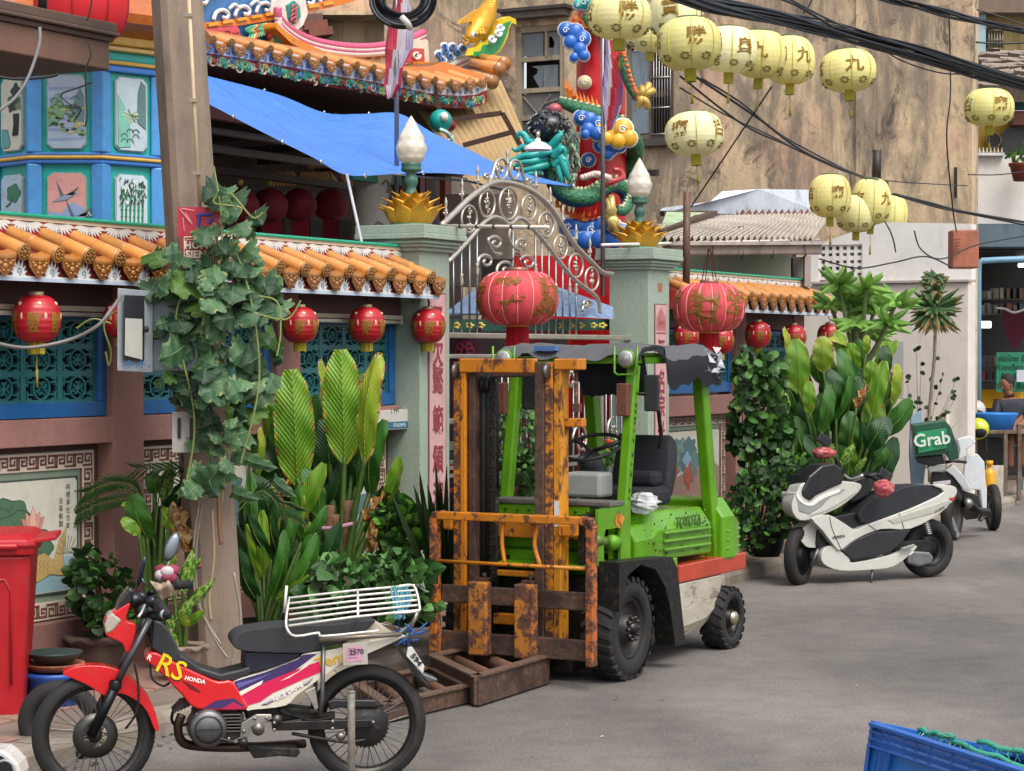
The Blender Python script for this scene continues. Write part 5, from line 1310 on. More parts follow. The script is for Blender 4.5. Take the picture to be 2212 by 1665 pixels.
# ---- lean-to shed with corrugated roof
shed=thing('lean_to_shed','shed with wavy grey corrugated roof and grey gutter right of the gate','shed')
b=MB();corrug(b,P(1420,517,20.8),P(1762,516,24.3),P(1800,462,26.5),P(1560,470,25.3),26,.035,'#bdb6ac');b.build('corrugated_roof',M['roofsheet'],shed)
b=MB();corrug(b,P(1420,492,22.6),P(1605,500,24.2),P(1620,478,25.2),P(1480,476,24),12,.03,'#b0a79c');b.build('corrugated_roof',M['roofsheet'],shed)
b=MB();corrug(b,P(1590,470,25.4),P(1785,466,26.6),P(1785,456,27),P(1590,458,26),14,.03,'#8a4a36');b.build('rusty_sheet',M['rust'],shed)
b=MB();p=[P(x,y,Y)for x,y,Y in((1430,450,26.4),(1535,436,26.6),(1560,414,26.8),(1640,409,27),(1765,411,27.5),(1772,460,27.5),(1590,462,26.9),(1430,462,26.4))]
b.add(p,[tuple(range(8))],'#c9d0da');b.add([q+Vector((0,.25,0))for q in p],[tuple(range(8))[::-1]],'#c9d0da');b.build('parapet',M['plaster'],shed)
b=MB();b.add([P(1425,500,22.3),P(1500,466,24),P(1540,460,24.8),P(1440,458,24)],[(0,1,2,3)],'#9db08c');b.build('green_sheet',M['plaster'],shed)
for a,c,Ya,Yc in(((1425,505),(1540,462),22.2,24.6),((1430,462),(1545,462),24.4,24.8),((1425,520),(1600,495),22.4,23.6)):
 b=MB();b.bar(P(*a,Ya),P(*c,Yc),.08,.06,'#5c463c');b.build('roof_rafter',M['dark'],shed)
b=MB();b.bar(P(1440,538,20.7),P(1768,538,24.1),.1,.13,'#8f7f76');g_=b.build('gutter',M['plaster'],shed,bevel=.02)
b=MB();b.bar(P(1440,527,20.66),P(1768,526,24.06),.14,.035,'#b3a8a0');b.build('gutter_lip',M['plaster'],g_)
for x,k in((1480,.12),(1535,.29),(1600,.49),(1665,.69),(1735,.9)):
 p=P(x,540,20.6+3.4*k-.02);b=MB();b.tube([p+Vector((0,-.06,.1)),p+Vector((.02,-.08,-.06)),p+Vector((0,-.02,-.1))],.009,'#4a3a34',5);b.build('gutter_strap',M['dark'],g_)
world_box('green_wall',1455,549,1712,602,24.6,.1,'#bcc6ae',M['limewash'],par=shed)
world_box('back_wall',1440,548,1720,1100,24.8,.1,'#6f6a60',M['plaster'],par=shed)
world_box('post',1713,556,1737,640,23.9,.2,'#857d78',M['plaster'],par=shed);world_box('drain_pipe',1738,552,1752,620,23.6,.12,'#a1958f',M['plaster'],par=shed)
def flagpole(px,ytop,ybot,Y,lab,pts,cols):
 a,c=P(px,ytop,Y),P(px,ybot,Y);t=thing('flagpole',lab,'flag',loc=(c.x,c.y,c.z),group='flags on thin poles by the gate')
 h=a.z-c.z;b=MB();b.tube([(0,0,0),(0,0,h)],.02,'#8d8a8c',8);b.build('pole',M['metal'],t)
 b=MB();vs=[];rows=len(pts);m=10
 for i,(lx,rx,y)in enumerate(pts):
  for j in range(m+1):
   u_=j/m;p=P(lx+(rx-lx)*u_,y,Y)-c;p.y+=.05*math.sin(u_*7+i*1.1)-.03;vs.append(p)
 for i in range(rows-1):
  for j in range(m):
   q=[vs[i*(m+1)+j],vs[i*(m+1)+j+1],vs[(i+1)*(m+1)+j+1],vs[(i+1)*(m+1)+j]]
   k=(j+i*.9)/(m+rows*.9)*len(cols);b.add(q,[(0,1,2,3)],cols[int(k)%len(cols)],False)
 b.build('flag_cloth',M['cloth'],t)
 return t
flagpole(857,-60,415,18.6,'thin pole with limp red white and blue flag above the left gate pillar',[(852,885,-40),(848,886,10),(838,895,60),(832,893,110),(834,872,150),(830,868,185),(836,850,214)],['#a9364a','#c8404e','#d9cfd0','#b7a9b8','#b93a4c','#cfc3c6'])
flagpole(1302,-60,640,19.9,'thin tall pole with drooping striped flag in front of the red column',[(1301,1320,80),(1301,1328,120),(1301,1338,150),(1301,1345,190),(1302,1342,230),(1306,1332,260),(1310,1322,284)],['#8d6a92','#b8a8c2','#dccfd2','#c8384a','#c94a58','#7c5a8a','#d6c8cc','#c03444'])
b=MB();b.tube([P(1484,415,20.5),P(1482,640,20.5)],.035,'#6a4c40',8);tag(b.build('rusty_post',M['steelrust']),'thin rusty upright rod in front of the corrugated shed roof','post')
# ---- white rendered wall with vent blocks
FV=F0.sub(17.7,0,0,-PI/2)
def fv(px,py,y=0):return FV.hit(px,py,'y',y)
ww=thing('white_rendered_wall','tall white rendered wall with grid of vent holes behind the dracaena','wall')
b=MB(FV.M);out=[(1745,610),(1745,545),(1760,530),(1900,481),(2000,482),(2098,484),(2098,612)]
q=[fv(x,y)for x,y in out];plt=[(p.x,p.z)for p in q]
vx0,vx1=fv(1770,0).x,fv(1864,0).x;vz1,vz0=fv(0+1800,530).z,fv(1800,602).z
xl_,xr_=q[0].x,q[-1].x;zb_=q[0].z
def quadp(pts,d=.2,col='#dedad4'):b.prism(pts,d,col,T3(0,.2,0))
quadp([(xl_,zb_),(vx0,zb_),(vx0,fv(1772,527).z),(xl_+.05,fv(1760,530).z),(xl_,fv(1745,545).z)])
quadp([(vx0,vz1),(vx1,vz1),(vx1,fv(1864,494).z),(vx0,fv(1772,527).z)])
quadp([(vx1,zb_),(xr_,zb_),(xr_,fv(2098,484).z),(fv(1900,481).x,fv(1900,481).z),(vx1,fv(1864,494).z)])
b.build('upper_wall',M['limewash'],ww)
b=MB(FV.M)
nc,nr=6,5;cw,ch=(vx1-vx0)/nc,(vz1-vz0)/nr
for i in range(nc+1):b.bb((vx0+i*cw-.022,.02,vz0),(vx0+i*cw+.022,.18,vz1),'#dedad2')
for j in range(nr+1):b.bb((vx0,.024,vz0+j*ch-(.03 if j==3 else .02)),(vx1,.176,vz0+j*ch+(.03 if j==3 else .02)),'#dedad2')
b.build('vent_grille',M['limewash'],ww)
b=MB(FV.M);b.bb((vx0,.22,vz0),(vx1,.26,vz1),'#1c1c1e');b.build('shade_backing',M['paint'],ww)  # dark sheet gives the vent holes their shade by colour
b=MB(FV.M);b.bb((fv(1735,0).x,-.12,0),(fv(2100,0).x,.2,fv(1900,614).z),'#d6cdc3');b.build('lower_wall',M['limewash'],ww,bevel=.01)
b=MB(FV.M);b.bb((fv(1735,0).x,-.17,fv(1900,614).z),(fv(2103,0).x,.0,fv(1900,608).z),'#a8a29a');b.build('ledge',M['limewash'],ww,bevel=.006)
b=MB(FV.M);p=fv(2050,0,-.13);b.tube([(p.x,p.y-.02,.1),(p.x,p.y-.02,1.3)],.03,'#b3aaa0',8);b.build('downpipe',M['plastic'],ww)
b=MB();p,q=P(2047,582,26.8),P(2104,500,26.8);b.bb((p.x,26.5,p.z),(q.x,26.8,q.z),'#a8664f');o=b.build('wall_cabinet',M['plaster'],bevel=.02);tag(o,'salmon pink cabinet fixed high on the wall corner','cabinet')
b=MB()
for k in range(5):pp=P(2066,518+k*7,26.45);b.box(pp,(.1,.01,.012),'#7a4636')
b.build('louvre_slot',M['plaster'],o)
world_box('meter_box',1898,738,1952,860,24.4,.25,'#8d8f8c',M['plastic'],'grey metal box on the white wall beside the dracaena stem','box')
# ---- shop front and house beyond
YS=31.5
shop=thing('corner_shop','open shop front with pale blue pipe frame and dark interior at the right edge','shop')
def sb(nm,x0,y0,x1,y1,Y,d,col,mat='plaster',par=None):return world_box(nm,x0,y0,x1,y1,Y,d,col,M[mat],par=par if par is not None else shop)
sb('upper_wall',2102,336,2330,486,YS-.5,.3,'#d9d3cc','limewash');sb('concrete_lintel',2104,484,2330,534,YS-.7,.5,'#5e6d78');sb('shade_back_panel',2080,520,2360,1090,YS+2.6,.1,'#0b0b0e','paint')  # rear panel is almost black so the shop's shade is in its colour
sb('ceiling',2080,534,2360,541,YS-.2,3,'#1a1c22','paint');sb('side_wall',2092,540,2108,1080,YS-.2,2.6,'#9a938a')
b=MB();pts=[P(2113,1085,YS-.8),P(2113,590,YS-.8),P(2115,568,YS-.8),P(2122,564,YS-.8),P(2160,562,YS-.8),P(2330,556,YS-.8)];b.tube(pts,.045,'#6f9ab2',10);b.build('pipe_frame',M['plastic'],shop)
b=MB();pts=[P(2103,1060,YS-.9),P(2103,333,YS-.9),P(2104,330,YS-.9)];b.tube(pts,.03,'#b9cfd8',8);b.build('drain_pipe',M['plastic'],shop)
sb('shelf_back',2120,840,2160,880,YS+1.5,.2,'#d9a514');sb('yellow_panel',2126,842,2212,880,YS+1.6,.1,'#d9a514','plastic')
sg=sb('green_notice',2152,762,2300,845,YS+.4,.02,'#1f8a62','plastic')
b=MB()
for j,s_ in enumerate(('ผัดไทย ข้าว','ก๋วยเตี๋ยว หมู','ข้าวผัด ไก่','ต้มยำ ส้มตำ')):b.text(s_,.11,'#0d2a2a',T3(P(2196,0,YS+.38).x,YS+.385,P(0,776+j*19,YS+.38).z),.004)
b.build('notice_lettering',M['paint'],sg)
sb('white_notice',2196,800,2300,826,YS+.2,.02,'#c9cdd6','plastic')
sb('grey_fuse_box',2120,618,2148,680,YS+1.9,.1,'#3d444c')
b=MB();b.add([P(2165,672,YS+.8),P(2230,668,YS+.8),P(2225,710,YS+.8),P(2195,752,YS+.8),P(2184,752,YS+.8),P(2166,700,YS+.8)],[(0,1,2,3,4,5)],'#5a1c2c');b.build('maroon_cloth',M['cloth'],shop)
b=MB();b.tube([P(2118,702,YS+1),P(2140,702,YS+1)],.05,'#f4ffe8',8);b.build('lit_tube',M['tube_on'],shop)
b=MB();b.tube([P(2200,574,YS+2),P(2290,571,YS+2)],.03,'#f4ffe8',8);b.build('lit_tube',M['tube_on'],shop)
b=MB();b.tube(spline([P(2150,666,YS),P(2170,668,YS),P(2190,676,YS),P(2215,668,YS),P(2250,650,YS)],4),.02,'#aaa9a6',6);b.build('cable',M['plastic'],shop)
for k in range(28):
 a_,c_=2118+(k%7)*14,(620 if k<14 else 764)+(k//7%2)*32;w_=random.uniform(7,12)
 sb('shelf_goods',a_,c_+random.uniform(0,9),a_+w_,c_+26,YS+1.3,.2,random.choice(['#6b6a62','#8a8468','#3d3a38','#77604a','#8a3a2c','#b0a890','#2c4a5a']),'plastic')
for y_ in(646,678,790,822):sb('shelf',2116,y_,2230,y_+3,YS+1.2,.4,'#4a4038','plastic')
up=thing('yellow_house','pale yellow upper house with barred window and broken tile roof at top right','house')
def ub(nm,x0,y0,x1,y1,Y,d,col,mat='plaster',par=None):return world_box(nm,x0,y0,x1,y1,Y,d,col,M[mat],par=par if par is not None else up)
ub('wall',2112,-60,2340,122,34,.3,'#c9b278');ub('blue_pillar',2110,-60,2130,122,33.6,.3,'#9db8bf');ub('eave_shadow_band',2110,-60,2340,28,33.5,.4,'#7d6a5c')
wb=ub('window',2133,62,2168,112,33.9,.1,'#5b5348')
for k in range(6):
 b=MB();x=P(2136+k*6,0,33.8).x;b.tube([(x,33.8,P(0,112,33.8).z),(x,33.8,P(0,60,33.8).z)],.02,'#a49a86',6);b.build('window_bar',M['metal'],wb)
for k in range(3):
 b=MB();z=P(0,66+k*20,33.8).z;b.tube([(P(2132,0,33.8).x,33.8,z),(P(2169,0,33.8).x,33.8,z)],.02,'#a49a86',6);b.build('window_bar',M['metal'],wb)
roofb=ub('roof_edge',2106,118,2340,128,33.2,.2,'#4a4f52')
tmb=MB();tmb.box((0,0,0),(.3,.42,.035),'#9a8c82');to=tmb.build('roof_tile',M['terra'],up);first=True
for j in range(6):
 for k in range(10):
  p=P(2116+k*15+(j%2)*7,132+j*13,33-j*.35)
  m=T3(*p)@RX(-.45+random.uniform(-.12,.12))@RZ(random.uniform(-.3,.3))@RY(random.uniform(-.15,.15))
  if first:to.matrix_basis=m;first=False
  else:place('roof_tile',to.data,up,m)
ub('cream_gutter',2180,205,2340,218,31.6,.3,'#b9b6ae');ub('green_fascia',2186,220,2340,236,31.8,.2,'#1f5a5c');ub('tile_hood',2190,240,2340,270,31.9,.3,'#8a5a50','terra')
ub('lower_yellow_wall',2106,262,2340,336,32.2,.3,'#b8963c')
b=MB();c=P(2146,304,32.1);b.lathe([(0,0),(.1,0)],'#221c1a',16,T3(*c)@RX(PI/2));b.lathe([(.1,0),(.12,.02),(.1,.02)],'#8a7a5a',16,T3(*c)@RX(PI/2));b.build('round_vent',M['paint'],up)
b=MB();c=P(2196,336,32.1);b.add([(c.x+.22*math.cos(PI*i/8)*1.0,32.08,c.z+.3+.12*math.sin(PI*i/8))for i in range(9)]+[(c.x-.22,32.08,c.z),(c.x+.22,32.08,c.z)],[tuple(range(11))],'#3a3a3e');b.build('arched_window',M['paint'],up)
b=MB();b.bb((P(2104,0,31).x,30.9,P(0,338,31).z),(P(2168,0,31).x,31,P(0,332,31).z),'#d5d2cc');b.build('coping',M['plaster'],shop)
b=MB()
for k in range(8):p=P(2108+k*8,330,30.95);b.tube([p,p+Vector((0,0,.07))],[.014,.004],'#c8c4bc',5)
b.build('spikes',M['plaster'],shop)
pp=thing('wall_flowerpot','terracotta pot with leafy plant hanging on the upper white wall at right','potted plant',loc=P(2208,392,30.6))
b=MB();b.lathe([(0,0),(.12,0),(.17,.2),(.19,.22),(.19,.25),(.15,.25),(.0,.23)],'#7a3527',18);b.build('pot',M['terra'],pp)
b=MB()
for k in range(70):
 a=random.uniform(0,6.3);e=random.uniform(.1,1.5);L=random.uniform(.1,.32);p=Vector((math.cos(a)*math.cos(e)*L,math.sin(a)*math.cos(e)*L,.25+math.sin(e)*L));s_=.045
 b.add([p,p+Vector((s_,0,s_*.6)),p+Vector((s_*.6,.02,-s_)),p+Vector((-s_*.4,0,-s_*.8))],[(0,1,2,3)],random.choice(['#4f7a2e','#3a6128','#6d9440']))
b.build('leaves',M['leaf'],pp)
# == LANTERNS, CABLES, POLE
def ribbed(b,R_,H,n,lob,amp,col,rings=0,ripple=0,top=.3,cols2=None):
 """silk lantern body: lobed between n vertical wires, optional fine horizontal ribs"""
 m=n*6;K=44 if rings else 18;vs=[]
 for i in range(K+1):
  t=i/K;a=-PI/2+PI*t;a=a*.93
  r=R_*math.cos(a)**lob;z=H*math.sin(a)
  if ripple:r*=1+ripple*math.sin(t*PI*rings)
  for k in range(m):
   th=2*PI*k/m;q=r*(1-amp*abs(math.cos(th*n/2))**6)
   vs.append((q*math.cos(th),q*math.sin(th),z))
 b.add(vs,[(i*m+k,i*m+(k+1)%m,(i+1)*m+(k+1)%m,(i+1)*m+k)for i in range(K)for k in range(m)],col,True)
def onball(R_,H,lob,th,z,out=.003):
 a=math.asin(max(-.99,min(.99,z/H)));r=R_*math.cos(a)**lob
 return r+out
def wraptext(b,ch,size,col,R_,H,lob,th,z0,bold=0,out=.004,tall=1.0):
 vs,fs=glyphs(ch,size,.002,bold)
 v2=[]
 for x,y,_ in vs:
  z=z0+y*tall;r=onball(R_,H,lob,th,z,out);a=th+x/max(R_*.9,.01)
  v2.append((r*math.cos(a),r*math.sin(a),z))
 b.add(v2,fs,col)
def yellow_lantern(px,py,rx,ry,ch,lab,face=0.0,tilt=0,ci=0,string=True):
 Rr=.2;Y=Rr*FPX/rx;p=P(px,py,Y);H=Rr*ry/rx*1.02
 t=thing('yellow_lantern',lab,'lantern',loc=p,group='yellow paper lanterns strung over the street');t.rotation_euler=(R(tilt),R(tilt*.7),0)
 t.scale=(random.uniform(.95,1.05),random.uniform(.95,1.05),random.uniform(.93,1.05))
 b=MB();ribbed(b,Rr,H,8,.62,.025,random.choice(['#f6efb0','#f2e89c','#f8f3c4','#eee59a']),26,.004);sh_=b.build('shade',M['paper'],t)
 b=MB()
 for k in range(8):
  th=k*PI/4+PI/8*0;pts=[]
  for i in range(13):
   z=-H*.93+H*1.86*i/12;r=onball(Rr,H,.62,th,z,.0015);pts.append((r*math.cos(th),r*math.sin(th),z))
  b.tube(pts,.0035,'#cfc65e',5)
 b.lathe([(Rr*.3,H*.95),(Rr*.42,H*.97),(Rr*.42,H*1.02),(Rr*.3,H*1.03)],'#3b5a38',16);b.build('rib_wires',M['plastic'],t)
 b=MB();base=-PI/2+face
 for k in(-1,0,1):
  if ch:wraptext(b,ch if k==0 else '吉',Rr*.62,'#b08c38',Rr,H,.62,base+k*PI*.5,H*.12,.003,tall=1.05)
 for k in range(8):
  th=base+k*PI/4+PI/8;z=-H*.62;r=onball(Rr,H,.62,th,z,.003)
  for j in range(7):
   a=j*2*PI/7;zz_=z+.02*math.sin(a);r=onball(Rr,H,.62,th,zz_,.003);ta=th+.2*.028*math.cos(a)/Rr*5
   b.ell((r*math.cos(ta),r*math.sin(ta),zz_),.012,.012,.008,'#857c3c',6,4)
 b.build('gold_print',M['plastic'],sh_,stuff=True)
 b=MB();w=Rr*.22;b.lathe([(w*.9,-H*.93),(w,-H*.98),(w,-H*1.28-.03),(w*.9,-H*1.28-.03)],'#b0a83c',4,RZ(.5),smooth=False);b.build('fringe',M['cloth'],t)
 if string:
  b=MB();b.tube([(0,0,-H*1.25),(.004,0,-H*1.9)],.003,'#9a8f30',5);b.tube([(.004,0,-H*1.9),(.004,0,-H*2.3)],[.008,.011],'#a3962c',6);b.build('tassel_string',M['cloth'],t)
 return t
for a in((1338,36,72,52,'勝','large yellow lantern leftmost in the overhead row, touching the top edge',.25),(1460,34,60,50,'寶','yellow lantern second from left in the overhead row',-.3),(1405,74,48,38,'','yellow lantern half hidden behind the two leftmost ones',0),
(1489,96,68,58,'勝','big yellow lantern hanging below the second of the row',.15),(1576,108,60,52,'皇','yellow lantern in the row between the big one and the lantern marked nine',.5),(1642,118,57,52,'九','yellow lantern overlapped by both its neighbours in the middle of the row',-.15),(1706,131,53,50,'九','yellow lantern closing the tight overhead row on its right',.5),
(1832,153,58,46,'九','yellow lantern hanging alone in front of the tan wall',.1),(1500,290,60,48,'齋','yellow lantern hanging low beside the barred window',-.6),(2137,233,53,42,'齋','yellow lantern at the wall corner in front of the yellow house',.3),
(1850,462,44,42,'','yellow lantern hidden behind the low cluster over the white wall',0),(1793,424,45,46,'齋','leftmost yellow lantern of the low cluster over the corrugated roof',.25),(1928,464,32,44,'','rightmost yellow lantern of the low cluster, partly covered',.8),(1882,436,44,48,'九','middle front yellow lantern of the low cluster',.7)):
 yellow_lantern(*a,tilt=random.uniform(-5,5),string=a[4]!='')
def big_red(px,py,rx,ry,Y,ch,lab,wires):
 Rr=rx/FPX*Y;H=ry/FPX*Y;p=P(px,py,Y)
 t=thing('red_lantern',lab,'lantern',loc=p,group='large ribbed red lanterns by the gate')
 b=MB();ribbed(b,Rr,H,16,.5,.03,'#dc5058');sh_=b.build('shade',M['paper'],t)
 b=MB()
 for k in range(16):
  th=k*PI/8;b.tube([(onball(Rr,H,.5,th,z,-.004)*math.cos(th),onball(Rr,H,.5,th,z,-.004)*math.sin(th),z)for z in[H*.97*math.sin(-1.3+2.6*i/12)for i in range(13)]],.0035,'#e6b0a8',5)
 b.build('rib_wires',M['plastic'],t)
 b=MB()
 for k,c in enumerate(ch):wraptext(b,c,Rr*.85,'#b07a3a',Rr,H,.5,-PI/2-.25+k*1.15,H*.02,.012,tall=1.15)
 wraptext(b,ch[-1],Rr*.85,'#b07a3a',Rr,H,.5,-PI/2-1.4,H*.02,.012,tall=1.15)
 b.build('gold_print',M['plastic'],sh_,stuff=True)
 b=MB();b.lathe([(Rr*.2,H*.93),(Rr*.26,H*.95),(Rr*.26,H*1.12),(Rr*.2,H*1.12)],'#8f6a5c',20);b.lathe([(Rr*.25,-H*.95),(Rr*.28,-H*.98),(Rr*.28,-H*1.05),(Rr*.24,-H*1.05)],'#c9a23c',20);b.build('rims',M['gold'],t)
 b=MB()
 for k in range(40):
  th=k*PI/20;r=Rr*.25;b.tube([(r*math.cos(th),r*math.sin(th),-H*1.04),(r*1.02*math.cos(th),r*1.02*math.sin(th),-H*random.uniform(1.75,1.85))],.008,random.choice(['#b0121e','#c41a26']),4)
 b.build('tassel',M['cloth'],t)
 b=MB();
 for k in range(4):th=.4+k*PI/2;b.tube([(Rr*.23*math.cos(th),Rr*.23*math.sin(th),H*1.1),(.01*math.cos(th),0,H*1.1+wires)],.004,'#6b4038',5)
 b.build('hanging_wires',M['metal'],t)
big_red(1118,645,89,59,16.9,'發財','large faded red lantern with gold print hanging in front of the gate',.12);big_red(1532,665,78,53,18.4,'福祿','large faded red lantern hanging from the gutter over the short wall',.27)
def small_red(px,py,rx,lab,Y,ry=None,long=False):
 ry=ry or rx*.98;Rr=rx/FPX*Y;H=ry/FPX*Y;p=P(px,py,Y)
 t=thing('red_lantern',lab,'lantern',loc=p,group='small round red lanterns under the wall eaves')
 b=MB();ribbed(b,Rr,H,6,.62,.02,'#b01c26',22,.012);s_=b.build('shade',M['gloss'],t)
 b=MB()
 for k in range(-1,2):wraptext(b,'財',Rr*.5,'#b98a3c',Rr,H,.62,-PI/2+.1+k*1.0,H*.02,.004);wraptext(b,'寶',Rr*.4,'#b98a3c',Rr,H,.62,-PI/2+.1+k*1.0,-H*.35,.004)
 for k in range(-1,2):
  th=-PI/2+.35+k*1.05;r=onball(Rr,H,.62,th,H*.62,-.012)
  b.ell((r*math.cos(th),r*math.sin(th),H*.62),.017,.017,.014,'#ded2b4',8,5);r=onball(Rr,H,.62,th+.25,H*.1,-.01);b.ell((r*math.cos(th+.25),r*math.sin(th+.25),H*.1),.013,.013,.026,'#c9a98a',8,5)
 b.build('gold_print',M['plastic'],s_,stuff=True)
 b=MB();b.lathe([(Rr*.28,H*.95),(Rr*.3,H*.97),(Rr*.3,H*1.14),(Rr*.2,H*1.14)],'#b3a07c',16);b.build('cap',M['gold'],t)
 b=MB()
 for k in range(30):
  th=k*PI/15;r=Rr*.3;b.tube([(r*math.cos(th),r*math.sin(th),-H*.95),(r*math.cos(th),r*math.sin(th),-H*random.uniform(1.42,1.48))],.0055,random.choice(['#c2a92e','#a9952c','#d3bf4c']),4)
 if long:b.tube([(0,0,-H*1.4),(0,0,-H*2.1)],.004,'#b8a83c',5);b.tube([(0,0,-H*2.1),(.003,0,-H*2.8)],[.008,.006],'#b8a83c',6)
 b.build('fringe',M['cloth'],t)
 b=MB();b.tube([(0,0,H*1.1),(.01,0,H*1.3),(-.006,.02,H*1.6),(0,.05,H*1.9)],.005,'#2a2220',5);b.build('hook_wire',M['dark'],t)
def SY(px,t):return(F0.M@F0.hit(px,700,'y',t)).y
for px,py,rx,lab,lg in((79,690,53,'glossy red lantern with long yellow tassel under the leftmost eave',True),(262,692,40,'red lantern mostly hidden behind the grey meter box',False),(648,703,40,'red lantern under the eave beside the vine leaves',False),(792,703,40,'red lantern under the eave above the tall banana-like leaf',False),(925,705,38,'red lantern hanging beside the left gate pillar plaque',False),
(1482,727,29,'red lantern tucked behind the left of the big faded one',False),(1556,736,30,'red lantern tucked behind the right of the big faded one',False),(1637,724,29,'red lantern alone above the round-leaved bush',False),(1714,730,28,'pinkish red lantern behind the tip of the broad leaves',False),(1791,726,26,'dark red lantern at the far end of the short wall',False)):
 small_red(px,py,rx,lab,SY(px,-.22),long=lg)
bl=thing('giant_red_lantern','huge plain red lantern cut by the top edge above the concrete canopy','lantern',loc=P(176,6,15.2))
b=MB();ribbed(b,.33,.27,8,.4,.02,'#e02a33');b.build('shade',M['paper'],bl)
b=MB()
for k in range(8):th=k*PI/4;b.tube([(onball(.33,.27,.4,th,z,0)*math.cos(th),onball(.33,.27,.4,th,z,0)*math.sin(th),z)for z in[.27*math.sin(-1.2+2.4*i/10)for i in range(11)]],.004,'#8f1a20',5)
b.build('rib_wires',M['plastic'],bl)
# ---- overhead cables
def cable(name,pts,r,col,lab,grp=None,k=8,Y=None):
 b=MB();q=spline([P(*p)for p in pts],k);b.tube(q,r,col,6)
 o=b.build(name,M['plastic']);tag(o,lab,'cable',grp);return o
def bundle(lab,pts,n,spread,rr=(.008,.016),mx=0):
 root=thing('cable_bundle',lab,'cable bundle')
 for i in range(n):
  ph=random.uniform(0,6);a=random.random()**.5*spread;ph2=random.uniform(0,6)
  q=spline([P(*p)for p in pts],10);m=len(q);out=[]
  for j,p in enumerate(q):
   t=j/m*5;out.append(p+Vector((0,a*math.cos(ph+t),a*math.sin(ph+t*.9+.5*math.sin(t))+.012*math.sin(ph2+t*3))))
  b=MB();b.tube(out,random.uniform(*rr),random.choice(['#14171c','#1b2028','#20262f','#121316']),6);b.build('cable',M['plastic'],root)
bundle('thick black bundle of cables sloping down across the top right',[(1330,-60,12),(1523,8,13),(1670,37,13.7),(1805,67,14.3),(1973,114,15.1),(2120,158,15.8),(2280,198,16.6)],26,.046,(.005,.0105))
bundle('thinner black cable bundle near the top right corner',[(1850,-25,14),(1922,0,14.5),(2060,32,15),(2212,68,15.6),(2260,80,16)],7,.022,(.005,.009))
for i,(pts,r)in enumerate(([[(1660,-10,13),(1720,12,13.5),(1800,60,14)],.009],[[(1690,-10,13),(1760,28,13.6),(1830,62,14.2)],.007],[[(1515,20,13),(1600,36,13.3),(1700,58,13.8),(1800,72,14.3),(1850,72,14.5)],.005],[[(1880,84,15),(1940,128,15.2),(2030,158,15.5),(2100,160,15.8)],.005],[[(1860,80,15),(1960,128,15.2),(2090,146,15.6)],.004],
[[(1469,165,17),(1604,269,18),(1704,316,19),(1805,363,20),(1872,386,21)],.009],[[(1500,165,17),(1632,252,18),(1740,330,19),(1872,386,21)],.011],[[(1469,190,17),(1560,245,18),(1660,292,19),(1780,352,20),(1872,388,21)],.007],[[(1515,170,17),(1600,222,17.5),(1700,300,19),(1860,384,21)],.008],[[(1667,188,17),(1604,282,17.5),(1493,447,18.5)],.007],
[[(1872,386,21),(1960,395,22),(2090,402,24)],.006],[[(1930,420,22),(2010,440,22.5),(2080,458,23),(2220,482,24)],.015],[[(1940,424,22),(2030,450,22.5),(2120,468,23.5),(2220,488,24)],.01],[[(2090,378,24),(2160,378,24),(2230,368,24.5)],.007],[[(2050,20,22),(2053,200,22),(2045,300,22),(2058,450,22.5),(2066,500,23)],.008],
[[(1735,30,14),(1752,5,14),(1757,-20,14)],.006],[[(1975,500,22),(1990,540,22.5),(2035,560,23),(2110,530,24),(2230,508,25)],.008],[[(1770,560,21),(1850,580,21.5),(1930,568,22),(2000,555,22.5),(2060,580,23)],.008],[[(1900,460,22),(1925,505,22),(1935,545,22.3)],.008],[[(2110,22,22),(2160,36,22),(2230,62,22)],.008],[[(2108,92,22),(2160,95,22),(2230,92,22)],.01],[[(1885,325,22),(1892,350,22),(1893,400,22)],.01],
[[(190,90,12.4),(196,120,12.4),(185,152,12.4),(186,200,12.4),(188,250,12.4),(184,275,12.4)],.005],[[(86,60,12),(84,100,12),(60,170,12),(30,215,12),(-10,245,12)],.009],[[(200,-10,12),(192,35,12),(186,45,12)],.005],[[(-10,165,12.5),(40,172,12.5),(110,166,12.5),(125,160,12.5)],.009],[[(200,178,12.5),(170,190,12.5),(132,205,12.5),(150,225,12.5),(175,235,12.5),(160,262,12.5)],.005])):
 where=('crossing the tan wall' if 5<=i<=9 else 'near the white wall corner' if i in(10,11,12,13,14,16,17,18,21)else 'in front of the pagoda panels' if i>=22 else 'beside the thick black bundle')
 look=['upper slim wire','fine black wire','sagging thin wire','looped slack wire','hair-thin wire','low grey wire','dark doubled wire','lowest slanting wire','taut sloping wire','steep single rope','nearly level thin wire','thick dark sloping wire','medium sloping wire','short faint wire','long vertical wire','short curling wire end','drooping telephone wire','wavy wire over the vent holes','short dangling wire','high slanting wire','level short wire','stub of wire','kinked hanging wire','grey curved cable','thin straight wire','level doubled wire','zigzag slack wire'][i]
 cable('wire',pts,r,'#1d1c1e' if i!=23 else '#8d8d90',look+' '+where,'thin wires strung across the scene')
b=MB();b.tube([P(1895,325,21.5),P(1893,392,21.5)],.045,'#3a322c',8);b.tube([P(1912,390,21.4),P(1912,425,21.4)],.035,'#3a322c',8);tag(b.build('wall_bracket',M['dark']),'dark upright bracket holding wires on the tan wall','bracket',kind=None)
coil=thing('cable_coil','coil of black cable tied with white tape hanging at the top edge','cable coil')
for i in range(7):
 rx,ry=68-i*4.2+random.uniform(-2,2),60-i*4.5;c_=(870+random.uniform(-2,2),-1+random.uniform(-2,3))
 b=MB();b.tube([P(c_[0]+rx*math.cos(a),c_[1]+ry*math.sin(a),13.2+.05*math.sin(a*2+i)+i*.01)for a in[2*PI*k/40 for k in range(40)]],.0115,random.choice(['#15181e','#1c2027']),8,True);b.build('cable_loop',M['plastic'],coil)
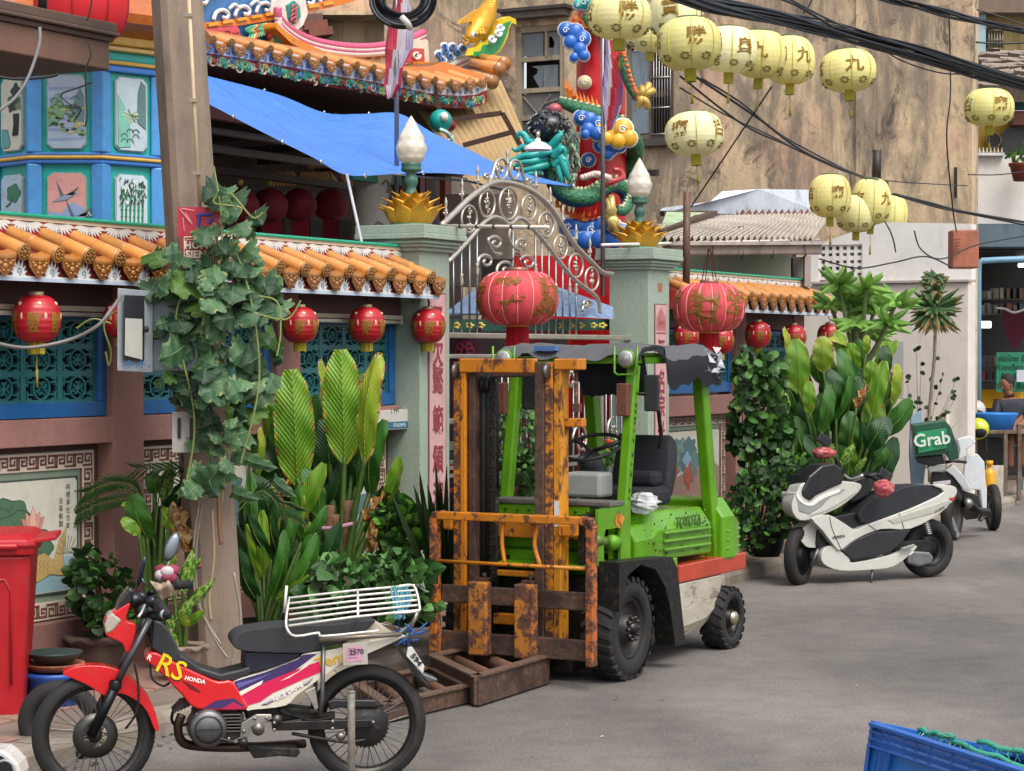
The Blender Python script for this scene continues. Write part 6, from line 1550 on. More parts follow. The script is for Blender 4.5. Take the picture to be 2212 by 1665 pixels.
b=MB();b.tube([P(868,38,13.12),P(880,50,13.1),P(886,62,13.13)],.02,'#ddd8d0',8);b.build('tape',M['cloth'],coil)
# ---- leaning concrete pole
PB=G(472,1448,PAVE);PT=P(381,-20,13.2)
d_=(PT-PB);d_=d_/d_.z
pole=thing('concrete_pole','leaning square concrete utility pole wrapped in green vine','utility pole',loc=PB)
def pp_(z,dx=0,dy=0):return d_*z+Vector((dx,dy,0))
b=MB();secs=[]
for z in(-.1,1.5,3,4.5,7):
 s_=.148-.002*z;c=R(24);sh=[]
 for(u_,v_)in((-1,-.75),(-.75,-1),(.75,-1),(1,-.75),(1,.75),(.75,1),(-.75,1),(-1,.75)):
  x,y=u_*s_*.95,v_*s_*.95;sh.append(pp_(z,x*math.cos(c)-y*math.sin(c),x*math.sin(c)+y*math.cos(c)))
 secs.append(sh)
b.loft(secs,'#8d7b6c',sm=False);b.build('shaft',M['plaster'],pole)
b=MB()
for z in(.55,1.15,1.75,2.35,2.9,3.3,3.68,4.0):
 c=pp_(z,-.022,-.15+.004*0);b.lathe([(0,-.004),(.013,-.004),(.016,0)],'#1e1814',10,T3(*c)@RX(PI/2)@T3(0,0,.0))
b.build('bolt_hole',M['paint'],pole)
b=MB()
def onp(px,py,Y):return P(px,py,Y)-PB
b.tube([onp(407,-20,12.98),onp(419,220,12.99),onp(432,450,13.0)],.0115,'#c2ad8c',8)
for x,y in((408,34),(418,218),(426,375)):b.box(onp(x,y,12.98),(.05,.03,.02),'#8f8474')
b.build('conduit',M['plastic'],pole)
for pts,r,c_ in(([(437,1085),(425,1170),(424,1260),(436,1320),(470,1390),(492,1420)],.008,'#8a8070'),([(430,1090),(418,1180),(420,1270),(440,1330),(478,1392)],.007,'#9a8f7e'),([(458,1100),(462,1200),(452,1290),(456,1340)],.012,'#a0886c'),([(472,1060),(474,1130),(478,1175)],.014,'#8a6148'),([(505,1235),(520,1330),(510,1390),(500,1440)],.009,'#8d8578')):
 b=MB();b.tube(spline([onp(x,y,12.93)for x,y in pts],5),r,c_,6);b.build('pole_cable',M['plastic'],pole)
b=MB();b.tube([onp(427,1220,12.92),onp(434,1222,12.92)],.018,'#b05a5c',8);b.build('tie',M['cloth'],pole)
def board(name,x0,y0,x1,y1,Y,col,lab,cat,skew=0,mat='gloss',th=.006):
 b=MB();q=[P(x0,y1,Y),P(x1,y1+skew,Y+.02),P(x1,y0+skew,Y+.02),P(x0,y0,Y)]
 v=q+[p+Vector((0,th,0))for p in q];b.add(v,[(0,1,2,3),(7,6,5,4)]+[(i,i+4,(i+1)%4+4,(i+1)%4)for i in range(4)],col)
 return tag(b.build(name,M[mat]),lab,cat)
s1=board('pole_sign',383,448,476,512,12.92,'#b5243c','scratched red plate with blue mark fixed to the pole above the square sign','sign')
b=MB();
for pts in([(425,465),(458,464),(458,475),(450,482)],[(430,466),(428,495)]):b.tube([P(x,y,12.915)for x,y in pts],.009,'#3a3f9a',5)
b.build('blue_mark',M['paint'],s1)
b=MB()
for pts in([(388,452),(410,480)],[(392,451),(420,456)],[(395,470),(398,500)],[(400,460),(415,485)]):b.tube([P(x,y,12.915)for x,y in pts],.0025,'#d9a9a4',4)
b.build('scratches',M['paint'],s1)
s2=board('pole_sign',390,508,470,592,12.9,'#9c1f30','square red sign with cream border and blocky letters, half under the vine','sign')
b=MB()
def rectline(x0,y0,x1,y1,w):
 for a,c in(((x0,y0),(x1,y0)),((x1,y0),(x1,y1)),((x1,y1),(x0,y1)),((x0,y1),(x0,y0))):b.tube([P(*a,12.894),P(*c,12.894)],w,'#d9cdb4',4)
rectline(398,513,466,588,.0035);rectline(403,518,461,583,.0022)
for j,wd in enumerate(('HONG','SIENG','HENG')):
 p=P(432,531+j*20,12.892);b.text(wd,.068,'#d9cdb4',T3(*p)@SCL(.92,1,.9),.002,bold=.0022)
b.build('lettering',M['paint'],s2)
s3=board('number_plate_sign',372,888,422,976,12.9,'#b9b6b0','worn white plate with black number eleven low on the pole','sign',mat='plaster')
b=MB();b.text('11',.17,'#22201e',T3(*P(400,926,12.895))@SCL(.85,1,1),.002,bold=.003);b.build('number',M['paint'],s3)
board('reflector_plate',372,836,400,878,12.93,'#83888a','small grey plate between the vine leaves above the number','plate',mat='metal')
mbx=thing('electric_meter_box','open grey electric meter box with clear window fixed to the pole','meter box',loc=P(330,715,12.9))
def mb_box(nm,x0,y0,x1,y1,dy,d,col,mat='plastic',par=None):
 b=MB();o=mbx.location;p,q=P(x0,y1,12.9+dy)-o,P(x1,y0,12.9+dy)-o;b.bb((p.x,p.y,p.z),(q.x,p.y+d,q.z),col);return b.build(nm,M[mat],par or mbx,bevel=.006)
mb_box('body',312,634,428,803,-.08,.2,'#5f6c70');dr_=MB();o=mbx.location
def q4(pts,col,dy=0,th=.02,mat='plastic',nm='door',par=None,bev=.004):
 b=MB();q=[P(x,y,Y)-mbx.location+Vector((0,dy,0))for x,y,Y in pts];v=q+[p+Vector((0,th,0))for p in q]
 b.add(v,[(0,1,2,3),(7,6,5,4)]+[(i,i+4,(i+1)%4+4,(i+1)%4)for i in range(4)],col);return b.build(nm,M[mat],par or mbx,bevel=bev)
dd=q4([(253,802,12.62),(330,806,12.8),(330,630,12.8),(254,623,12.62)],'#8f969c');q4([(267,778,12.62),(312,781,12.74),(312,640,12.74),(268,638,12.62)],'#25272b',-.004,.004,nm='window',par=dd,bev=0)
q4([(270,768,12.62),(308,778,12.73),(308,690,12.73),(271,688,12.62)],'#c9c8c0',-.009,.003,'paper','paper_sheet',dd,0)
b=MB();p=P(316,712,12.72)-mbx.location;b.ell(p,.016,.02,.02,'#1d1d1f');b.build('knob',M['plastic'],mbx)
pl_=mb_box('serial_plate',349,694,395,716,-.09,.008,'#7f8f94');b=MB();b.text('SDSAKJ',.05,'#26383c',T3(*(P(372,705,12.8)-mbx.location)),.003,bold=.001);b.build('serial_letters',M['paint'],pl_)
b=MB()
for k in range(14):b.tube([P(262+k*4.5,792+4*math.sin(k*2),12.61+.012*k*.9)-mbx.location,P(265+k*4.5,784+5*math.cos(k),12.61+.012*k*.9)-mbx.location],.003,'#4a7fb0',4)
b.build('scribble',M['paint'],dd)
cable('grey_hose',[(-10,742,12.1),(60,752,12.2),(150,735,12.3),(210,705,12.3),(240,670,12.35),(262,640,12.5)],.012,'#6f6a66','grey hose looping from the meter box behind the leftmost lantern')
# == VEHICLES
def ZM(x0,y0,sc):return lambda x,y:((x0+x/sc)*.864,(y0+y/sc)*.864)
k1=ZM(1050,1200,2.602);k2=ZM(1200,760,3.456);k3=ZM(1060,1150,4.757);m1=ZM(0,1200,2.2906);m2=ZM(500,1350,2.886);m3=ZM(350,1500,3.16);m4=ZM(180,1080,3.083);s1=ZM(1850,1000,3.1155)
def slab(par,name,fr,zf,pts,y0,y1,col,mat='gloss',bev=.01,taper=0.0,label=None):
 """solid cut to a measured outline; near face on local y0, far face on y1"""
 q=[fr.hit(*zf(x,y),'y',y0)for x,y in pts]
 sm_=mat in('bike','rubber')and bev>.008 and len(q)>5
 if sm_:q=spline(q,3,True)
 n=len(q);c=sum(q,Vector())/n;b=MB()
 far=[Vector((p.x+(c.x-p.x)*taper,y1,p.z+(c.z-p.z)*taper))for p in q]
 b.add(q+far,[tuple(range(n)),tuple(range(n,2*n))[::-1]]+[(i,n+i,n+(i+1)%n,(i+1)%n)for i in range(n)],col)
 o=b.build(name,M[mat],par,bevel=bev*(2 if sm_ else 1),seg=4)
 if sm_:
  o.data.polygons.foreach_set('use_smooth',[True]*len(o.data.polygons));w_=o.modifiers.new('wn','WEIGHTED_NORMAL');w_.keep_sharp=False;w_.weight=80
 return o
def decal(b,fr,zf,pts,y,col):b.add([fr.hit(*zf(x,yy),'y',y)for x,yy in pts],[tuple(range(len(pts)))],col)
def ptube(b,fr,zf,pts,r,col,n=8,k=4):
 q=[fr.hit(*zf(p[0],p[1]),'y',p[2])for p in pts];b.tube(spline(q,k)if len(q)>2 else q,r,col,n)
def wheel(par,c,r,w,name='wheel',rim_r=.6,spokes=0,lugs=0,hubcol='#3a3836',rimcol='#55524e',steer=0,tread=0,disc=False):
 """axle along local x of a frame rotated so wheel plane is y-z for forklift (axis='x') or x-z for bikes (axis='y')"""
 m=T3(*c)@RZ(steer);e=bpy.data.objects.new(name,None);COL.objects.link(e);e.parent=par;e.matrix_basis=m;e.empty_display_size=.05
 ax=RX(PI/2)
 b=MB(ax);ri=r*rim_r;h=w/2
 b.lathe([(ri,-h*.8),(ri*1.03,-h),(r*.86,-h*1.04),(r*.97,-h*.8),(r,-h*.3),(r,h*.3),(r*.97,h*.8),(r*.86,h*1.04),(ri*1.03,h),(ri,h*.8),(ri,-h*.8)],'#1c1b1a',40)
 b.build('tyre',M['rubber'],e)
 if tread:
  b=MB()
  for k in range(tread):
   a=2*PI*k/tread
   for s_ in(-1,1):b.box((0,s_*h*.55,0),(r*.09,h*.85,.03),'#242322',RY(-a)@T3(r*1.0,0,0)@RX(s_*.35))if False else b.add([RY(a)@Vector(p)for p in((r*.99,s_*.01,-.02),(r*1.035,s_*.01,-.02),(r*1.035,s_*.01,.012),(r*.99,s_*.01,.012),(r*.9,s_*h*1.05,.01),(r*1.0,s_*h*1.0,.01),(r*1.0,s_*h*1.0,.045),(r*.9,s_*h*1.05,.045))],[(0,1,2,3),(4,7,6,5),(1,5,6,2),(0,4,5,1),(3,2,6,7)],'#211f1e')
  b.build('tread_blocks',M['rubber'],e)
 b=MB(ax)
 if spokes:
  b.lathe([(ri*1.02,-h*.75),(ri*.93,-h*.6),(ri*.9,0),(ri*.93,h*.6),(ri*1.02,h*.75)],rimcol,40);b.build('rim',M['metal'],e)
  b=MB(ax);b.lathe([(0,-h*1.2),(.02,-h*1.2),(.035,-h*.8),(.03,0),(.035,h*.8),(.02,h*1.2),(0,h*1.2)],'#4a4845',16)
  for k in range(spokes):
   a=2*PI*k/spokes;s_=1 if k%2 else-1;a2=a+(.55 if(k//2)%2 else-.55)
   b.tube([(.03*math.cos(a2),.03*math.sin(a2),s_*h*.8),(ri*.93*math.cos(a),ri*.93*math.sin(a),0)],.0022,'#8a8884',4)
  b.build('spokes',M['metal'],e)
  if disc:b=MB(ax);b.lathe([(.055,h*1.2),(.105,h*1.2),(.105,h*1.2+.004),(.055,h*1.2+.004)],'#4c4a47',28);b.build('brake_disc',M['metal'],e)
 else:
  b.lathe([(ri,h*.8),(ri*.93,h*.9),(ri*.88,h*.55),(ri*.8,h*.35),(ri*.45,h*.45),(ri*.42,h*.9),(ri*.3,h*1.0),(0,h*1.0)],rimcol,32)
  b.lathe([(ri,-h*.8),(ri*.8,-h*.3),(0,-h*.3)],rimcol,24);b.build('rim',M['metal']if not lugs else M['dark'],e)
  if lugs:
   b=MB(ax)
   for k in range(lugs):a=2*PI*k/lugs;b.cyl((ri*.36*math.cos(a),ri*.36*math.sin(a),h*.9),(ri*.36*math.cos(a),ri*.36*math.sin(a),h*1.2),.012,'#4a4744',6)
   b.lathe([(.0,h*1.35),(ri*.2,h*1.3),(ri*.22,h*.9)],hubcol,16);b.build('wheel_nuts',M['metal'],e)
 return e
 # -- forklift
K=Fr(.20,14.04,R(-29))
fk=thing('forklift','old green forklift with rusty orange mast parked facing us in front of the gate','forklift',K)
def kb(name,a,c,col,mat='green',bev=.008,par=None,lab=None):
 b=MB();b.bb(a,c,col);o=b.build(name,M[mat],par or fk,bevel=bev,seg=2)
 if lab:o['label']=lab
 return o
GR,OR,BR='#5c9616','#c67a1a','#4a352c'
for x,s_ in((.56,1),(-.44,-1)):
 w_=wheel(fk,(x,-.04,.325),.325,.2,'front_wheel',.6,lugs=10,tread=26,rimcol='#2c2a28');w_.matrix_basis=T3(x,-.04,.325)@RZ(-PI/2 if s_<0 else PI/2)if False else T3(x,-.04,.325)@RZ(PI/2*s_)
b=MB()
for i in range(60):
 y=random.uniform(.3,1.5);z=random.uniform(.72,1.0);r_=random.uniform(.003,.009);b.ell((.558+.01*(z<.9),y,z),.0015,r_*1.6,r_,random.choice(['#2c3a14','#1e1c14','#7a8a5a']),6,4)
for i in range(40):
 t_0=random.random();b.ell((.5+random.choice((-.0385,.0385)),.1+.21*t_0,.72+1.26*t_0),.002,.008,.014,random.choice(['#2c3a14','#1e1c14','#8a6a3a']),6,4)
b.build('paint_chips',M['dark'],fk,stuff=True)
for x,s_ in((.55,1),(-.43,-1)):
 w_=wheel(fk,(0,0,0),.215,.17,'rear_wheel',.62,lugs=0,tread=20,rimcol='#34322f');w_.matrix_basis=T3(x,1.63,.215)@RZ(PI/2*s_)
 b=MB(RX(PI/2));b.lathe([(.045,.04),(.045,.1),(.03,.112),(0,.112)],'#b9b49a',16);b.build('hub_cap',M['metal'],w_)
for s_,x0,x1 in((1,.43,.57),(-1,-.45,-.31)):
 b=MB();arc=[(-.33,.46),(-.33,.77),(.45,.74),(.53,.66),(.66,.15),(.5,.15),(.42,.42),(.34,.56),(.2,.68),(-.02,.73),(-.2,.68)]
 b.prism([(y,z)for y,z in arc],.14,'#171716',T3(x1,0,0)@RZ(PI/2)@SCL(1,1,1));b.build('fender',M['dark'],fk,bevel=.006)
kb('chassis',(-.3,-.2,.2),(.42,1.9,.66),'#1b1a18','dark')
hood=MB();
def ysec(y,x0,x1,z0,z1,c):return[Vector(p)for p in((x0,y,z0),(x1+.02,y,z0),(x1+.02,y,z1-c-.06),(x1-c,y,z1),(x0+c,y,z1),(x0,y,z1-c))]
hood.loft([ysec(.3,-.4,.5,.7,.93,.03),ysec(.48,-.42,.54,.7,.95,.04),ysec(.56,-.42,.54,.7,1.02,.06),ysec(1.42,-.42,.54,.68,1.0,.06)],GR,sm=False);hood.build('hood',M['green'],fk,bevel=.018,seg=3)
kb('floor_plate',(-.4,-.3,.70),(.53,.34,.735),GR)
for i,z in enumerate((.755,.81,.865)):
 b=MB();b.bar((.575,.62,z+.01),(.57,1.38,z-.005),.02,.022,GR);b.build('hood_rib',M['green'],fk,bevel=.008)
b=MB();b.text('TOYOTA',.1,'#3c6a0c',T3(.562,1.03,.925)@RZ(PI/2),.006,bold=.002);b.build('raised_lettering',M['green'],fk)
cw=MB();cw.loft([ysec(1.55,-.44,.57,.62,1.04,.06),ysec(1.72,-.45,.58,.62,1.05,.07),ysec(1.88,-.42,.55,.62,1.0,.08),ysec(1.98,-.36,.48,.62,.9,.08)],GR,sm=False);cw_=cw.build('counterweight',M['green'],fk,bevel=.02,seg=3)
for z in(.70,.76,.82):b=MB();b.bar((.592,1.6,z),(.565,1.9,z),.02,.018,GR);b.build('counterweight_rib',M['green'],fk,bevel=.006)
kb('rear_bumper_band',(-.43,.84,.525),(.585,1.98,.645),'#b0402c','green',.01)
sd_=MB();sd_.loft([[Vector(p)for p in((-.42,y,.5),(.58,y,.52),(.575,y,zb+.08),(.53,y,zb),(-.38,y,zb))]for y,zb in((.66,.15),(.85,.14),(1.3,.17),(1.5,.24),(1.56,.5))],'#b5b0a2',sm=False);sd_.build('side_skirt',M['white_worn'],fk,bevel=.01)
kb('step',(.42,.66,.41),(.585,.83,.5),OR,'mast');kb('step',(.42,.66,.26),(.588,.84,.4),'#b9b3a4','white_worn')
b=MB();b.lathe([(0,.02),(.03,.02),(.036,0)],'#cfcbc2',14,T3(.59,.68,.6)@RY(PI/2));b.build('reflector',M['plastic'],fk)
kb('side_post_lower',(.46,.52,.5),(.575,.83,.7),GR)
cowl=kb('front_cowl',(-.3,-.13,.6),(.4,.02,1.09),GR);kb('cowl_lid',(-.3,-.14,1.092),(.56,.06,1.125),'#6d6964','dark')
for z in(.715,.80):kb('cowl_groove',(-.29,-.136,z),(.54,-.128,z+.022),'#2f5a0a')
kb('tilt_bar',(-.3,-.2,.88),(.36,-.135,1.0),OR,'mast');b=MB()
for x,z in[(-.2+.085*i,1.06-.003*(i%2))for i in range(9)]+[(-.12+.09*i,.635)for i in range(5)]:b.cyl((x,-.132,z),(x,-.145,z),.009,'#44631a',8)
b.build('bolts',M['dark'],fk)
side=MB();side.prism([(-.34,.74),(-.34,1.09),(.12,1.09),(.12,.74),(-.02,.74),(-.02,.96),(-.24,.96),(-.26,.9),(-.26,.78),(-.22,.74)],.02,GR,T3(.55,0,0)@RZ(PI/2));side.build('side_plate',M['green'],fk,bevel=.004)
kb('cavity_shade_block',(.402,-.3,.74),(.45,.05,1.05),'#12120f','dark');b=MB();b.cyl((.56,-.36,.9),(.52,-.12,.87),.035,'#5a7a2a',14);b.cyl((.56,-.14,.87),(.52,.0,.86),.05,GR,14);b.build('tilt_cylinder',M['dark'],fk)  # solid near-black block paints the shade inside the side opening
b=MB();b.add([(.573,-.06,1.065),(.573,-.02,1.04),(.573,.03,1.02),(.573,.0,.985),(.573,-.04,.95),(.573,-.09,.975),(.573,-.12,1.01),(.573,-.09,1.04)],[tuple(range(8))],'#e08a12');b.build('orange_patch',M['mast'],fk)
for x0,x1,y0,y1,col,mt,nm in((-.425,-.37,-.42,-.26,OR,'rust','outer_rail'),(-.368,-.33,-.43,-.4,OR,'mast','outer_rail_flange'),(-.327,-.275,-.4,-.24,'#3c2c28','steelrust','inner_rail'),(.17,.235,-.43,-.26,'#4f3c36','steelrust','inner_rail'),(.238,.29,-.42,-.24,OR,'rust','outer_rail'),(.292,.345,-.41,-.3,'#cd8a1e','mast','outer_channel')):
 kb(nm,(x0,y0,.2),(x1,y1,2.0-.004*(x0>.23)),col,mt,.006)
kb('mast_top_bar',(-.37,-.44,1.93),(.17,-.38,2.02),OR,'mast');kb('mast_rear_bar',(-.4,-.24,1.9),(.3,-.2,1.99),BR,'rust')
kb('top_bracket',(.3,-.42,1.95),(.47,-.3,2.02),OR,'mast');kb('hose_bracket',(.345,-.36,1.60),(.47,-.3,1.655),OR,'mast')
b=MB();b.tube([(.41,-.33,1.95),(.41,-.33,1.66)],.012,'#8a5a3c',8);b.box((.42,-.33,1.72),(.04,.04,.05),'#6b4638');b.build('guide_rod',M['rust'],fk)
for z,w_ in((.33,.07),(.64,.04)):kb('mast_cross_member',(-.35,-.3,z),(.3,-.24,z+w_),OR,'mast')
for x in(-.245,-.205):b=MB();b.tube([(x,-.34,.5),(x,-.34,1.85),(x-.01,-.3,1.92),(x,-.26,1.86),(x,-.25,1.2)],.02,'#141414',8);b.build('hydraulic_hose',M['rubber'],fk)
b=MB()
for i in range(52):z=.62+i*.025;b.box((-.165,-.36,z),(.034 if i%2 else .022,.03,.02),'#26231f')
b.tube([(-.165,-.36,.6),(-.165,-.36,1.9)],.012,'#1c1a18',6);b.build('lift_chain',M['dark'],fk)
b=MB(RY(PI/2));b.M=T3(-.225,-.33,1.86)@RY(PI/2);b.lathe([(0,-.03),(.055,-.03),(.06,-.015),(.045,0),(.06,.015),(.055,.03),(0,.03)],'#1c1b1a',20);b.build('chain_pulley',M['dark'],fk)
for x in(-.395,.265):b=MB();b.M=T3(x,-.44,1.94)@RY(PI/2);b.lathe([(0,-.012),(.045,-.012),(.05,0),(.045,.012),(0,.012)],'#7b7470',20);b.build('mast_roller',M['metal'],fk)
b=MB();b.tube([(.0,-.25,.5),(0,-.25,1.3)],.0,'#222',4)if False else None
b=MB();b.cyl((-.215,-.27,.25),(-.215,-.27,1.15),.035,'#1f1d1b',14);b.cyl((-.215,-.27,1.15),(-.215,-.27,1.8),.02,'#55524f',12);b.build('lift_cylinder',M['dark'],fk)
for(a,c)in(((.33,-.43,.92),(.45,-.36,1.0)),((-.5,-.43,.93),(-.43,-.36,1.01))):kb('mast_clamp',a,c,OR,'mast',.012)
kb('warning_sticker',(.3,-.413,.98),(.335,-.4105,1.14),'#c9c9c4','plastic',0)
for z0,z1 in((.48,.592),(.17,.30)):kb('carriage_bar',(-.45,-.53,z0),(.61,-.49,z1),'#3a2b26','steelrust')
for x in(-.21,.12):
 kb('fork_shank',(x,-.61,.17),(x+.135,-.535,.63),'#b8742a','rust',.01);kb('fork_hook',(x+.02,-.55,.63),(x+.1,-.49,.65),BR,'rust',.004)
 b=MB();b.cyl((x+.07,-.52,.64),(x+.07,-.52,.68),.016,'#3c2c24',8);b.build('fork_pin',M['dark'],fk)
fr_=MB();
def flatframe(pts,w,d,col,mat,name):
 b=MB();
 for p,q in zip(pts,pts[1:]):p=Vector(p);q=Vector(q);e=(q-p).normalized()*w*.3;b.bar(p-e,q+e,d,w,col,up=(0,1,0))
 return b.build(name,M[mat],fk,bevel=.006)
flatframe([(-.475,-.56,.17),(-.475,-.56,1.0),(-.462,-.56,1.03),(-.43,-.56,1.038)],.07,.05,'#c8742a','rust','backrest_side');flatframe([(.635,-.56,.17),(.635,-.56,1.0),(.62,-.56,1.03),(.59,-.56,1.038)],.07,.05,'#b8642c','rust','backrest_side');flatframe([(-.425,-.562,1.035),(.585,-.562,1.035)],.07,.05,OR,'mast','backrest_top')
b=MB();b.tube([(-.45,-.57,.745),(.61,-.57,.745)],.012,OR,8);b.build('backrest_rail',M['mast'],fk)
for x,bw in((.02,-.01),(.27,-.03)):b=MB();q=spline([(x,-.56,1.0),(x+bw,-.56,.88),(x+.01,-.56,.75)],4);b.tube(q,.014,OR,8);b.build('backrest_upright',M['mast'],fk)
b=MB();b.tube([(-.06,-.5,.72),(-.06,-.5,.8),(-.03,-.5,.83),(.0,-.5,.8)],.012,'#3a3432',6);b.build('hose_loop',M['rubber'],fk)
kb('axle_guard',(-.26,-.3,.06),(.36,-.1,.2),'#221f1c','dark')
for x,dz in((.5,0),(-.36,0)):
 b=MB();b.bar((x,.1,.72),(x,.31,1.98),.075,.07,GR,up=(1,0,0));b.build('front_post',M['green'],fk,bevel=.01)
 b=MB();b.bar((x,1.60,.64),(x-.01*(x>0),1.36,2.0),.11,.08,GR,up=(1,0,0));b.build('rear_post',M['green'],fk,bevel=.012)
rf=kb('guard_roof_frame',(-.42,.24,1.985),(.53,1.44,2.03),GR)
for i in range(7):kb('guard_slat',(-.36+i*.135,.28,2.031),(-.32+i*.135,1.4,2.055),GR,par=rf)
b=MB();nx,ny=26,30;vs=[]
for j in range(ny+1):
 for i in range(nx+1):
  u_,v=i/nx,j/ny;x=-.47+1.08*u_;y=.2+1.32*v;z=2.10+.035*noise.noise(Vector((x*3,y*3,1)))+.012*noise.noise(Vector((x*12,y*12,4)))
  if u_>.86:z-=((u_-.86)/.14)**.7*(.24+.1*noise.noise(Vector((y*5,2,1)))+.03*v)*(1 if v>.3 else .15);x=.459+min(1,(u_-.86)/.028)*.128
  if v<.08:z-=(.08-v)*.9*(1+noise.noise(Vector((x*6,0,5))))
  vs.append((x,y,z))
b.add(vs,[(j*(nx+1)+i,j*(nx+1)+i+1,(j+1)*(nx+1)+i+1,(j+1)*(nx+1)+i)for j in range(ny)for i in range(nx)],'#66676b',True)
for k,(f_,c_)in enumerate(zip(b.f,b.c)):
 i=k%nx
 if i>nx*.88:b.c[k]=lin('#1c1e26')
b.build('canvas_cover',M['cloth'],fk)
b=MB();vs=[];n_=20
for i in range(n_+1):
 u_=i/n_;x=.05+.5*u_
 vs+=[(x,.36,2.04),(x,.4+.02*math.sin(i),1.88+.015*noise.noise(Vector((i*.6,0,0)))),(x,.46,1.78+.03*noise.noise(Vector((i*.5,3,0))))]
b.add(vs,[(3*i+k,3*i+3+k,3*i+4+k,3*i+1+k)for i in range(n_)for k in range(2)],'#1a1d28',True);b.build('cover_flap',M['cloth'],fk)
b=MB()
for i in range(60):p=Vector((.56+random.uniform(-.03,.05),1.36+random.uniform(-.08,.16),1.99+random.uniform(-.1,.08)));q=[p+Vector([random.uniform(-.05,.05)for _ in range(3)])for _ in range(3)];b.add(q,[(0,1,2)],random.choice(['#9a9a9e','#55565c','#c9c9cc']),True)
b.build('torn_plastic',M['filmbag'],fk)
kb('blue_sticker',(-.18,.205,2.07),(-.02,.26,2.1),'#4f74a8','plastic',0)
for x in(.5,-.4):
 b=MB();b.M=T3(x,.19,2.02)@RX(PI/2);b.lathe([(.05,-.0),(.062,.0),(.062,-.02),(.045,-.06),(0,-.07)],GR,22);lh=b.build('headlight',M['green'],fk)
 b=MB();b.M=T3(x,.19,2.02)@RX(PI/2);b.lathe([(.052,.004),(.04,.012),(0,.016)],'#cfd2cf',22)
 for i in range(7):b.box((-.036+i*.012,0,.014),(.002,.07,.002),'#8d908d')
 b.build('lens',M['steel'],lh)
 b=MB();b.tube([(x-.085,.2,2.1),(x-.085,.2,1.93),(x-.06,.2,1.915),(x+.07,.2,1.92),(x+.08,.2,2.1)],.008,GR,6);b.build('light_guard',M['green'],fk)
 kb('indicator_box',(x-.06,.17,1.655),(x+.02,.23,1.86),'#6b4238','mast')
 b=MB();b.box((x+.12,.33,1.80),(.11,.02,.23),'#2a2c30');b.build('mirror',M['plastic'],fk,bevel=.03);b=MB();b.tube([(x,.3,1.8),(x+.08,.32,1.8)],.01,'#1a1a1a',6);b.build('mirror_arm',M['dark'],fk)
st_=MB();st_.loft([[Vector((x0*s_+.25,y+dy+.2,z+.02))for x0,dy in((-.24,.03),(-.2,-.03),(.2,-.03),(.24,.03),(.2,.1),(-.2,.1))]for z,s_,y in((1.08,.95,.72),(1.2,1.0,.75),(1.35,.98,.79),(1.44,.86,.83),(1.48,.6,.86))],'#15171f');st_.build('seat_back',M['rubber'],fk,bevel=.01)
kb('seat_cushion',(.03,.5,1.04),(.47,.98,1.17),'#15171f','rubber',.04);kb('arm_pad',(.22,.74,1.17),(.44,.9,1.27),'#15171f','rubber',.03)
b=MB(T3(.12,.46,1.44)@RX(.4));b.tube([(.2*math.cos(a),.2*math.sin(a),0)for a in[2*PI*k/28 for k in range(28)]],.013,'#1a1a1c',8,True)
for a in(.5,2.6,4.7):b.tube([(.2*math.cos(a),.2*math.sin(a),0),(0,0,-.03)],.014,'#1a1a1c',6)
b.ell((.17,.12,.02),.03,.03,.025,'#141414');b.build('steering_wheel',M['plastic'],fk)
b=MB();b.lathe([(.1,-.12),(.085,-.05),(.085,0),(.05,.03),(0,.03)],'#232427',20,T3(.11,.44,1.37)@RX(.4));b.build('steering_column',M['plastic'],fk)
kb('dash_box',(.1,.1,1.13),(.36,.3,1.29),'#8f908e','plastic',.02)
b=MB();b.tube([(.26,.3,1.1),(.3,.34,1.26)],.008,'#222',6);b.tube([(.3,.34,1.24),(.31,.35,1.32)],.018,'#55565a',8);b.build('lever',M['plastic'],fk)
b=MB();b.tube([(.42,.86,1.42),(.43,.88,1.5),(.48,.72,1.7),(.5,.5,1.74)],.014,'#3a3c3e',8);b.build('grab_handle',M['metal'],fk)
bag=thing('plastic_bag','crumpled clear plastic bag lying beside the forklift seat','bag',loc=K.M@Vector((.48,.5,1.04)))
b=MB();vs=[]
for i in range(14):
 for j in range(10):
  u_=i/13*PI;v=j/9*2*PI;r=.11*(1+.35*noise.noise(Vector((i*.9,j*.9,2))));vs.append((r*.9*math.sin(u_)*math.cos(v),r*math.sin(u_)*math.sin(v)*1.1,(r*math.cos(u_)+.06)*.62))
b.add(vs,[(i*10+j,i*10+(j+1)%10,(i+1)*10+(j+1)%10,(i+1)*10+j)for i in range(13)for j in range(10)],'#d6d6d8');b.build('crumpled_film',M['filmbag'],bag)
# ---- rusty steel roller frames on the ground in front
def bframe(lab,corners,h,inner):
 t=thing('roller_frame',lab,'steel frame');g_=[G(*p,0.0)for p in corners]
 for i in range(4):
  a,c=g_[i],g_[(i+1)%4];b=MB();b.bar(a+Vector((0,0,h/2+.012)),c+Vector((0,0,h/2+.012)),.035,h,'#3f302a');b.build('side_channel',M['steelrust'],t,bevel=.004)
  b=MB();b.bar(a+Vector((0,0,h+.014)),c+Vector((0,0,h+.014)),.07,.012,'#6b564a');b.build('flange',M['steelrust'],t)
 for f_,r in inner:
  a=g_[0].lerp(g_[1],f_);c=g_[3].lerp(g_[2],f_);b=MB();b.tube([a+Vector((0,0,h*.7)),c+Vector((0,0,h*.7))],r,'#6b4a3a',14);b.build('roller',M['steelrust'],t)
 return t
bframe('rusty steel roller frame lying on the road at the foot of the forklift',[(1030,1527),(1182,1478),(1085,1440),(936,1478)],.17,[(.3,.04),(.62,.04)])
bframe('second rusty steel roller frame behind the motorbike rear wheel',[(835,1562),(1010,1520),(930,1478),(770,1515)],.1,[(.28,.035),(.8,.03)])
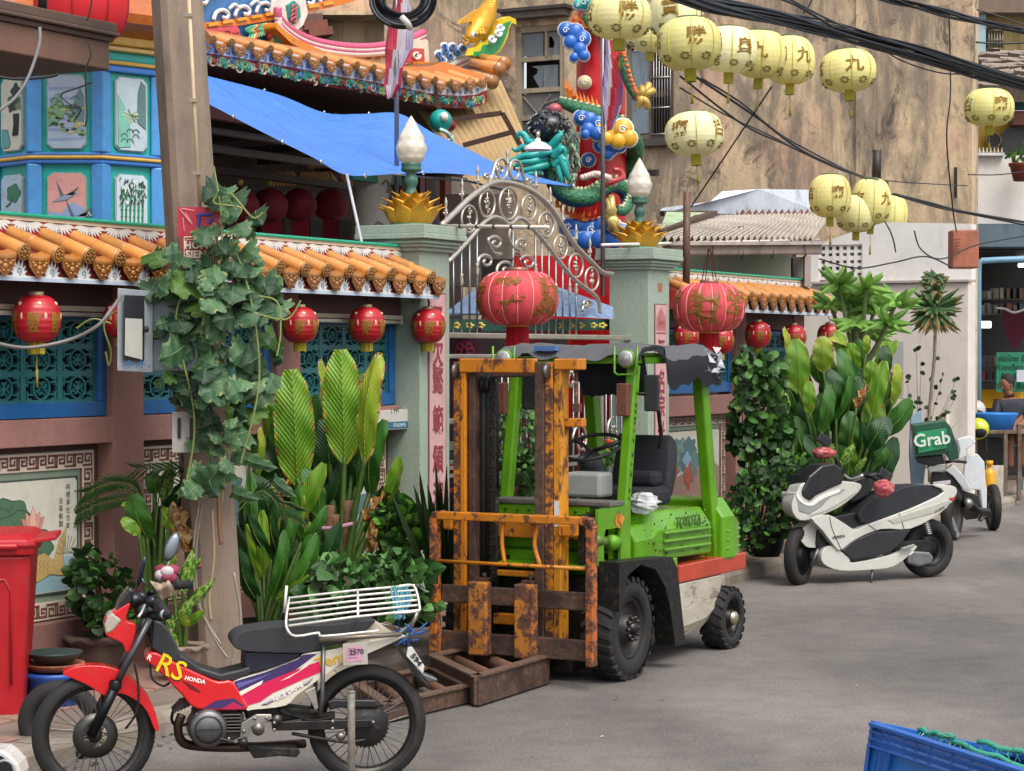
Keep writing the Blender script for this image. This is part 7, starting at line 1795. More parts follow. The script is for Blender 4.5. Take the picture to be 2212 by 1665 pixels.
# -- red motorbike
B=Fr(-.694,10.39,R(12.96))
bk=thing('motorbike','red purple and white underbone motorbike with white wire rear rack at the kerb','motorbike',B)
rw=wheel(bk,(0,0,.285),.285,.075,'rear_wheel',.80,spokes=36,rimcol='#3c3a38');fwh=wheel(bk,(-1.285,0,.285),.285,.07,'front_wheel',.80,spokes=36,rimcol='#4a4846',steer=.12,disc=True)
def bs(name,zf,pts,y0,y1,col,mat='bike',bev=.012,taper=0):return slab(bk,name,B,zf,pts,y0,y1,col,mat,bev,taper)
bs('front_fender',m1,[(360,1110),(400,1080),(500,1060),(620,1068),(720,1108),(820,1200),(880,1300),(912,1422),(885,1425),(845,1330),(790,1268),(700,1222),(620,1234),(590,1230),(510,1178),(410,1132)],-.055,.055,'#c8161c')
bs('headlight_cowl',m1,[(748,705),(722,800),(782,830),(757,950),(725,990),(700,935),(640,905),(605,880),(603,800),(640,765),(690,730)],-.07,.07,'#c8161c')
bs('headlight_lens',m1,[(640,755),(700,800),(650,860),(606,884),(598,830),(615,780)],-.076,.076,'#a9a294','gloss')
bs('front_visor',m1,[(740,610),(770,630),(760,700),(660,760),(680,690)],-.06,.06,'#1c1c1e')
bs('leg_shield',m3,[(45,440),(90,408),(160,425),(300,500),(480,585),(620,640),(735,640),(830,800),(835,862),(460,860),(330,745),(210,620),(100,520),(45,475)],-.115,.115,'#c8161c',taper=.02)
bs('shield_recess',m3,[(330,630),(380,650),(470,710),(480,730),(400,700)],-.117,-.11,'#5a0c10',bev=0)
bs('side_cover',m3,[(738,640),(1000,560),(1250,460),(1290,425),(1430,400),(1560,380),(2050,280),(2060,300),(1800,420),(1620,480),(1450,600),(1250,740),(1150,830),(900,862),(838,862),(772,740)],-.11,.11,'#cfc8b8',taper=.03)
d=MB()
for pts,c_,y in(([(740,641),(1000,562),(1250,462),(1290,427),(1400,420),(1240,540),(1100,640),(900,720),(800,750),(770,700)],'#3a2a5c',-.1115),([(800,745),(1000,640),(1250,540),(1440,470),(1440,560),(1250,640),(1050,730),(950,800),(850,830)],'#c8144c',-.1125),([(755,735),(975,628),(960,660),(800,750)],'#ddd6c6',-.1132),([(1100,640),(1250,560),(1310,500),(1400,440),(1320,520),(1180,610)],'#ddd6c6',-.1132),([(760,655),(900,620),(1050,570),(900,640),(780,690)],'#5f5a9a',-.1122),([(950,830),(1370,610),(1330,660),(1000,825)],'#3a3634',-.1128),([(960,822),(1360,615),(1330,650),(1010,812)],'#a89ab0',-.1133),
([(500,850),(600,790),(740,770),(820,830),(820,858)],'#3a2a5c',-.1165),([(640,856),(740,800),(825,850),(825,860)],'#b01848',-.1172)):
 decal(d,B,m3,pts,y,c_)
d.build('graphic_stripes',M['bike'],bk)
tx_=MB();
def btext(s_,zx,zy,size,col,y,a=0,sh_=0):p=B.hit(*m3(zx,zy),'y',y);tx_.text(s_,size,col,T3(*p)@RY(a),.001,bold=.001)
btext('RS',240,540,.135,'#2a1c10',-.1175,.45);btext('RS',243,533,.13,'#e2c614',-.119,.45);btext('HONDA',435,628,.026,'#e6e2da',-.118,.25);btext('R',78,450,.035,'#e6e2da',-.118,.5);btext('Tena',1512,470,.075,'#c9a41e',-.1145,-.25);btext('NICE DRIVE',1170,725,.03,'#e6e2da',-.1145,-.46)
tx_.build('lettering',M['bike'],bk)
bs('footboard_trim',m3,[(105,150),(170,170),(230,230),(330,430),(480,530),(640,580),(790,545),(870,520),(880,575),(740,640),(640,645),(480,592),(300,508),(160,430),(90,380)],-.1,.1,'#26272b','plastic')
bs('seat',m3,[(728,330),(750,280),(830,238),(1000,212),(1160,196),(1500,190),(1830,150),(1840,190),(1700,290),(1400,395),(1290,418),(1000,412),(850,404),(760,380)],-.11,.11,'#2b2c30','rubber',.03,.0)
bs('under_seat',m3,[(830,400),(1290,415),(1240,465),(1000,545),(870,575),(820,520)],-.085,.085,'#14142a','plastic')
bs('tail_piece',m3,[(1560,385),(2050,282),(2000,250),(1850,150),(1700,250)],-.06,.06,'#bdb29c',taper=.0)
for y_ in(-.095,.095):
 b=MB();q=[B.hit(*m1(860,790),'y',-.095),B.hit(*m1(745,1010),'y',-.095),B.hit(*m1(660,1180),'y',-.095),B.hit(*m1(520,1465),'y',-.095)];q=[Vector((p.x,y_,p.z))for p in q]
 b.tube(q[:2]+[q[2]],.016,'#5c5d60',12);b.tube([q[2],q[3]],.024,'#26282b',14);b.lathe([(.028,-.01),(.03,.02),(.022,.03)],'#2b2b2d',12,T3(*q[2]));b.build('fork_leg',M['metal'],bk)
b=MB();ptube(b,B,m4,[(560,1330,-.02),(640,1290,-.12),(680,1310,-.24),(735,1415,-.36)],.014,'#222326',8);ptube(b,B,m4,[(600,1240,.0),(700,1190,.1),(780,1175,.26),(905,1172,.4)],.014,'#222326',8);b.build('handlebar',M['metal'],bk)
b=MB();ptube(b,B,m4,[(660,1310,-.26),(735,1410,-.4)],.022,'#18181a',10);ptube(b,B,m4,[(800,1175,.28),(905,1172,.42)],.022,'#18181a',10);b.ell(B.hit(*m4(715,1400),'y',-.38),.022,.022,.022,'#b9b9bb');b.build('grip',M['rubber'],bk)
b=MB()
for x,y,yy,r in((480,1290,0,.045),(530,1270,.03,.04),(620,1300,-.12,.035),(680,1350,-.2,.03),(760,1190,.18,.035),(650,1420,-.05,.04),(560,1370,0,.05)):b.ell(B.hit(*m4(x,y),'y',yy),r,r*.9,r*.8,random.choice(['#2a2b2e','#3c3e42','#55575a']),12,8)
ptube(b,B,m4,[(560,1330,-.2),(540,1380,-.24),(510,1425,-.26)],.008,'#b9b9bb',6);b.build('controls',M['metal'],bk)
b=MB()
for pts in([(590,1400,-.03),(560,1500,.0),(620,1600,.0),(700,1640,.02)],[(700,1400,-.05),(720,1500,-.02),(700,1600,.0)],[(600,1330,-.1),(660,1400,-.1),(640,1500,-.05)]):ptube(b,B,m4,pts,.006,'#141416',6)
ptube(b,B,m1,[(860,1030,-.1),(870,1130,-.1),(930,1175,-.1),(970,1160,-.08)],.006,'#141416',6);ptube(b,B,m1,[(770,1050,-.1),(795,1200,-.09),(780,1330,-.08),(720,1420,-.07)],.006,'#141416',6);b.build('control_cables',M['rubber'],bk)
bs('steering_stem',m1,[(850,810),(930,830),(980,960),(1000,1010),(900,1000),(860,950)],-.07,.07,'#1f2024','plastic')
for x0,y0,yy,rx,rz,c_,ang,stem in((768,880,.3,.033,.075,'#8f9aa3',.35,[(700,1120),(760,960)]),(530,1080,.1,.014,.08,'#2a2c3a',.25,[(575,1185),(520,1100)])):
 b=MB();p=B.hit(*m4(x0,y0),'y',yy);b.ell((0,0,0),rx,.02,rz,'#3a3c44',14,10,T3(*p)@RY(ang));mr_=b.build('mirror',M['gloss'],bk);b=MB();b.ell((0,0,0),rx*.85,.01,rz*.85,c_,14,8,T3(p.x,p.y-.014,p.z)@RY(ang));b.build('mirror_glass',M['steel'],mr_)
 b=MB();b.tube([B.hit(*m4(*stem[0]),'y',yy),B.hit(*m4(*stem[1]),'y',yy)],.006,'#8a8c90',6);b.build('mirror_stem',M['metal'],bk)
rag=thing('hanging_cloth','beige cloth draped over the motorbike handlebar','cloth',loc=B.M@B.hit(*m4(690,1200),'y',-.06));b=MB();vs=[]
for i in range(11):
 for j in range(7):x,y=[(640,1130),(660,1160),(760,1290)][0]if False else(600+60*j/6*2+i*9,1140+i*15-8*j+14*j*(i<3));q=B.M@B.hit(*m4(x,y),'y',-.1+.02*math.sin(j*1.9+i*.5)-.01*(5-abs(5-i)));vs.append(q-rag.location)
b.add(vs,[(i*7+j,i*7+j+1,(i+1)*7+j+1,(i+1)*7+j)for i in range(10)for j in range(6)],'#b39c86',True);b.build('folded_cloth',M['cloth'],rag)
bagm=MB();c=B.hit(*m4(735,1095),'y',.12)
for i in range(7):bagm.ell(c+Vector((random.uniform(-.03,.03),random.uniform(-.02,.02),random.uniform(-.02,.02))),.035,.03,.028,['#a3445a','#c9c0c0','#8a3048'][i%3],9,6)
o=bagm.build('brake_cover',M['cloth'],bk)
b=MB();c=B.hit(*m3(535,1005),'y',-.1);b.lathe([(.0,.05),(.075,.05),(.088,.035),(.092,0),(.095,-.08)],'#6a6a6a',26,T3(*c)@RX(PI/2));b.lathe([(.06,.055),(.066,.055),(.066,.05)],'#3f3f40',24,T3(*c)@RX(PI/2));b.bar(c+Vector((-.05,-.055,0)),c+Vector((.05,-.055,0)),.004,.006,'#4a4a4a');b.build('engine_cover',M['metal'],bk)
bs('crankcase',m3,[(430,880),(560,860),(640,890),(820,890),(830,1060),(700,1130),(460,1140),(420,1000)],-.09,.1,'#454442','dark')
for i in range(6):bs('cylinder_fin',m3,[(650,900+i*26),(800,898+i*26),(800,910+i*26),(650,912+i*26)],-.13,-.09,'#55534f','metal',.002)
for i in range(6):bs('cylinder_fin',m3,[(260+i*26,880-i*14),(340+i*20,800-i*2),(352+i*20,808-i*2),(275+i*26,895-i*12)],-.07,.07,'#2a2928','dark',.002)
b=MB();ptube(b,B,m3,[(330,900,-.05),(300,1000,-.05),(330,1110,-.04),(450,1150,-.02),(800,1160,.0),(1300,1130,.1)],.022,'#4c3c34',10);b.build('exhaust_pipe',M['metal'],bk)
b=MB()
for x,y in((450,900),(620,905),(640,1060),(470,1100),(585,1110),(700,1090),(1060,965),(1060,1020),(1520,955),(1520,1010),(1840,960),(905,930),(1000,925),(820,1030)):c=B.hit(*m3(x,y),'y',-.115);b.cyl((c.x,c.y,c.z),(c.x,c.y-.012,c.z),.009,'#8d8a84',6)
for i in range(5):ptube(b,B,m3,[(1090,640+0*i,-.02),(1100+12*i,870,-.07),(1300+20*i,900+14*i,-.065),(1540,880+10*i,-.06)],.005,['#141414','#2a2522','#1c1c1e','#3a3028','#111'][i],5)
ptube(b,B,m3,[(270,850,-.06),(250,940,-.06),(300,990,-.06),(420,960,-.08)],.008,'#171717',6);ptube(b,B,m3,[(660,860,-.09),(720,830,-.1),(800,870,-.1),(880,850,-.08)],.007,'#1c1c1c',6)
c=B.hit(*m3(930,1010),'y',-.1);b.cyl(c,c+Vector((0,-.03,0)),.03,'#77736c',14);c=B.hit(*m3(1080,940),'y',-.1);b.cyl(c,c+Vector((0,-.02,0)),.025,'#55524c',12)
b.build('bolts_and_hoses',M['metal'],bk,stuff=True)
bs('foot_bracket',m3,[(800,970),(920,900),(1040,900),(1045,935),(960,975),(880,1000),(850,1080),(790,1080)],-.12,-.09,'#a9a59c','metal',.004)
bs('swingarm',m3,[(1040,960),(1530,945),(1850,940),(1850,1000),(1530,1020),(1050,1030)],-.085,-.055,'#3c3a38','metal',.004)
bs('frame_lower',m3,[(830,860),(1150,835),(1450,870),(1450,930),(1050,960),(850,960)],-.06,.06,'#1b1a19','dark')
bs('chain_guard',m3,[(1480,800),(1520,780),(1860,785),(1900,820),(1890,850),(1560,850),(1500,870)],-.075,-.045,'#1c1c1c','plastic')
bs('centre_stand',m3,[(840,1150),(1250,1170),(1270,1200),(1240,1240),(1100,1230),(900,1250),(870,1200)],-.05,.08,'#1a1918','dark',.006)
b=MB();c=B.hit(*m3(1790,985),'y',-.05);b.lathe([(.0,.012),(.1,.012),(.105,0),(.1,-.006)],'#242322',30,T3(*c)@RX(PI/2))
for k in range(34):a=k*2*PI/34;b.box((c.x+.106*math.cos(a),c.y-.004,c.z+.106*math.sin(a)),(.008,.006,.008),'#33302c')
ptube(b,B,m3,[(1200,1050,-.06),(1600,1115,-.06),(1780,1100,-.06)],.009,'#2a2622',6);b.build('rear_sprocket',M['dark'],bk)
bs('grab_bracket',m3,[(1300,720),(1385,680),(1410,850),(1385,870),(1350,800)],-.13,-.11,'#b9b4aa','metal',.004)
for yy in(-.12,.12):b=MB();b.tube([Vector((B.hit(*m3(x,y),'y',-.12).x,yy,B.hit(*m3(x,y),'y',-.12).z))for x,y in((1450,340),(1440,780),(1420,900))],.011,'#6b6a68',8);b.build('rear_shock',M['metal'],bk)
b=MB();ptube(b,B,m3,[(780,1130,-.2),(850,1110,-.2)],.022,'#3a3836',10);ptube(b,B,m3,[(560,1080,-.14),(650,1095,-.15),(780,1130,-.18)],.006,'#4a4846',6);ptube(b,B,m3,[(1570,1050,-.13),(1600,1090,-.15)],.02,'#8a867e',8);b.build('pedals',M['metal'],bk)
bs('rear_mudguard',m3,[(2030,350),(2060,370),(2200,560),(2230,600),(2300,700),(2180,600)],-.07,.07,'#2b2a28','plastic')
np_=slab(bk,'number_plate',B,m2,[(1500,770),(1530,765),(1620,905),(1610,960),(1490,835)],-.1,-.09,'#c9c9c2','gloss',.002)
tb_=MB();p=B.hit(*m2(1560,860),'y',-.103);tb_.text('594',.05,'#22241f',T3(*p)@RY(.9)@SCL(.9,1,.7),.001,bold=.002);tb_.build('plate_number',M['paint'],np_)
bs('tail_lamp_arm',m2,[(1560,920),(1620,960),(1720,1000),(1710,1022),(1640,1020),(1600,980)],-.06,.06,'#77787c','metal')
slv=bs('plastic_sleeve',m2,[(1030,745),(1205,725),(1212,892),(1035,900)],-.185,-.183,'#b9b2a8','paper',0);b=MB();decal(b,B,m2,[(1055,768),(1170,755),(1172,870),(1050,876)],-.187,'#b98a9e')
p=B.hit(*m2(1130,805),'y',-.189);b.text('2570',.034,'#2a2228',T3(*p)@RY(-.05),.0008,bold=.0008)
for k in range(4):b.add([B.hit(*m2(1065+dx,780+k*22+dy),'y',-.1885)for dx,dy in((0,0),(60+10*(k%2),-3),(60+10*(k%2),1),(0,4))],[(0,1,2,3)],'#7d5a6c')
b.build('paper_slip',M['paint'],slv)
rk=bpy.data.objects.new('rear_rack',None);COL.objects.link(rk);rk.parent=bk;rk.empty_display_size=.05
def rb(nm,pts,r=.006,col='#d6d2c8',mat='gloss',k=3):
 b=MB();ptube(b,B,m2,pts,r,col,7,k);return b.build(nm,M[mat],rk)
for k in range(6):rb('rack_bar',[(640,415+k*40,.18-k*.07),(1100,362+k*38,.18-k*.07),(1140,358+k*38,.18-k*.07),(1550+k*5,322+k*36,.18-k*.07)],k=1)
rb('rack_rim',[(645,410,.18),(622,560,-.1),(630,640,-.17),(690,690,-.17),(860,665,-.17),(890,690,-.17),(1290,650,-.17)]);rb('rack_rim',[(1430,330,.18),(1510,320,.18),(1555,345,.12),(1585,480,-.12),(1560,510,-.17),(1400,525,-.17)]);rb('rack_rim',[(1138,355,.18),(1140,555,-.17)],k=1)
rb('rack_upright',[(625,325,.05),(608,520,.05)],.007);rb('rack_stay',[(860,715,-.14),(1450,675,-.14)],.012,'#9a8f82','metal');rb('rack_stay',[(1215,590,.0),(1400,620,.0),(1470,640,.0),(1560,560,.0),(1560,500,.0)],.008,'#8a8278','metal');rb('rack_stay',[(1520,640,-.05),(1570,510,-.05)],.009,'#a9a49a','metal')
b=MB()
for i in range(26):x=1395+random.uniform(0,120);ptube(b,B,m2,[(x-20,325+random.uniform(0,20),.17),(x+random.uniform(-20,20),430,.0),(1400+random.uniform(0,80),545+random.uniform(0,25),-.18)],.004,random.choice(['#3f8a86','#5f9aa8','#3a6a9a','#7fb0a8']),4,2)
for i in range(22):p=B.hit(*m2(1500+random.uniform(-60,90),660+random.uniform(-30,60)),'y',random.uniform(-.12,0));b.tube([p,p+Vector((random.uniform(-.05,.05),random.uniform(-.03,.03),random.uniform(-.05,.04)))],.005,random.choice(['#2f5fa0','#3a6aaf','#a9bcd6','#23407a']),4)
b.build('tied_cord',M['cloth'],bk)
b=MB();p,q=P(759,1494,9.75),G(757,1760,0);q.x=p.x;q.y=p.y;q.z=0;b.tube([q,p],.017,'#7d7a72',14);b.tube([p,p+Vector((0,0,.005))],.019,'#8a867c',14);tag(b.build('steel_stake',M['steelrust']),'short grey steel stake standing in front of the motorbike rear wheel','post')
# -- white scooter
def rear_frame(front,rear):
 f,r=Vector(front),Vector(rear);d=r-f;return Fr(r.x,r.y,math.atan2(d.y,d.x)),d.length
S,SL=rear_frame((2.50,19.39),(3.81,20.03))
sc=thing('scooter','white maxi scooter with dark windscreen and black seat at the far kerb','scooter',S)
def ss(name,pts,y0,y1,col,mat='bike',bev=.015,taper=.02):return slab(sc,name,S,s1,pts,y0,y1,col,mat,bev,taper)
wheel(sc,(.02,0,.27),.27,.12,'rear_wheel',.62,rimcol='#2a2a2c');wheel(sc,(-SL+.05,-.03,.255),.26,.1,'front_wheel',.66,rimcol='#2a2a2c',steer=.6)
WH='#bdbcb4'
ss('front_shield',[(450,700),(500,640),(700,610),(800,625),(945,650),(918,722),(780,830),(650,890),(560,925),(470,935),(415,880),(405,800)],-.16,.06,WH,taper=.12)
ss('windscreen',[(488,700),(540,590),(640,505),(740,487),(800,530),(805,645),(700,690),(600,740),(550,785),(490,745)],-.178,.12,'#17181b','gloss',.02,.05)
ss('headlamp',[(445,770),(520,805),(600,780),(720,735),(640,825),(540,890),(460,865)],-.165,.1,'#b3b6b3','steel',.01)
ss('lamp_brow',[(448,715),(500,790),(560,800),(640,740),(780,695),(780,715),(650,765),(570,820),(500,810),(445,760)],-.172,.1,'#dcdad2',taper=.1)
ss('body_side',[(560,920),(690,890),(820,960),(900,1005),(1000,965),(1200,892),(1400,812),(1590,712),(1500,657),(1640,660),(1692,690),(1672,760),(1560,880),(1330,1000),(1100,1003),(900,1085),(790,1165),(740,1140),(640,1010)],-.17,.17,WH,taper=.04)
ss('tail_lamp',[(1630,760),(1670,750),(1675,775),(1645,785)],-.178,-.16,'#a83a3a','gloss',.004,0)
b=MB();p=S.hit(*s1(770,1062),'y',-.176);b.text('HONDA',.035,'#3a3a3c',T3(*p)@RY(-.1),.001,bold=.001);p=S.hit(*s1(1560,850),'y',-.179);b.text('HYBRID',.035,'#3a3a3c',T3(*p)@RY(-.4),.001);p=S.hit(*s1(800,700),'y',-.182);b.text('CBU',.03,'#4a4a4c',T3(*p),.001)
for pts in([(700,905),(720,1000),(790,1160)],[(1000,965),(1060,1010)],[(1240,880),(1280,1000)],[(560,925),(650,1040),(720,1140)],[(540,900),(700,845),(900,720)]):ptube(b,S,s1,[(x,y,-.1735)for x,y in pts],.003,'#4a4843',4)
b.build('panel_seams',M['plastic'],sc,stuff=True)
ss('side_crease',[(1150,930),(1640,770),(1660,790),(1500,880),(1200,960)],-.176,-.16,'#a9a79d',taper=0,bev=.005)
ss('lower_cover',[(720,1130),(850,1225),(890,1262),(1200,1195),(1362,1130),(1362,1165),(1200,1292),(1000,1320),(780,1325),(650,1270),(640,1180)],-.15,.15,WH)
ss('foot_panel',[(790,1168),(880,1092),(1050,1018),(1340,1002),(1270,1100),(1180,1180),(1000,1230),(870,1240)],-.163,.16,'#232427','plastic')
ss('inner_dark',[(610,1000),(740,900),(960,860),(1000,960),(900,1010),(780,1160),(720,1300),(640,1260),(600,1120)],-.1,.1,'#151618','plastic')
ss('seat',[(925,880),(1010,780),(1120,732),(1230,692),(1320,665),(1500,658),(1592,702),(1400,822),(1100,952),(965,955),(935,925)],-.15,.15,'#1e2126','rubber',.04)
ss('front_fender',[(458,1055),(500,985),(570,955),(650,1080),(672,1112),(620,1142),(540,1145),(500,1120)],-.07,.1,WH)
for yy in(-.08,.08):b=MB();b.tube([Vector((S.hit(*s1(x,y),'y',-.06).x,yy,S.hit(*s1(x,y),'y',-.06).z))for x,y in((610,1130),(540,1290))],.02,'#6b6c6e',10);b.build('fork_leg',M['metal'],sc)
ss('engine_case',[(1310,1200),(1350,1170),(1480,1180),(1515,1220),(1500,1270),(1400,1295),(1310,1270)],-.16,-.1,'#8a8c8c','metal',.02);ss('engine_dark',[(1200,1100),(1480,1080),(1500,1180),(1340,1200),(1200,1290)],-.1,.1,'#1b1b1c','dark')
b=MB();
for k in range(7):c=S.hit(*s1(1448+4*k,950+14*k),'y',-.13);b.tube([(c.x+.025*math.cos(a),c.y+.025*math.sin(a),c.z)for a in[2*PI*j/10 for j in range(10)]],.006,'#b9b9b5',6,True)
b.build('shock_spring',M['metal'],sc);ss('foot_peg',[(1260,1150),(1360,1118),(1362,1140),(1280,1165)],-.2,-.16,'#b9b9b5','metal',.004)
b=MB();ptube(b,S,s1,[(1035,1280,-.1),(1020,1430,-.18)],.012,'#55565a',8);ptube(b,S,s1,[(1020,1430,-.2),(1060,1425,-.2)],.012,'#55565a',8);b.build('side_stand',M['metal'],sc)
b=MB();ptube(b,S,s1,[(740,450,.3),(820,580,.1),(900,610,0),(1000,590,-.1),(1100,640,-.28),(1180,680,-.4)],.013,'#26272a',8);ptube(b,S,s1,[(810,580,.1),(870,615,0),(960,580,-.08)],.016,'#b9b9bb',8);b.build('handlebar',M['metal'],sc)
ss('instrument_pod',[(840,640),(1060,560),(1190,590),(1150,620),(1060,640),(1000,740),(880,800),(830,760)],-.08,.12,'#1c1d20','plastic')
for x,y,yy,stem in((655,305,.3,(700,420)),(1130,580,-.3,(1050,620))):
 b=MB();p=S.hit(*s1(x,y),'y',yy);b.box((0,0,0),(.15,.03,.09),'#1a1b1e',T3(*p)@RY(.5));b.build('mirror',M['plastic'],sc,bevel=.012);b=MB();b.tube([p,S.hit(*s1(*stem),'y',yy)],.008,'#1a1b1e',6);b.build('mirror_stem',M['dark'],sc)
for x,y,yy,rx,rz,lb in((655,410,.3,.11,.055,'red patterned cloth bag over the scooter far grip'),(1120,685,-.36,.095,.078,'red patterned cloth bag over the scooter near grip')):
 t=thing('grip_bag',lb,'cloth bag',loc=S.M@S.hit(*s1(x,y),'y',yy),group='red cloth bags over the scooter grips');b=MB();vs=[]
 for i in range(13):
  for j in range(18):u_=i/12*PI;v=j/18*2*PI;k=1+.22*noise.noise(Vector((math.cos(v)*2,math.sin(v)*2,i*.5)));vs.append((rx*k*math.sin(u_)*math.cos(v),.07*k*math.sin(u_)*math.sin(v),rz*k*math.cos(u_)))
 b.add(vs,[(i*18+j,i*18+(j+1)%18,(i+1)*18+(j+1)%18,(i+1)*18+j)for i in range(12)for j in range(18)],'#b04a50',True)
 for k in range(len(b.c)):b.c[k]=lin(random.choice(['#b8545a','#a83a44','#d08a86','#c4686a']))
 b.build('bunched_cloth',M['cloth'],t)
 # -- delivery scooter
S2,L2=rear_frame((5.62,25.4),(4.86,24.0))
s2_=thing('scooter','white scooter with green delivery box behind the maxi scooter','scooter',S2)
def ww2(name,pts,Y,d,col,mat='bike',bev=.01,par=None):
 q=[P(*s1(x,y),Y)for x,y in pts];I=S2.I;n=len(q);b=MB();v=[I@p for p in q]+[I@(p+Vector((d*.12,d,0)))for p in q]
 b.add(v,[tuple(range(n)),tuple(range(n,2*n))[::-1]]+[(i,n+i,n+(i+1)%n,(i+1)%n)for i in range(n)],col);return b.build(name,M[mat],par or s2_,bevel=bev)
wheel(s2_,(0,0,.28),.28,.11,'rear_wheel',.62);wheel(s2_,(-L2,0,.27),.27,.1,'front_wheel',.62,steer=.5)
bx=ww2('delivery_box',[(1345,190),(1600,155),(1640,200),(1640,390),(1580,420),(1370,440)],24.0,.42,'#0c4a34','plastic');ww2('box_window',[(1372,250),(1610,215),(1612,370),(1390,410)],23.97,.02,'#1f8a5a','gloss',.002,bx)
b=MB();p=S2.I@P(*s1(1495,305),23.94);b.text('Grab',.2,'#c9d6cc',T3(*p)@RZ(-S2.ang)@RY(-.12),.002,bold=.004);b.build('box_lettering',M['paint'],bx)
ww2('box_side',[(1640,200),(1700,360),(1705,450),(1640,470),(1600,400)],24.15,.2,'#0c4030','plastic',par=bx)
ww2('tail_tray',[(1370,440),(1580,420),(1600,490),(1500,520),(1380,480)],24.1,.35,'#17171a','plastic');ww2('rear_cowl',[(1460,525),(1500,495),(1600,492),(1600,545),(1480,560)],24.1,.2,'#9a9c9c');ww2('side_cover',[(1600,545),(1660,500),(1740,580),(1800,680),(1805,710),(1740,690),(1660,590)],24.15,.2,'#b3b6b6')
ww2('rear_body',[(1500,560),(1640,560),(1740,700),(1730,860),(1680,1090),(1600,1050),(1570,900),(1480,700)],24.2,.2,'#1b1a1d','plastic');ww2('white_apron',[(1760,430),(1850,415),(1905,480),(1912,620),(1925,700),(1922,845),(1890,850),(1870,700),(1790,690),(1740,580)],24.8,.15,'#c9cdd0')
ww2('white_fairing',[(1690,300),(1790,275),(1840,320),(1800,360),(1760,380),(1760,430),(1700,470),(1715,380)],24.7,.2,'#c9cdd0');ww2('silver_strip',[(1640,910),(1660,905),(1715,1050),(1690,1075)],23.95,.03,'#9aa0a2','metal',.003);ww2('licence_plate',[(1505,635),(1640,620),(1640,650),(1505,665)],24.05,.02,'#b9b4b8','gloss',.002)
b=MB();q=[S2.I@P(*s1(x,y),Y)for x,y,Y in((1730,800,24.1),(1775,800,24.1),(1850,860,24.3),(1930,870,24.5))];b.tube(q,.045,'#2a2826',14);b.ell(q[1],.06,.06,.06,'#8d8a84');b.tube([S2.I@P(*s1(1870,930),24.5),S2.I@P(*s1(1915,850),24.6)],.03,'#a9a9a5',8);b.build('exhaust',M['metal'],s2_)
ww2('engine',[(1740,700),(1860,740),(1890,850),(1850,920),(1760,930),(1730,850)],24.4,.15,'#242426','dark');b=MB();b.tube([S2.I@P(*s1(1760,480),24.6),S2.I@P(*s1(1660,470),24.5),S2.I@P(*s1(1600,480),24.5)],.02,'#2a2a2c',6);b.build('grab_rail',M['dark'],s2_)
ww2('front_fender',[(1880,860),(1955,850),(1950,905),(1900,930)],25.1,.1,'#1c1c1e','plastic')
# == PLANTS
def t_(i,n):return i/n
def leafmesh(name,prof,cols,n=10,m=6,fold=.25,bend=.2,wav=.03,edge=None,rib='#8fae4a',veins=False,lobes=0,seed=0,mat='leaf'):
 """unit leaf: base at the origin, length on z, width on x, upper face to -y"""
 rnd=random.Random(seed);b=MB();vs=[]
 def wd(t):
  k=t*(len(prof)-1);i=min(int(k),len(prof)-2);return prof[i]+(prof[i+1]-prof[i])*(k-i)
 for i in range(n+1):
  t=i/n
  for j in range(m+1):
   u_=(j/m-.5)*2;w=wd(t)*.5
   if lobes:w*=1+.22*math.cos(t*PI*lobes)
   vs.append((u_*w,-bend*math.sin(t*PI*.9)*.5+abs(u_)*w*fold+wav*math.sin(t*17+u_*3+seed)*abs(u_),t-.04*abs(u_)*(1-t)*2))
 for i in range(n):
  for j in range(m):
   q=[(i*(m+1)+j),(i*(m+1)+j+1),((i+1)*(m+1)+j+1),((i+1)*(m+1)+j)]
   e=abs(j+.5-m/2)/(m/2);k_=.5+.8*noise.noise(Vector((t_(i,n)*3,e*1.2,seed*3.1)));k_=min(1,max(0,k_));A_,Z_=lin(cols[0]),lin(cols[-1]);c=tuple(A_[q]+(Z_[q]-A_[q])*k_ for q in range(3))
   if len(cols)==4:c=rnd.choice(cols)
   if edge and(e>.82 or i>n-3)and noise.noise(Vector((i*.35,j*.2,seed+4)))>-.05:c=edge[(i+seed)//3%len(edge)]
   b.add([vs[k]for k in q],[(0,1,2,3)],c,True)
 if rib:b.tube([(0,-bend*math.sin(k/6*PI*.9)*.5-.004,k/6*.97)for k in range(7)],[.018,.016,.014,.011,.009,.006,.003],rib,5)
 o=b.build(name,M[mat]);me=o.data;bpy.data.objects.remove(o);return me
BP=[.12,.62,.85,.97,1.0,1.0,.98,.9,.7,.3]
BROAD=[leafmesh('leaf_blade',BP,cs,44,14,.22,(.35,.7,.5,.8)[i],.03,ed,'#a3b85c',True,seed=i,mat='leafbig')for i,(cs,ed)in enumerate(((['#5c9420','#86b038'],['#b8a03c','#9a7a3a','#8aa82c']),(['#2f6420','#4c8430'],None),(['#7fa628','#a8b840'],['#c9a060','#a87a44','#d0b890','#8a5a34']),(['#1f4a20','#2f5c28'],None)))]
BROWN=leafmesh('dead_leaf',[.1,.6,.9,.7,.8,.5,.2],['#b8864a','#9a6a34','#c9a06a','#7a5028'],16,8,.8,.5,.16,None,None,seed=5)
ZZ=[leafmesh('leaf',[.05,.8,1,.8,.05],c,5,2,.3,.3,0,None,None,seed=i)for i,c in enumerate((['#2a4a20'],['#1c3818'],['#3a6226'],['#5f9a2a']))]
ROUND=[leafmesh('leaf',[.3,.9,1.05,1,.8,.4],c,5,4,.15,.3,.04,ed,None,seed=i)for i,(c,ed)in enumerate(((['#335c24','#2b501f'],['#5c8038']),(['#24461c','#1e3c18'],None),(['#4a7a2e','#3f6e28'],['#7a9a4a'])))]
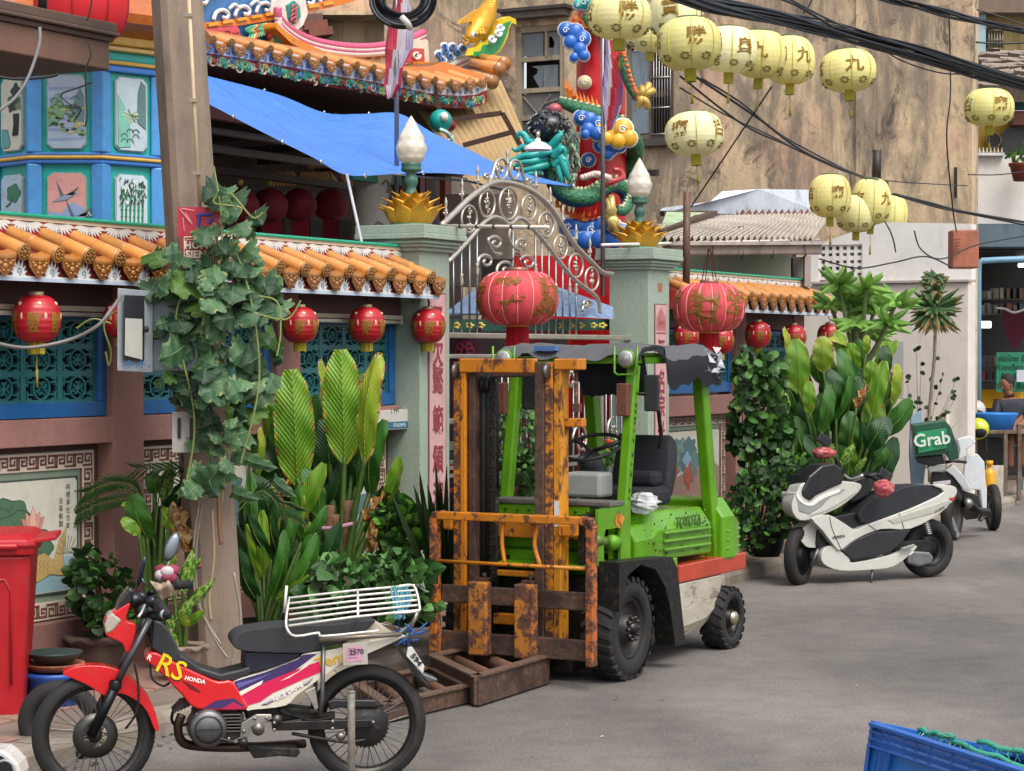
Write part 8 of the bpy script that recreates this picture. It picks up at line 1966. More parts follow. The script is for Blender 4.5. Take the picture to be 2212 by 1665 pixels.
HEART=[leafmesh('leaf',[.7,1.05,1,.8,.5,.04],c,6,4,.3,.3,.03,None,'#6f9a6a',seed=i)for i,c in enumerate((['#3f6c34','#4c7a3e'],['#2c5028','#345a2c'],['#6a9a58','#5c8c4c']))]
VINE=[leafmesh('leaf',[.9,1.2,1.1,1.0,.7,.1],c,12,8,.25,.45,.07,ed,'#7f9a78',True,5,i)for i,(c,ed)in enumerate(((['#365a3a','#476f49'],['#64855c']),(['#28452e','#335236'],None),(['#587f5a','#4a6f4e'],['#8a9a66']),(['#486a2c','#527a2c'],None)))]
SWORD=leafmesh('leaf',[.5,.8,1,.9,.7,.4,.03],['#3c5230','#2f4428'],12,4,.5,.2,.02,['#b9a860','#c9b870'],None,seed=2)
LANCE=[leafmesh('leaf',[.1,.7,1,.85,.5,.03],c,7,2,.35,.5,.02,ed,None,seed=i)for i,(c,ed)in enumerate(((['#4c8030','#5f9438'],None),(['#2d5228','#365e2c'],['#6f6a3c']),(['#8a7a54','#a08c64'],None),(['#6fa044','#8aba5a'],None)))]
DIEF=leafmesh('leaf_blade',[.1,.7,1,.95,.7,.4,.03],['#4a8a2c','#b6cc78','#9fbf5c','#5c942c'],16,8,.3,.3,.03,['#2f6420'],'#c9d890',True,seed=7,mat='leafbig')
def leaf(par,me,a,c,w,roll=0,nm='leaf'):
 z=c-a;L=z.length;z=z/L;y=Vector((0,1,0));y=y-z*y.dot(z)
 if y.length<.1:y=Vector((0,0,1))-z*z.z
 y.normalize();x=y.cross(z);m=Matrix((x*w,y*L*.6,z*L)).transposed().to_4x4();m=m@RZ(0)
 m=T3(*a)@(Matrix((x,y,z)).transposed().to_4x4()@RZ(roll)@SCL(w,(w+L)*.4,L))
 return place(nm,me,par,m)
def clump(name,lab,cat,base,items,Y,stems='#4c6a2c',sr=.016,grp=None,pot=None):
 """items: (base px, py, tip px, py, width px, mesh, dy, roll)"""
 B_=G(*base,PAVE)if Y is None else P(*base,Y);t=thing(name,lab,cat,loc=B_,group=grp);Y0=B_.y
 for bx_,by_,tx_2,ty_,w,me,dy,ro in items:
  a,c=P(bx_,by_,Y0+dy)-B_,P(tx_2,ty_,Y0+dy-.05)-B_
  leaf(t,me,a,c,w/FPX*Y0,ro,'leaf')
  b=MB();q=spline([Vector((a.x*.25,a.y*.3,0)),Vector((a.x*.55,a.y*.6,a.z*.5)),a],5);b.tube(q,[sr*1.3-sr*.7*i/10 for i in range(11)],stems,7);b.build('leaf_stalk',M['bark']if stems!='#4c6a2c' else M['leaf'],t)
 return t
B0,B1_,B2_,B3_=BROAD
def rnd_items(n,x0,x1,y0,y1,L,w,mes,dy=(0,.4),lean=.5):
 out=[]
 for i in range(n):
  x=random.uniform(x0,x1);y=random.uniform(y0,y1);l=random.uniform(*L);a=(x-(x0+x1)/2)/max(1,(x1-x0))*lean*2+random.uniform(-.4,.4)
  out.append((x,y,x+l*math.sin(a),y-l*math.cos(a),random.uniform(*w),random.choice(mes),random.uniform(*dy),random.uniform(-.9,.9)))
 return out
pl1=clump('broad_leaf_plant','tallest banana-like plant with four upright pale green leaves left of the gate pillar','plant',(735,1240),[(744,985,736,755,84,B0,0,.1),(789,985,822,762,56,B2_,-.1,-.5),(641,1032,628,798,88,B0,.05,.2),(704,918,690,776,34,B2_,.25,.9),(786,950,782,806,46,B1_,.3,.5),(586,950,572,812,48,B0,.3,-.4),(712,1060,700,900,70,B3_,.3,.2),(668,1060,650,920,60,B3_,.35,-.3),(556,1035,560,918,34,B2_,-.15,1.2),(760,1010,790,905,40,B1_,.2,.6),(615,1080,590,930,60,B3_,.3,.1),(575,1090,625,1035,44,BROWN,-.2,.5),(700,1110,740,990,40,B3_,.2,.4)]+[(600,1010,610,860,66,B1_,.3,.5),(665,1030,690,850,62,B1_,.4,-.5),(720,1030,712,860,60,B3_,.4,.4),(765,1020,760,850,58,B3_,.45,-.2),(800,1060,835,905,56,B1_,.35,-.6),(560,1060,548,880,52,B1_,.4,.3),(830,1090,862,985,44,B0,.1,.8),(610,1120,560,1040,44,B2_,-.1,.9),(690,1110,655,1010,50,B1_,-.05,.7)]+rnd_items(16,600,850,1060,1200,(90,150),(34,54),[B3_,B1_,B3_],(.2,.5))+rnd_items(5,620,800,1120,1200,(60,90),(30,40),[BROWN],(-.1,.2)),14.5,sr=.024)
b=MB()
for x,y0,y1,r in((710,1090,1240,.033),(749,1080,1240,.037),(651,1090,1240,.035),(722,1110,1240,.028)):
 a,c=P(x,y1,14.5)-pl1.location,P(x+2,y0,14.5)-pl1.location;b.tube([a.lerp(c,i/6)for i in range(7)],[r*(1+.15*math.sin(i*2.3))for i in range(7)],'#6f5238',10)
b.build('sheathed_stems',M['bark'],pl1);b=MB();b.tube(spline([P(622,1140,14.4)-pl1.location,P(660,1136,14.35)-pl1.location,P(710,1140,14.35)-pl1.location,P(762,1130,14.4)-pl1.location],4),.012,'#b98aa0',6,flat=1.2);b.build('pink_tie',M['cloth'],pl1)
clump('canna_plant','low canna clump with pointed green leaves right of the concrete pole','plant',(570,1350),[(585,1290,613,1142,34,B1_,0,.6),(560,1250,532,1130,26,B0,.1,-.6),(600,1300,684,1150,44,B1_,-.1,.7),(570,1240,566,1100,30,B0,.15,.2),(595,1220,640,1090,32,B1_,.1,.5),(560,1300,520,1180,40,B3_,.1,-.4),(575,1210,600,1075,30,B0,.3,.3),(600,1290,668,1240,24,B0,-.15,.8),(555,1200,530,1060,36,B3_,.3,-.3),(540,1280,515,1130,40,B3_,.3,0),(570,1170,545,1020,40,B3_,.35,.4),(625,1270,640,1130,44,B3_,.3,.2)]+rnd_items(16,520,690,1110,1260,(80,150),(26,46),[B3_,B1_,B0,B3_],(.1,.5)),13.6)
clump('broad_leaf_plant','folded broad leaf plant with a crumpled dead brown leaf left of the pole','plant',(335,1400),[(318,1160,290,1065,58,B1_,0,-.2),(335,1062,326,1018,36,B1_,.1,.4),(352,1078,370,988,34,DIEF,.1,.5),(352,1100,395,1160,40,B2_,-.05,.5),(370,1090,408,1190,54,BROWN,-.1,.3),(355,1098,395,1040,50,B3_,.15,.8),(380,1075,440,1030,40,B3_,.2,-.6),(300,1150,262,1120,30,B0,-.1,.6),(330,1200,345,1090,40,B3_,.25,.1),(300,1085,262,1090,20,B0,0,.9)],13.2,sr=.02)
clump('dieffenbachia','speckled dieffenbachia with cream veined leaves behind the handlebar','plant',(395,1440),[(398,1275,418,1180,34,DIEF,0,.2),(405,1310,466,1246,30,DIEF,-.1,.5),(385,1340,420,1290,32,DIEF,-.1,-.2),(375,1290,350,1215,30,DIEF,.1,-.5),(370,1360,350,1310,34,DIEF,0,.3),(400,1350,440,1318,22,B0,-.05,.3),(370,1230,365,1180,30,B2_,.1,.9),(395,1240,440,1200,24,DIEF,.1,.4),(380,1400,365,1350,22,DIEF,-.1,0),(385,1330,412,1345,26,B2_,-.1,.6)],12.75,sr=.014)
def leafcloud(name,lab,cat,base,Y,ells,n,mes,L,par=None,stuff=0,sun=0,dn=0,stemcol='#3c3a26',nst=9):
 """leaves through one or more ellipses given as px centre, px radii, depth radius in metres"""
 B_=P(*base,Y);t=thing(name,lab,cat,loc=B_)
 tot=sum(e[2]*e[3]for e in ells);q=[]
 for cx_,cy_,rx,ry,rd in ells:
  for i in range(int((n+stuff)*rx*ry/tot)):
   a=random.uniform(0,2*PI);r=random.random()**.45;dy=random.uniform(-1,.7);k=math.sqrt(max(0.05,1-dy*dy*.6))
   bump_=1+.16*math.sin(a*5+cx_)
   p=P(cx_+rx*r*k*math.cos(a)*bump_,cy_+ry*r*k*math.sin(a)*bump_,Y+dy*rd)-B_
   ln=random.uniform(*L)/FPX*Y;out=Vector((math.cos(a)*.7+random.uniform(-.5,.5),-.5-random.random()*.5,random.uniform(-.7,.5)-.3+dn)).normalized()
   q.append((p,out*ln,ln))
 random.shuffle(q)
 for p,d,ln in q[:n]:leaf(t,random.choice(mes),p,p+d,ln*random.uniform(.7,1),random.uniform(-.8,.8))
 if len(q)>n:
  b=MB()
  for p,d,ln in q[n:]:
   p=p+Vector((0,.04,0));s_=Vector((-d.z,0,d.x)).normalized()*ln*.4
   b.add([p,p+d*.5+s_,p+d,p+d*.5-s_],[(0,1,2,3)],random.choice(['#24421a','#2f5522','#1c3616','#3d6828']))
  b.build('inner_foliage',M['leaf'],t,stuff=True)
 b=MB()
 for i in range(nst):e=random.choice(ells);tp=P(e[0]+random.uniform(-.7,.7)*e[2],e[1]-random.uniform(0,.6)*e[3],Y+.1)-B_;b.tube(spline([Vector((random.uniform(-.06,.06),.03,0)),tp*.5+Vector((random.uniform(-.08,.08),.1,0)),tp],4),[.014,.012,.01,.008,.006,.005,.004,.003,.002],stemcol,5)
 b.build('stems',M['bark'],t);return t
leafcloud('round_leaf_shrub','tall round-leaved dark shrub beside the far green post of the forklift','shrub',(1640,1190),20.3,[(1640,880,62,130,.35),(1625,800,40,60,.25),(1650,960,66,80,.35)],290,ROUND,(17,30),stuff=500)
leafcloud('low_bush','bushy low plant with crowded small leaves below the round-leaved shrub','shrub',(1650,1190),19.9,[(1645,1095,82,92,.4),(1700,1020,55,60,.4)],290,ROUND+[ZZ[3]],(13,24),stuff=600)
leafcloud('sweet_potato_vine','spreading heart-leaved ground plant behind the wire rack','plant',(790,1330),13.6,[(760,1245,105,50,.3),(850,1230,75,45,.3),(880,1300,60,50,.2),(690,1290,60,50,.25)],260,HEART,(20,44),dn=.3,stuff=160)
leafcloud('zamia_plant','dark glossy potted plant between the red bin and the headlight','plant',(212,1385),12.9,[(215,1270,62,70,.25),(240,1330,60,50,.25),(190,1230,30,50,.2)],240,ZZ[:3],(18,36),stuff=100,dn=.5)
leafcloud('bright_shrub','bright yellow-green bushy plant beside the left edge of the load backrest','plant',(880,1290),14.7,[(880,1160,52,65,.25),(840,1110,36,45,.25)],220,[ZZ[3],ZZ[2],ZZ[0]],(18,34),dn=.7,stuff=120)
leafcloud('gate_shrub','pale-leaved potted shrub inside the gate between the mast rails','shrub',(1135,1130),17.1,[(1135,935,56,92,.35),(1110,1000,40,40,.3)],290,[LANCE[0],ROUND[2],ROUND[0],HEART[2]],(11,20),stuff=450)
leafcloud('red_flower_shrub','small shrub with orange-red blossoms seen past the forklift mast','shrub',(1300,1090),18.3,[(1300,985,28,45,.25)],110,[LANCE[0],ROUND[2]],(10,18),stuff=60)
leafcloud('agave_plant','spiky dark plant low inside the gate behind the forklift cowl','plant',(1130,1110),16.8,[(1125,1050,52,34,.25),(1220,1060,90,30,.2)],120,[LANCE[1],SWORD],(20,44),dn=.7,stuff=40)
b=MB()
for i in range(26):b.ell(P(1300+random.uniform(-22,22),958+random.uniform(-12,14),18.1),.014,.014,.012,random.choice(['#c8452a','#d86a3a','#b83a2a']),6,4)
b.build('blossoms',M['cloth'],COL.objects['red_flower_shrub']).matrix_parent_inverse=COL.objects['red_flower_shrub'].matrix_basis.inverted()
fp=thing('frangipani_tree','frangipani with rosettes of light green leaves at the end of the short wall','tree',loc=P(1850,1130,22))
b=MB();o=fp.location;q0_=P(1855,800,22)-o;b.tube([Vector((0,0,0)),q0_],[.05,.035],'#6f6a58',8)
for cx_,cy_ in((1813,616),(1859,662),(1936,655),(1871,624),(1917,699),(1836,652),(1795,660),(1850,700),(1890,655),(1880,720)):
 c=P(cx_,cy_,22+random.uniform(-.3,.3))-o;b.tube(spline([q0_,q0_.lerp(c,.5)+Vector((0,0,-.08)),c],4),[.028,.027,.026,.025,.024,.023,.022,.02,.02],'#7a8a5a',6)
 for k in range(15):a=k*2.4;e=random.uniform(-.5,.8);d=Vector((math.cos(a)*math.cos(e),math.sin(a)*math.cos(e)*.8-.2,math.sin(e)))*random.uniform(.2,.33);leaf(fp,LANCE[3],c,c+d,.085,random.uniform(-.5,.5))
b.build('branches',M['bark'],fp)
dn_=thing('dracaena_tree','slender dracaena with a mop of drooping leaves against the white wall','tree',loc=P(2008,1040,26.3));o=dn_.location
b=MB();b.tube(spline([P(x,y,26.3)-o for x,y in((2008,1040),(2007,900),(2018,780),(2020,700),(2018,650),(2020,600))],4),.02,'#857a66',8);b.build('trunk',M['bark'],dn_)
for cy_,n_,L_0 in((668,80,62),(625,26,34),(600,26,32)):
 for k in range(n_):
  a=k*2.4;e=random.uniform(-1.25,.7);c=P(2019,cy_+random.uniform(-8,8),26.3)-o;ln=L_0*random.uniform(.7,1.1)/FPX*24;d=Vector((math.cos(a)*math.cos(e),math.sin(a)*math.cos(e)*.3-.1,math.sin(e)))*ln*1.25
  leaf(dn_,LANCE[2]if e<-.75 and random.random()<.6 else LANCE[1],c,c+d,.075,0)
bs_=thing('bare_shrub','thin leggy shrub with few dark leaves beside the dracaena stem','shrub',loc=P(1985,1040,26.5));o=bs_.location;b=MB();lfs=[]
for i in range(16):
 tpx,tpy=random.uniform(1950,2068),random.uniform(725,960);q=spline([Vector((0,0,0)),P(1985+(tpx-1985)*.4,(1040+tpy)/2,26.5)-o,P(tpx,tpy,26.5)-o],5);b.tube(q,[.008-.0006*k for k in range(11)],'#7a6c5c',5)
 if tpy<860:
  for k in range(6):lfs.append(q[random.randint(5,10)])
b.build('twigs',M['bark'],bs_)
for p in lfs:leaf(bs_,ROUND[1],p,p+Vector((random.uniform(-.06,.06),-.03,random.uniform(-.05,.05))),.05,0)
its=[(1726,843,1719,733,54,B0,0,.1),(1779,800,1777,726,46,B2_,-.05,-.1),(1704,786,1692,707,24,B2_,.1,.8),(1831,868,1812,754,40,B1_,.1,.3),(1883,892,1912,780,38,B0,-.1,-.4),(1931,868,1937,784,30,B2_,0,.5),(1749,890,1746,824,30,B0,-.1,.2),(1775,930,1790,831,34,B1_,-.15,.3),(1880,834,1882,780,30,B0,.1,0),(1871,765,1871,724,20,B2_,.2,.3),(1908,810,1908,746,34,B3_,.2,.2),(1850,880,1872,830,26,BROWN,-.2,.4),(1875,968,1922,902,48,B3_,-.2,-.3),(1806,905,1835,812,30,B1_,0,.7),(1832,745,1790,733,26,B2_,.2,1),(1850,800,1840,742,28,B0,.2,-.3),(1700,890,1690,845,22,B2_,-.1,.3),(1820,1000,1846,955,30,DIEF,-.3,.3),(1790,1005,1800,955,28,DIEF,-.3,-.4),(1850,1012,1872,985,24,DIEF,-.35,.6),(1890,1005,1915,965,24,B1_,-.3,.5)]
clump('broad_leaf_plant','big clump of broad leaves with scorched brown edges right of the round-leaved shrub','plant',(1810,1130),its+rnd_items(52,1700,1905,870,1040,(70,120),(38,60),[B3_,B1_,B3_,B1_,B0],lean=.35)+rnd_items(8,1740,1910,790,840,(60,90),(26,40),[B1_,B0],(.2,.4)),20.8,sr=.018)
sn=thing('snake_plant','snake plant with yellow-edged sword leaves behind the load backrest','plant',loc=P(960,1290,14.4));o=sn.location
for tx__,ty_ in((845,1062),(905,1015),(925,1045),(940,990),(950,1030),(965,1000),(985,1020),(1000,1050),(915,1080),(1008,1010),(935,1080),(980,1080),(1150,1060),(895,1045),(955,1080),(1010,1090)):a=P(960+(tx__-950)*.3,1275,14.4+random.uniform(0,.2))-o;leaf(sn,SWORD,a,P(tx__,ty_,14.2)-o,.055,random.uniform(-.9,.9))
hb=leafcloud('thin_herb','thin stalky herb in front of the mountain mural','plant',(835,1230),14.9,[(835,1120,34,62,.1)],60,[LANCE[0],LANCE[1]],(22,40),dn=.8,nst=12)
pf=thing('palm_frond','feathery palm frond arching over the fret border of the lotus mural','plant',loc=P(335,1380,13.3));o=pf.location
for pts in(((335,1180),(300,1085),(235,1080),(165,1110)),((330,1150),(300,1060),(250,1040),(190,1060)),((335,1150),(350,1050),(400,1015),(300,1010)),((500,1120),(560,1060),(600,1080),(640,1100))):
 q=spline([P(x,y,13.2)-o for x,y in pts],8);b=MB();b.tube(q,.004,'#7a8a4c',5);b.build('frond_stalk',M['leaf'],pf)
 for i in range(6,len(q),1):
  for s_ in(-1,1):d=(q[i]-q[i-1]).normalized();leaf(pf,LANCE[1],q[i],q[i]+d*.1+Vector((0,-.02,-.09 if s_>0 else .04)),.012,0)
vn=thing('climbing_vine','large-leaved green vine climbing the leaning pole round the meter box','vine',loc=PB)
rows=[(560,320,440),(620,312,400),(690,318,420),(760,330,420),(830,335,420),(425,460,492),(450,470,510),(480,460,560),(515,430,545),(548,470,560),(580,400,580),(605,340,590),(635,330,600),(668,330,600),(700,350,605),(735,360,600),(765,345,600),(795,360,600),(825,420,590),(850,350,580),(880,400,575),(910,420,560),(940,410,555),(970,430,545),(1005,440,530),(1035,400,500)]
n_=0
for(y0,xa,xb)in rows:
 k_=max(3,int((xb-xa)/17))
 for i in range(k_):
  x=xa+(xb-xa)*(i+random.random())/k_;y=y0+random.uniform(-18,18);dd=1-abs(x-(xa+xb)/2)/(xb-xa)*2
  p=P(x,y,13.05-.32*dd-random.random()*.12)-PB;ln=random.uniform(26,74)/FPX*13
  if random.random()<.22:continue
  a=random.uniform(-1.2,1.2);d=Vector((math.sin(a)*.8,-.65,-math.cos(a)*.75+.1)).normalized()*ln
  leaf(vn,VINE[3]if random.random()<.07 else random.choice(VINE[:3]),p-d*.3,p+d*.7,ln*random.uniform(.8,1),random.uniform(-.5,.5));n_+=1
for x,y,tx__,ty_,w in((590,1035,640,1072,26),(530,990,600,1010,30),(440,1050,480,1000,60),(430,1045,400,1075,50),(500,1060,560,1078,30)):leaf(vn,VINE[0],P(x,y,12.75)-PB,P(tx__,ty_,12.7)-PB,w/FPX*12.8,.2)
b=MB()
for pts in(((480,1080),(490,900),(470,700),(480,500),(462,360)),((520,1000),(560,820),(540,640),(500,520)),((400,1060),(420,900),(380,700),(410,600)),((310,700),(265,670),(225,700),(240,760),(235,790),(228,760)),((240,700),(200,690),(165,710)),((560,640),(600,655),(606,720),(598,770)),((480,430),(500,420),(545,470),(568,460)),((470,420),(464,440),(520,450),(505,480)),((560,680),(620,690),(650,650))):b.tube(spline([P(x,y,12.75)-PB for x,y in pts],8),.0055,'#8a9a5c',5)
b.build('tendrils',M['leaf'],vn)
# == SMALL THINGS
def pot(lab,px,py,r,h,Y,col,wavy=0,mat='terra'):
 t=thing('plant_pot',lab,'pot',loc=P(px,py,Y),group='plant pots along the wall');b=MB();n=40;vs=[];pr=[(.0,.0),(.62,0),(.8,.45),(.88,.75),(.86,.8),(1.1,.86),(1.12,.95),(.95,1),(.85,.9),(0,.88)]
 for rr,z in pr:
  for k in range(n):a=2*PI*k/n;q=rr*r;vs.append((q*math.cos(a),q*math.sin(a),z*h+(.012*math.sin(a*9)if wavy and rr>1 else 0)))
 b.add(vs,[(i*n+k,i*n+(k+1)%n,(i+1)*n+(k+1)%n,(i+1)*n+k)for i in range(len(pr)-1)for k in range(n)],col,True)
 for k in range(n):b.c[-1-k]=lin('#2a2018')
 b.build('pot_body',M[mat],t)
pot('dark clay pot with wavy rim holding the glossy plant beside the red bin',212,1462,.19,.26,12.9,'#4c3a30',1);pot('pale scalloped clay pot under the speckled dieffenbachia',395,1452,.14,.17,12.75,'#8a7466',1)
pot('wide black pot under the canna clump behind the seat',568,1430,.26,.26,13.7,'#1e1c1c',0,'plastic');pot('black bucket pot under the round-leaved shrub',1655,1200,.2,.25,20.0,'#17171a',0,'plastic');pot('black pot at the foot of the bright shrub beside the backrest',890,1350,.2,.2,14.3,'#1c1a1a',0,'plastic');pot('grey-brown trough pot hidden under the heart-leaved ground plant',770,1340,.3,.2,13.9,'#3a322c',0,'plastic')
dm=thing('blue_drum','blue plastic drum between the red bin and the front wheel','drum',loc=P(118,1575,11.9));b=MB();b.lathe([(0,0),(.13,0),(.15,.28),(.165,.3),(.165,.32),(.14,.32)],'#1f4f9c',28);b.build('drum_body',M['plastic'],dm)
for nm,lb,z,prof,c_ in(('clay_saucer','frilled orange clay saucer stacked on the blue drum',.33,[(0,0),(.13,0),(.16,.03),(.165,.04),(.14,.03),(0,.02)],'#9a5c3c'),('basin','dark green shallow basin on top of the clay saucer',.375,[(0,0),(.1,0),(.15,.045),(.155,.055),(.145,.055),(.1,.01),(0,.01)],'#2c3a38')):
 b=MB();b.lathe(prof,c_,28);o=b.build(nm,M['terra']if c_[1]=='9' else M['plastic'],None,loc=P(118,1575,11.9)+Vector((0,0,z)));tag(o,lb,'basin')
ty=thing('spare_tyre','worn motorcycle tyre leaning behind the front wheel','tyre',loc=P(128,1560,11.0)+Vector((0,0,.0)));b=MB();b.tube([(.17*math.cos(a),.02,.17*math.sin(a))for a in[2*PI*k/36 for k in range(36)]],.045,'#222120',12,True);b.build('tyre_ring',M['rubber'],ty)
WB=Fr(-2.86,11.75,R(8));bn=thing('wheelie_bin','big red plastic wheelie bin cut by the left edge','bin',WB)
RD='#a8131d'
def bsec(z,s_):return[Vector((x*s_,y*s_,z))for x,y in((-.26,-.3),(.24,-.3),(.285,-.26),(.285,.26),(.24,.3),(-.26,.3),(-.3,.26),(-.3,-.26))]
p=WB.hit(110,1600,'y',-.28)
bd=MB(T3(-.01,0,0));bd.loft([bsec(PAVE,.82),bsec(.6,.92),bsec(.99,1.0)],RD,sm=False);bd.build('bin_body',M['plastic'],bn,bevel=.02,seg=3)
lidb=MB(T3(-.01,0,0));lidb.loft([bsec(.99,1.06),bsec(1.03,1.08),bsec(1.04,1.12),bsec(1.07,1.1),bsec(1.1,.95)],RD,sm=False);lidb.build('bin_lid',M['plastic'],bn,bevel=.012,seg=3)
b=MB(T3(-.01,0,0));b.box((.34,-.1,1.07),(.16,.4,.025),RD,RY(-.15));b.tube([(-.2,-.345,1.04),(.22,-.345,1.04)],.018,RD,10);b.build('lid_handle',M['plastic'],bn,bevel=.006)
for x in(-.15,.1):
 b=MB(T3(-.01,0,0));b.tube([(x-.08,-.275,.3),(x-.08,-.285,.8),(x-.05,-.29,.86),(x+.05,-.29,.86),(x+.08,-.285,.8),(x+.08,-.275,.3)],.008,'#9a1019',6);b.build('moulded_rib',M['plastic'],bn)
for x in(-.1,.17):b=MB();b.cyl((x,.26,.22),(x+.04,.26,.22),.1,'#1a1a1a',18);b.build('bin_wheel',M['rubber'],bn)
bo=thing('light_box_sign','white box sign with blue strip under the lattice beside the left gate pillar','sign')
b=MB(F0.M);a,c=F0.hit(836,928,'y',-.05),F0.hit(886,883,'y',-.05);b.bb((a.x-.25,-.05,a.z),(c.x,.12,c.z),'#c9c4be');b.build('box_case',M['plastic'],bo,bevel=.006);b=MB(F0.M);b.bb((a.x-.24,-.053,a.z+.01),(c.x-.01,-.05,a.z+.06),'#2c6a84');b.text('ร้านอาหาร',.045,'#dfe6ea',T3(c.x-.16,-.055,a.z+.035),.001);b.text('1 MV',.06,'#55504c',T3(c.x-.22,-.052,a.z+.14)@RY(-.1),.001);b.build('printed_strip',M['paint'],bo)
cr=thing('plastic_crate','blue ventilated plastic crate with frayed green rope in the bottom right corner','crate',loc=P(2030,1700,7.0));o=cr.location;IC=lambda x,y,Y:P(x,y,Y)-o
CB='#1c5aa8';TL,TR=IC(1884,1562,7.0),IC(2290,1690,6.1);dn=Vector((-.05,0,-.34));bkd=Vector((.50,.18,-.13))
def rail(a,c,w,h,nm='crate_rail',col=CB):b=MB();b.bar(a,c,w,h,col);return b.build(nm,M['plastic'],cr,bevel=.002)
rail(TL,TR,.03,.012)
for k,w_ in((.065,.02),(.13,.02),(.2,.022),(.55,.03),(1,.03)):rail(TL+dn*k*1.0,TR+dn*k*1.0,w_,.006)
for i in range(11):
 t=i/10 if i else 0;t=[0,.07,.11,.2,.27,.35,.47,.57,.7,.85,1][i];a=TL.lerp(TR,t);rail(a,a+dn*(1 if i in(0,1,2,6,10)else .2),.022 if i else .03,.006)
b=MB();a=TL.lerp(TR,.12)+dn*.22+Vector((.01,.02,0));c=TL.lerp(TR,.42)+dn*.22+Vector((0,.02,0));b.add([a,c,c+dn*.6,a+dn*.6],[(0,1,2,3)],'#1f6ab4');b.add([TL+dn*.22+Vector((0,.03,0)),TL.lerp(TR,.06)+dn*.22+Vector((0,.03,0)),TL.lerp(TR,.06)+dn+Vector((0,.03,0)),TL+dn+Vector((0,.03,0))],[(0,1,2,3)],'#2a74bc');b.build('crate_panel',M['plastic'],cr)
for a,c in((TL+bkd,TR+bkd),(TL,TL+bkd),(TR,TR+bkd)):rail(a,c,.025,.02);b=MB();b.add([a,c,c+dn,a+dn],[(0,1,2,3)],'#163f7c');b.build('crate_wall',M['plastic'],cr)
for x0,y0,x1,y1 in((1985,1576,2060,1592),(2055,1600,2260,1672),(2110,1600,2300,1648)):
 b=MB();a,c=IC(x0,y0,7.05),IC(x1,y1,6.95);b.tube([a.lerp(c,i/8)+Vector((0,0,.006*math.sin(i*2)))for i in range(9)],.009,'#3fa08a',8)
 for i in range(70):q=a.lerp(c,random.random());b.tube([q,q+Vector((random.uniform(-.02,.02),random.uniform(-.02,.01),random.uniform(-.035,.01)))],.0012,random.choice(['#5fc0a8','#3a9080','#bcd07a']),3)
 b.build('frayed_rope',M['cloth'],cr)
cm=thing('mirror_housing','white rimmed dark vehicle part poking into the bottom left corner','vehicle part',loc=P(6,1660,8.0));o=cm.location
b=MB();q=[P(x,y,8.0)-o for x,y in((-30,1618),(5,1620),(20,1630),(38,1650),(44,1672),(40,1700),(-30,1700))];n=len(q);b.add(q+[v+Vector((0,.15,0))for v in q],[tuple(range(n)),tuple(range(n,2*n))[::-1]]+[(i,n+i,n+(i+1)%n,(i+1)%n)for i in range(n)],'#c9c7c0');b.build('rim',M['bike'],cm,bevel=.01)
b=MB();q=[P(x,y,7.97)-o for x,y in((-30,1630),(4,1632),(24,1650),(32,1675),(28,1700),(-30,1700))];b.add(q,[tuple(range(6))],'#1c1d20');b.lathe([(.03,0),(.035,.01),(.04,0)],'#8a8c8e',20,T3(*(P(10,1662,7.955)-o))@RX(PI/2));b.build('dark_inset',M['gloss'],cm)
# ---- stall, helmets, basin, gas bottle, seated person
YT=29.6
def wt(nm,x0,y0,x1,y1,Y,d,col,mat='plaster',par=None):return world_box(nm,x0,y0,x1,y1,Y,d,col,M[mat],par=par)
tb=thing('stall_table','battered metal rack table holding the blue basin in front of the shop','table')
wt('table_top',2090,928,2230,936,YT,.7,'#8a7a68','steelrust',tb);wt('shelf',2095,1030,2215,1036,YT+.2,.5,'#6a6058','steelrust',tb)
for x in(2168,2198):wt('rack_leg',x,915 if x>2190 else 928,x+9,1080,YT-.02,.06,'#6f675e','steelrust',tb)
wt('under_table_shade',2096,945,2165,1000,YT+.3,.4,'#1f1d1c','paint',tb)  # dark block stands in for the shade below the table top
bd_=wt('white_board',2130,1004,2168,1090,YT-.15,.03,'#c4bcae');tag(bd_,'cream board leaning against the stall table leg','board')
gb=thing('gas_bottle','yellow gas bottle standing between the delivery scooter and cream board','gas bottle',loc=P(2137,1090,YT-.4));b=MB();b.lathe([(.0,0),(.08,0),(.09,.03),(.09,.42),(.07,.47),(.03,.49),(.03,.53),(.05,.54),(.05,.6),(.0,.6)],'#d0960e',18);b.lathe([(.092,.2),(.094,.21),(.092,.22)],'#a8780a',18);b.build('bottle',M['gloss'],gb)
bs2=thing('blue_basin','bright blue plastic basin on the stall table','basin',loc=P(2152,929,YT+.2));b=MB();b.lathe([(.0,0),(.22,0),(.27,.17),(.3,.22),(.3,.24),(.26,.25),(.2,.03),(0,.02)],'#1a6ec0',26,sy=.75);b.build('basin_body',M['plastic'],bs2)
for px,py,col,c2,lb,Y in((2113,925,'#b8c22a','#121214','yellow-green crash helmet with open black visor on the stall table',YT-.15),(2106,885,'#b4b0ac','#2a2a2c','silver grey crash helmet upside down behind the yellow one',YT+.4)):
 t=thing('crash_helmet',lb,'helmet',loc=P(px,py,Y),group='helmets on the stall table');b=MB();b.ell((0,0,0),.15,.16,.15,col,20,12);b.build('helmet_shell',M['bike'],t)
 b=MB();b.ell((0,-.045,-.03),.115,.125,.1,c2,18,10);b.build('helmet_opening',M['rubber'],t);b=MB();b.tube([(.09,-.05,-.1),(.11,-.05,-.3),(.08,-.04,-.36)],.012,'#1c1c1e',5);b.build('chin_strap',M['rubber'],t)
pe=thing('person','person with short dark hair and dark blue shirt seated behind the blue basin looking down','person',loc=P(2182,942,30.3));o=pe.location
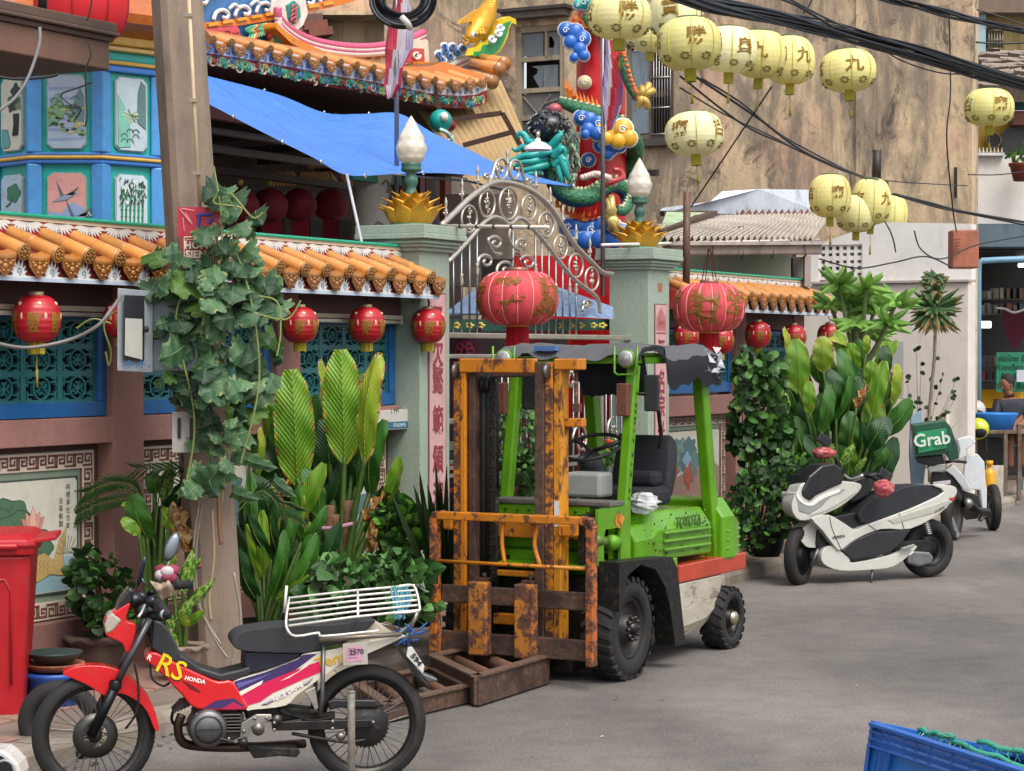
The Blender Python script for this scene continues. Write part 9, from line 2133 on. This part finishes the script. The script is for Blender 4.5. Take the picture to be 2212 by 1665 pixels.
def body(name,verts,edges,radii,mat,col,sub=2):
 me=bpy.data.meshes.new(name);me.from_pydata(verts,edges,[]);ob_=bpy.data.objects.new(name,me);COL.objects.link(ob_);ob_.parent=pe
 sk=ob_.modifiers.new('skin','SKIN');sk.use_smooth_shade=True
 for v,r in zip(me.skin_vertices[0].data,radii):v.radius=(r[0],r[1])if isinstance(r,tuple)else(r,r)
 me.skin_vertices[0].data[0].use_root=True
 s_=ob_.modifiers.new('sub','SUBSURF');s_.levels=s_.render_levels=sub;m_,n,l,bb_=newmat(name+'_mat');nn_=noi(n,l,30,4,.6,coord(n,l));r_=ramp(n,[(.3,tuple(x*.85 for x in lin(col))),(.7,lin(col))]);l.new(nn_.outputs[0],r_.inputs[0]);l.new(r_.outputs[0],bb_.inputs[0]);bb_.inputs['Roughness'].default_value=.7;me.materials.append(m_);return ob_
V_=[(0,0,.0),(0,-.02,.2),(-.01,-.04,.42),(-.03,-.07,.53),(-.05,-.09,.60),(-.075,-.11,.70),(.17,-.04,.47),(.22,-.1,.25),(.08,-.3,.17),(-.19,-.06,.47),(-.24,-.16,.27),(-.14,-.34,.17),(.1,-.38,.0),(-.1,-.38,.0),(.1,-.4,-.42),(-.1,-.4,-.42),(.0,-.36,.16),(-.2,-.4,.16)]
E_=[(0,1),(1,2),(2,3),(3,4),(4,5),(2,6),(6,7),(7,8),(2,9),(9,10),(10,11),(0,12),(0,13),(12,14),(13,15),(8,16),(11,17)]
body('body',V_,E_,[.15,.14,(.15,.1),.06,.055,(.085,.1),.065,.05,.035,.065,.05,.035,.08,.08,.06,.06,.025,.025],'skin','#8a5c44')
body('shirt',[(0,0,-.02),(0,-.02,.2),(-.01,-.04,.42),(-.02,-.06,.5),(.17,-.04,.46),(.22,-.1,.27),(-.19,-.06,.46),(-.24,-.16,.29)],[(0,1),(1,2),(2,3),(2,4),(4,5),(2,6),(6,7)],[.17,.165,(.17,.12),.075,.085,.065,.085,.065],'cloth','#1b1f2c')
hd=MB(T3(-.07,-.11,.72)@RZ(-1.0)@RX(.35));hd.ell((0,0,0),.078,.095,.112,'#8a5c44',20,14);hd.ell((0,-.096,-.01),.013,.02,.024,'#845640',8,6)
for s_ in(-1,1):hd.ell((s_*.03,-.083,.015),.013,.008,.006,'#1c1412',8,5);hd.ell((s_*.078,0,-.005),.01,.018,.026,'#845640',8,6)
hd.ell((0,-.088,-.05),.022,.008,.006,'#6f3c34',8,5);hd.build('head',M['skin'],pe)
hr=MB(T3(-.07,-.11,.72)@RZ(-1.0)@RX(.35));hr.ell((0,.03,.035),.095,.095,.108,'#17120f',18,12)
for k in range(60):a=random.uniform(0,6.3);e=random.uniform(.2,1.5);v=Vector((.085*math.cos(a)*math.cos(e),.02+.09*math.sin(a)*math.cos(e),.03+.1*math.sin(e)));hr.tube([v,v*1.12+Vector((0,.01,-.02))],.006,'#1c1613',4)
hr.build('hair',M['rubber'],pe)
stl=thing('stool','dark plastic stool under the seated person','stool',loc=pe.location+Vector((0,0,-.75)));b=MB();b.box((0,0,.6),(.36,.34,.04),'#1f5a5c');b.build('stool_seat',M['plastic'],stl)
for sx in(-1,1):
 for sy in(-1,1):b=MB();b.bar((sx*.2,sy*.18,0),(sx*.14,sy*.13,.6),.04,.04,'#1f5a5c');b.build('leg',M['plastic'],stl)
b=MB();q=[P(x,y,24.6)for x,y in((1968,900),(1990,885),(2000,1000),(1992,1070),(1972,1085),(1965,980))];b.add(q+[v+Vector((0,.06,0))for v in q],[tuple(range(6)),tuple(range(6,12))[::-1]]+[(i,6+i,6+(i+1)%6,(i+1)%6)for i in range(6)],'#9ab4c8');tag(b.build('hanging_sheet',M['cloth']),'pale blue plastic sheet hanging behind the green delivery box','sheet')
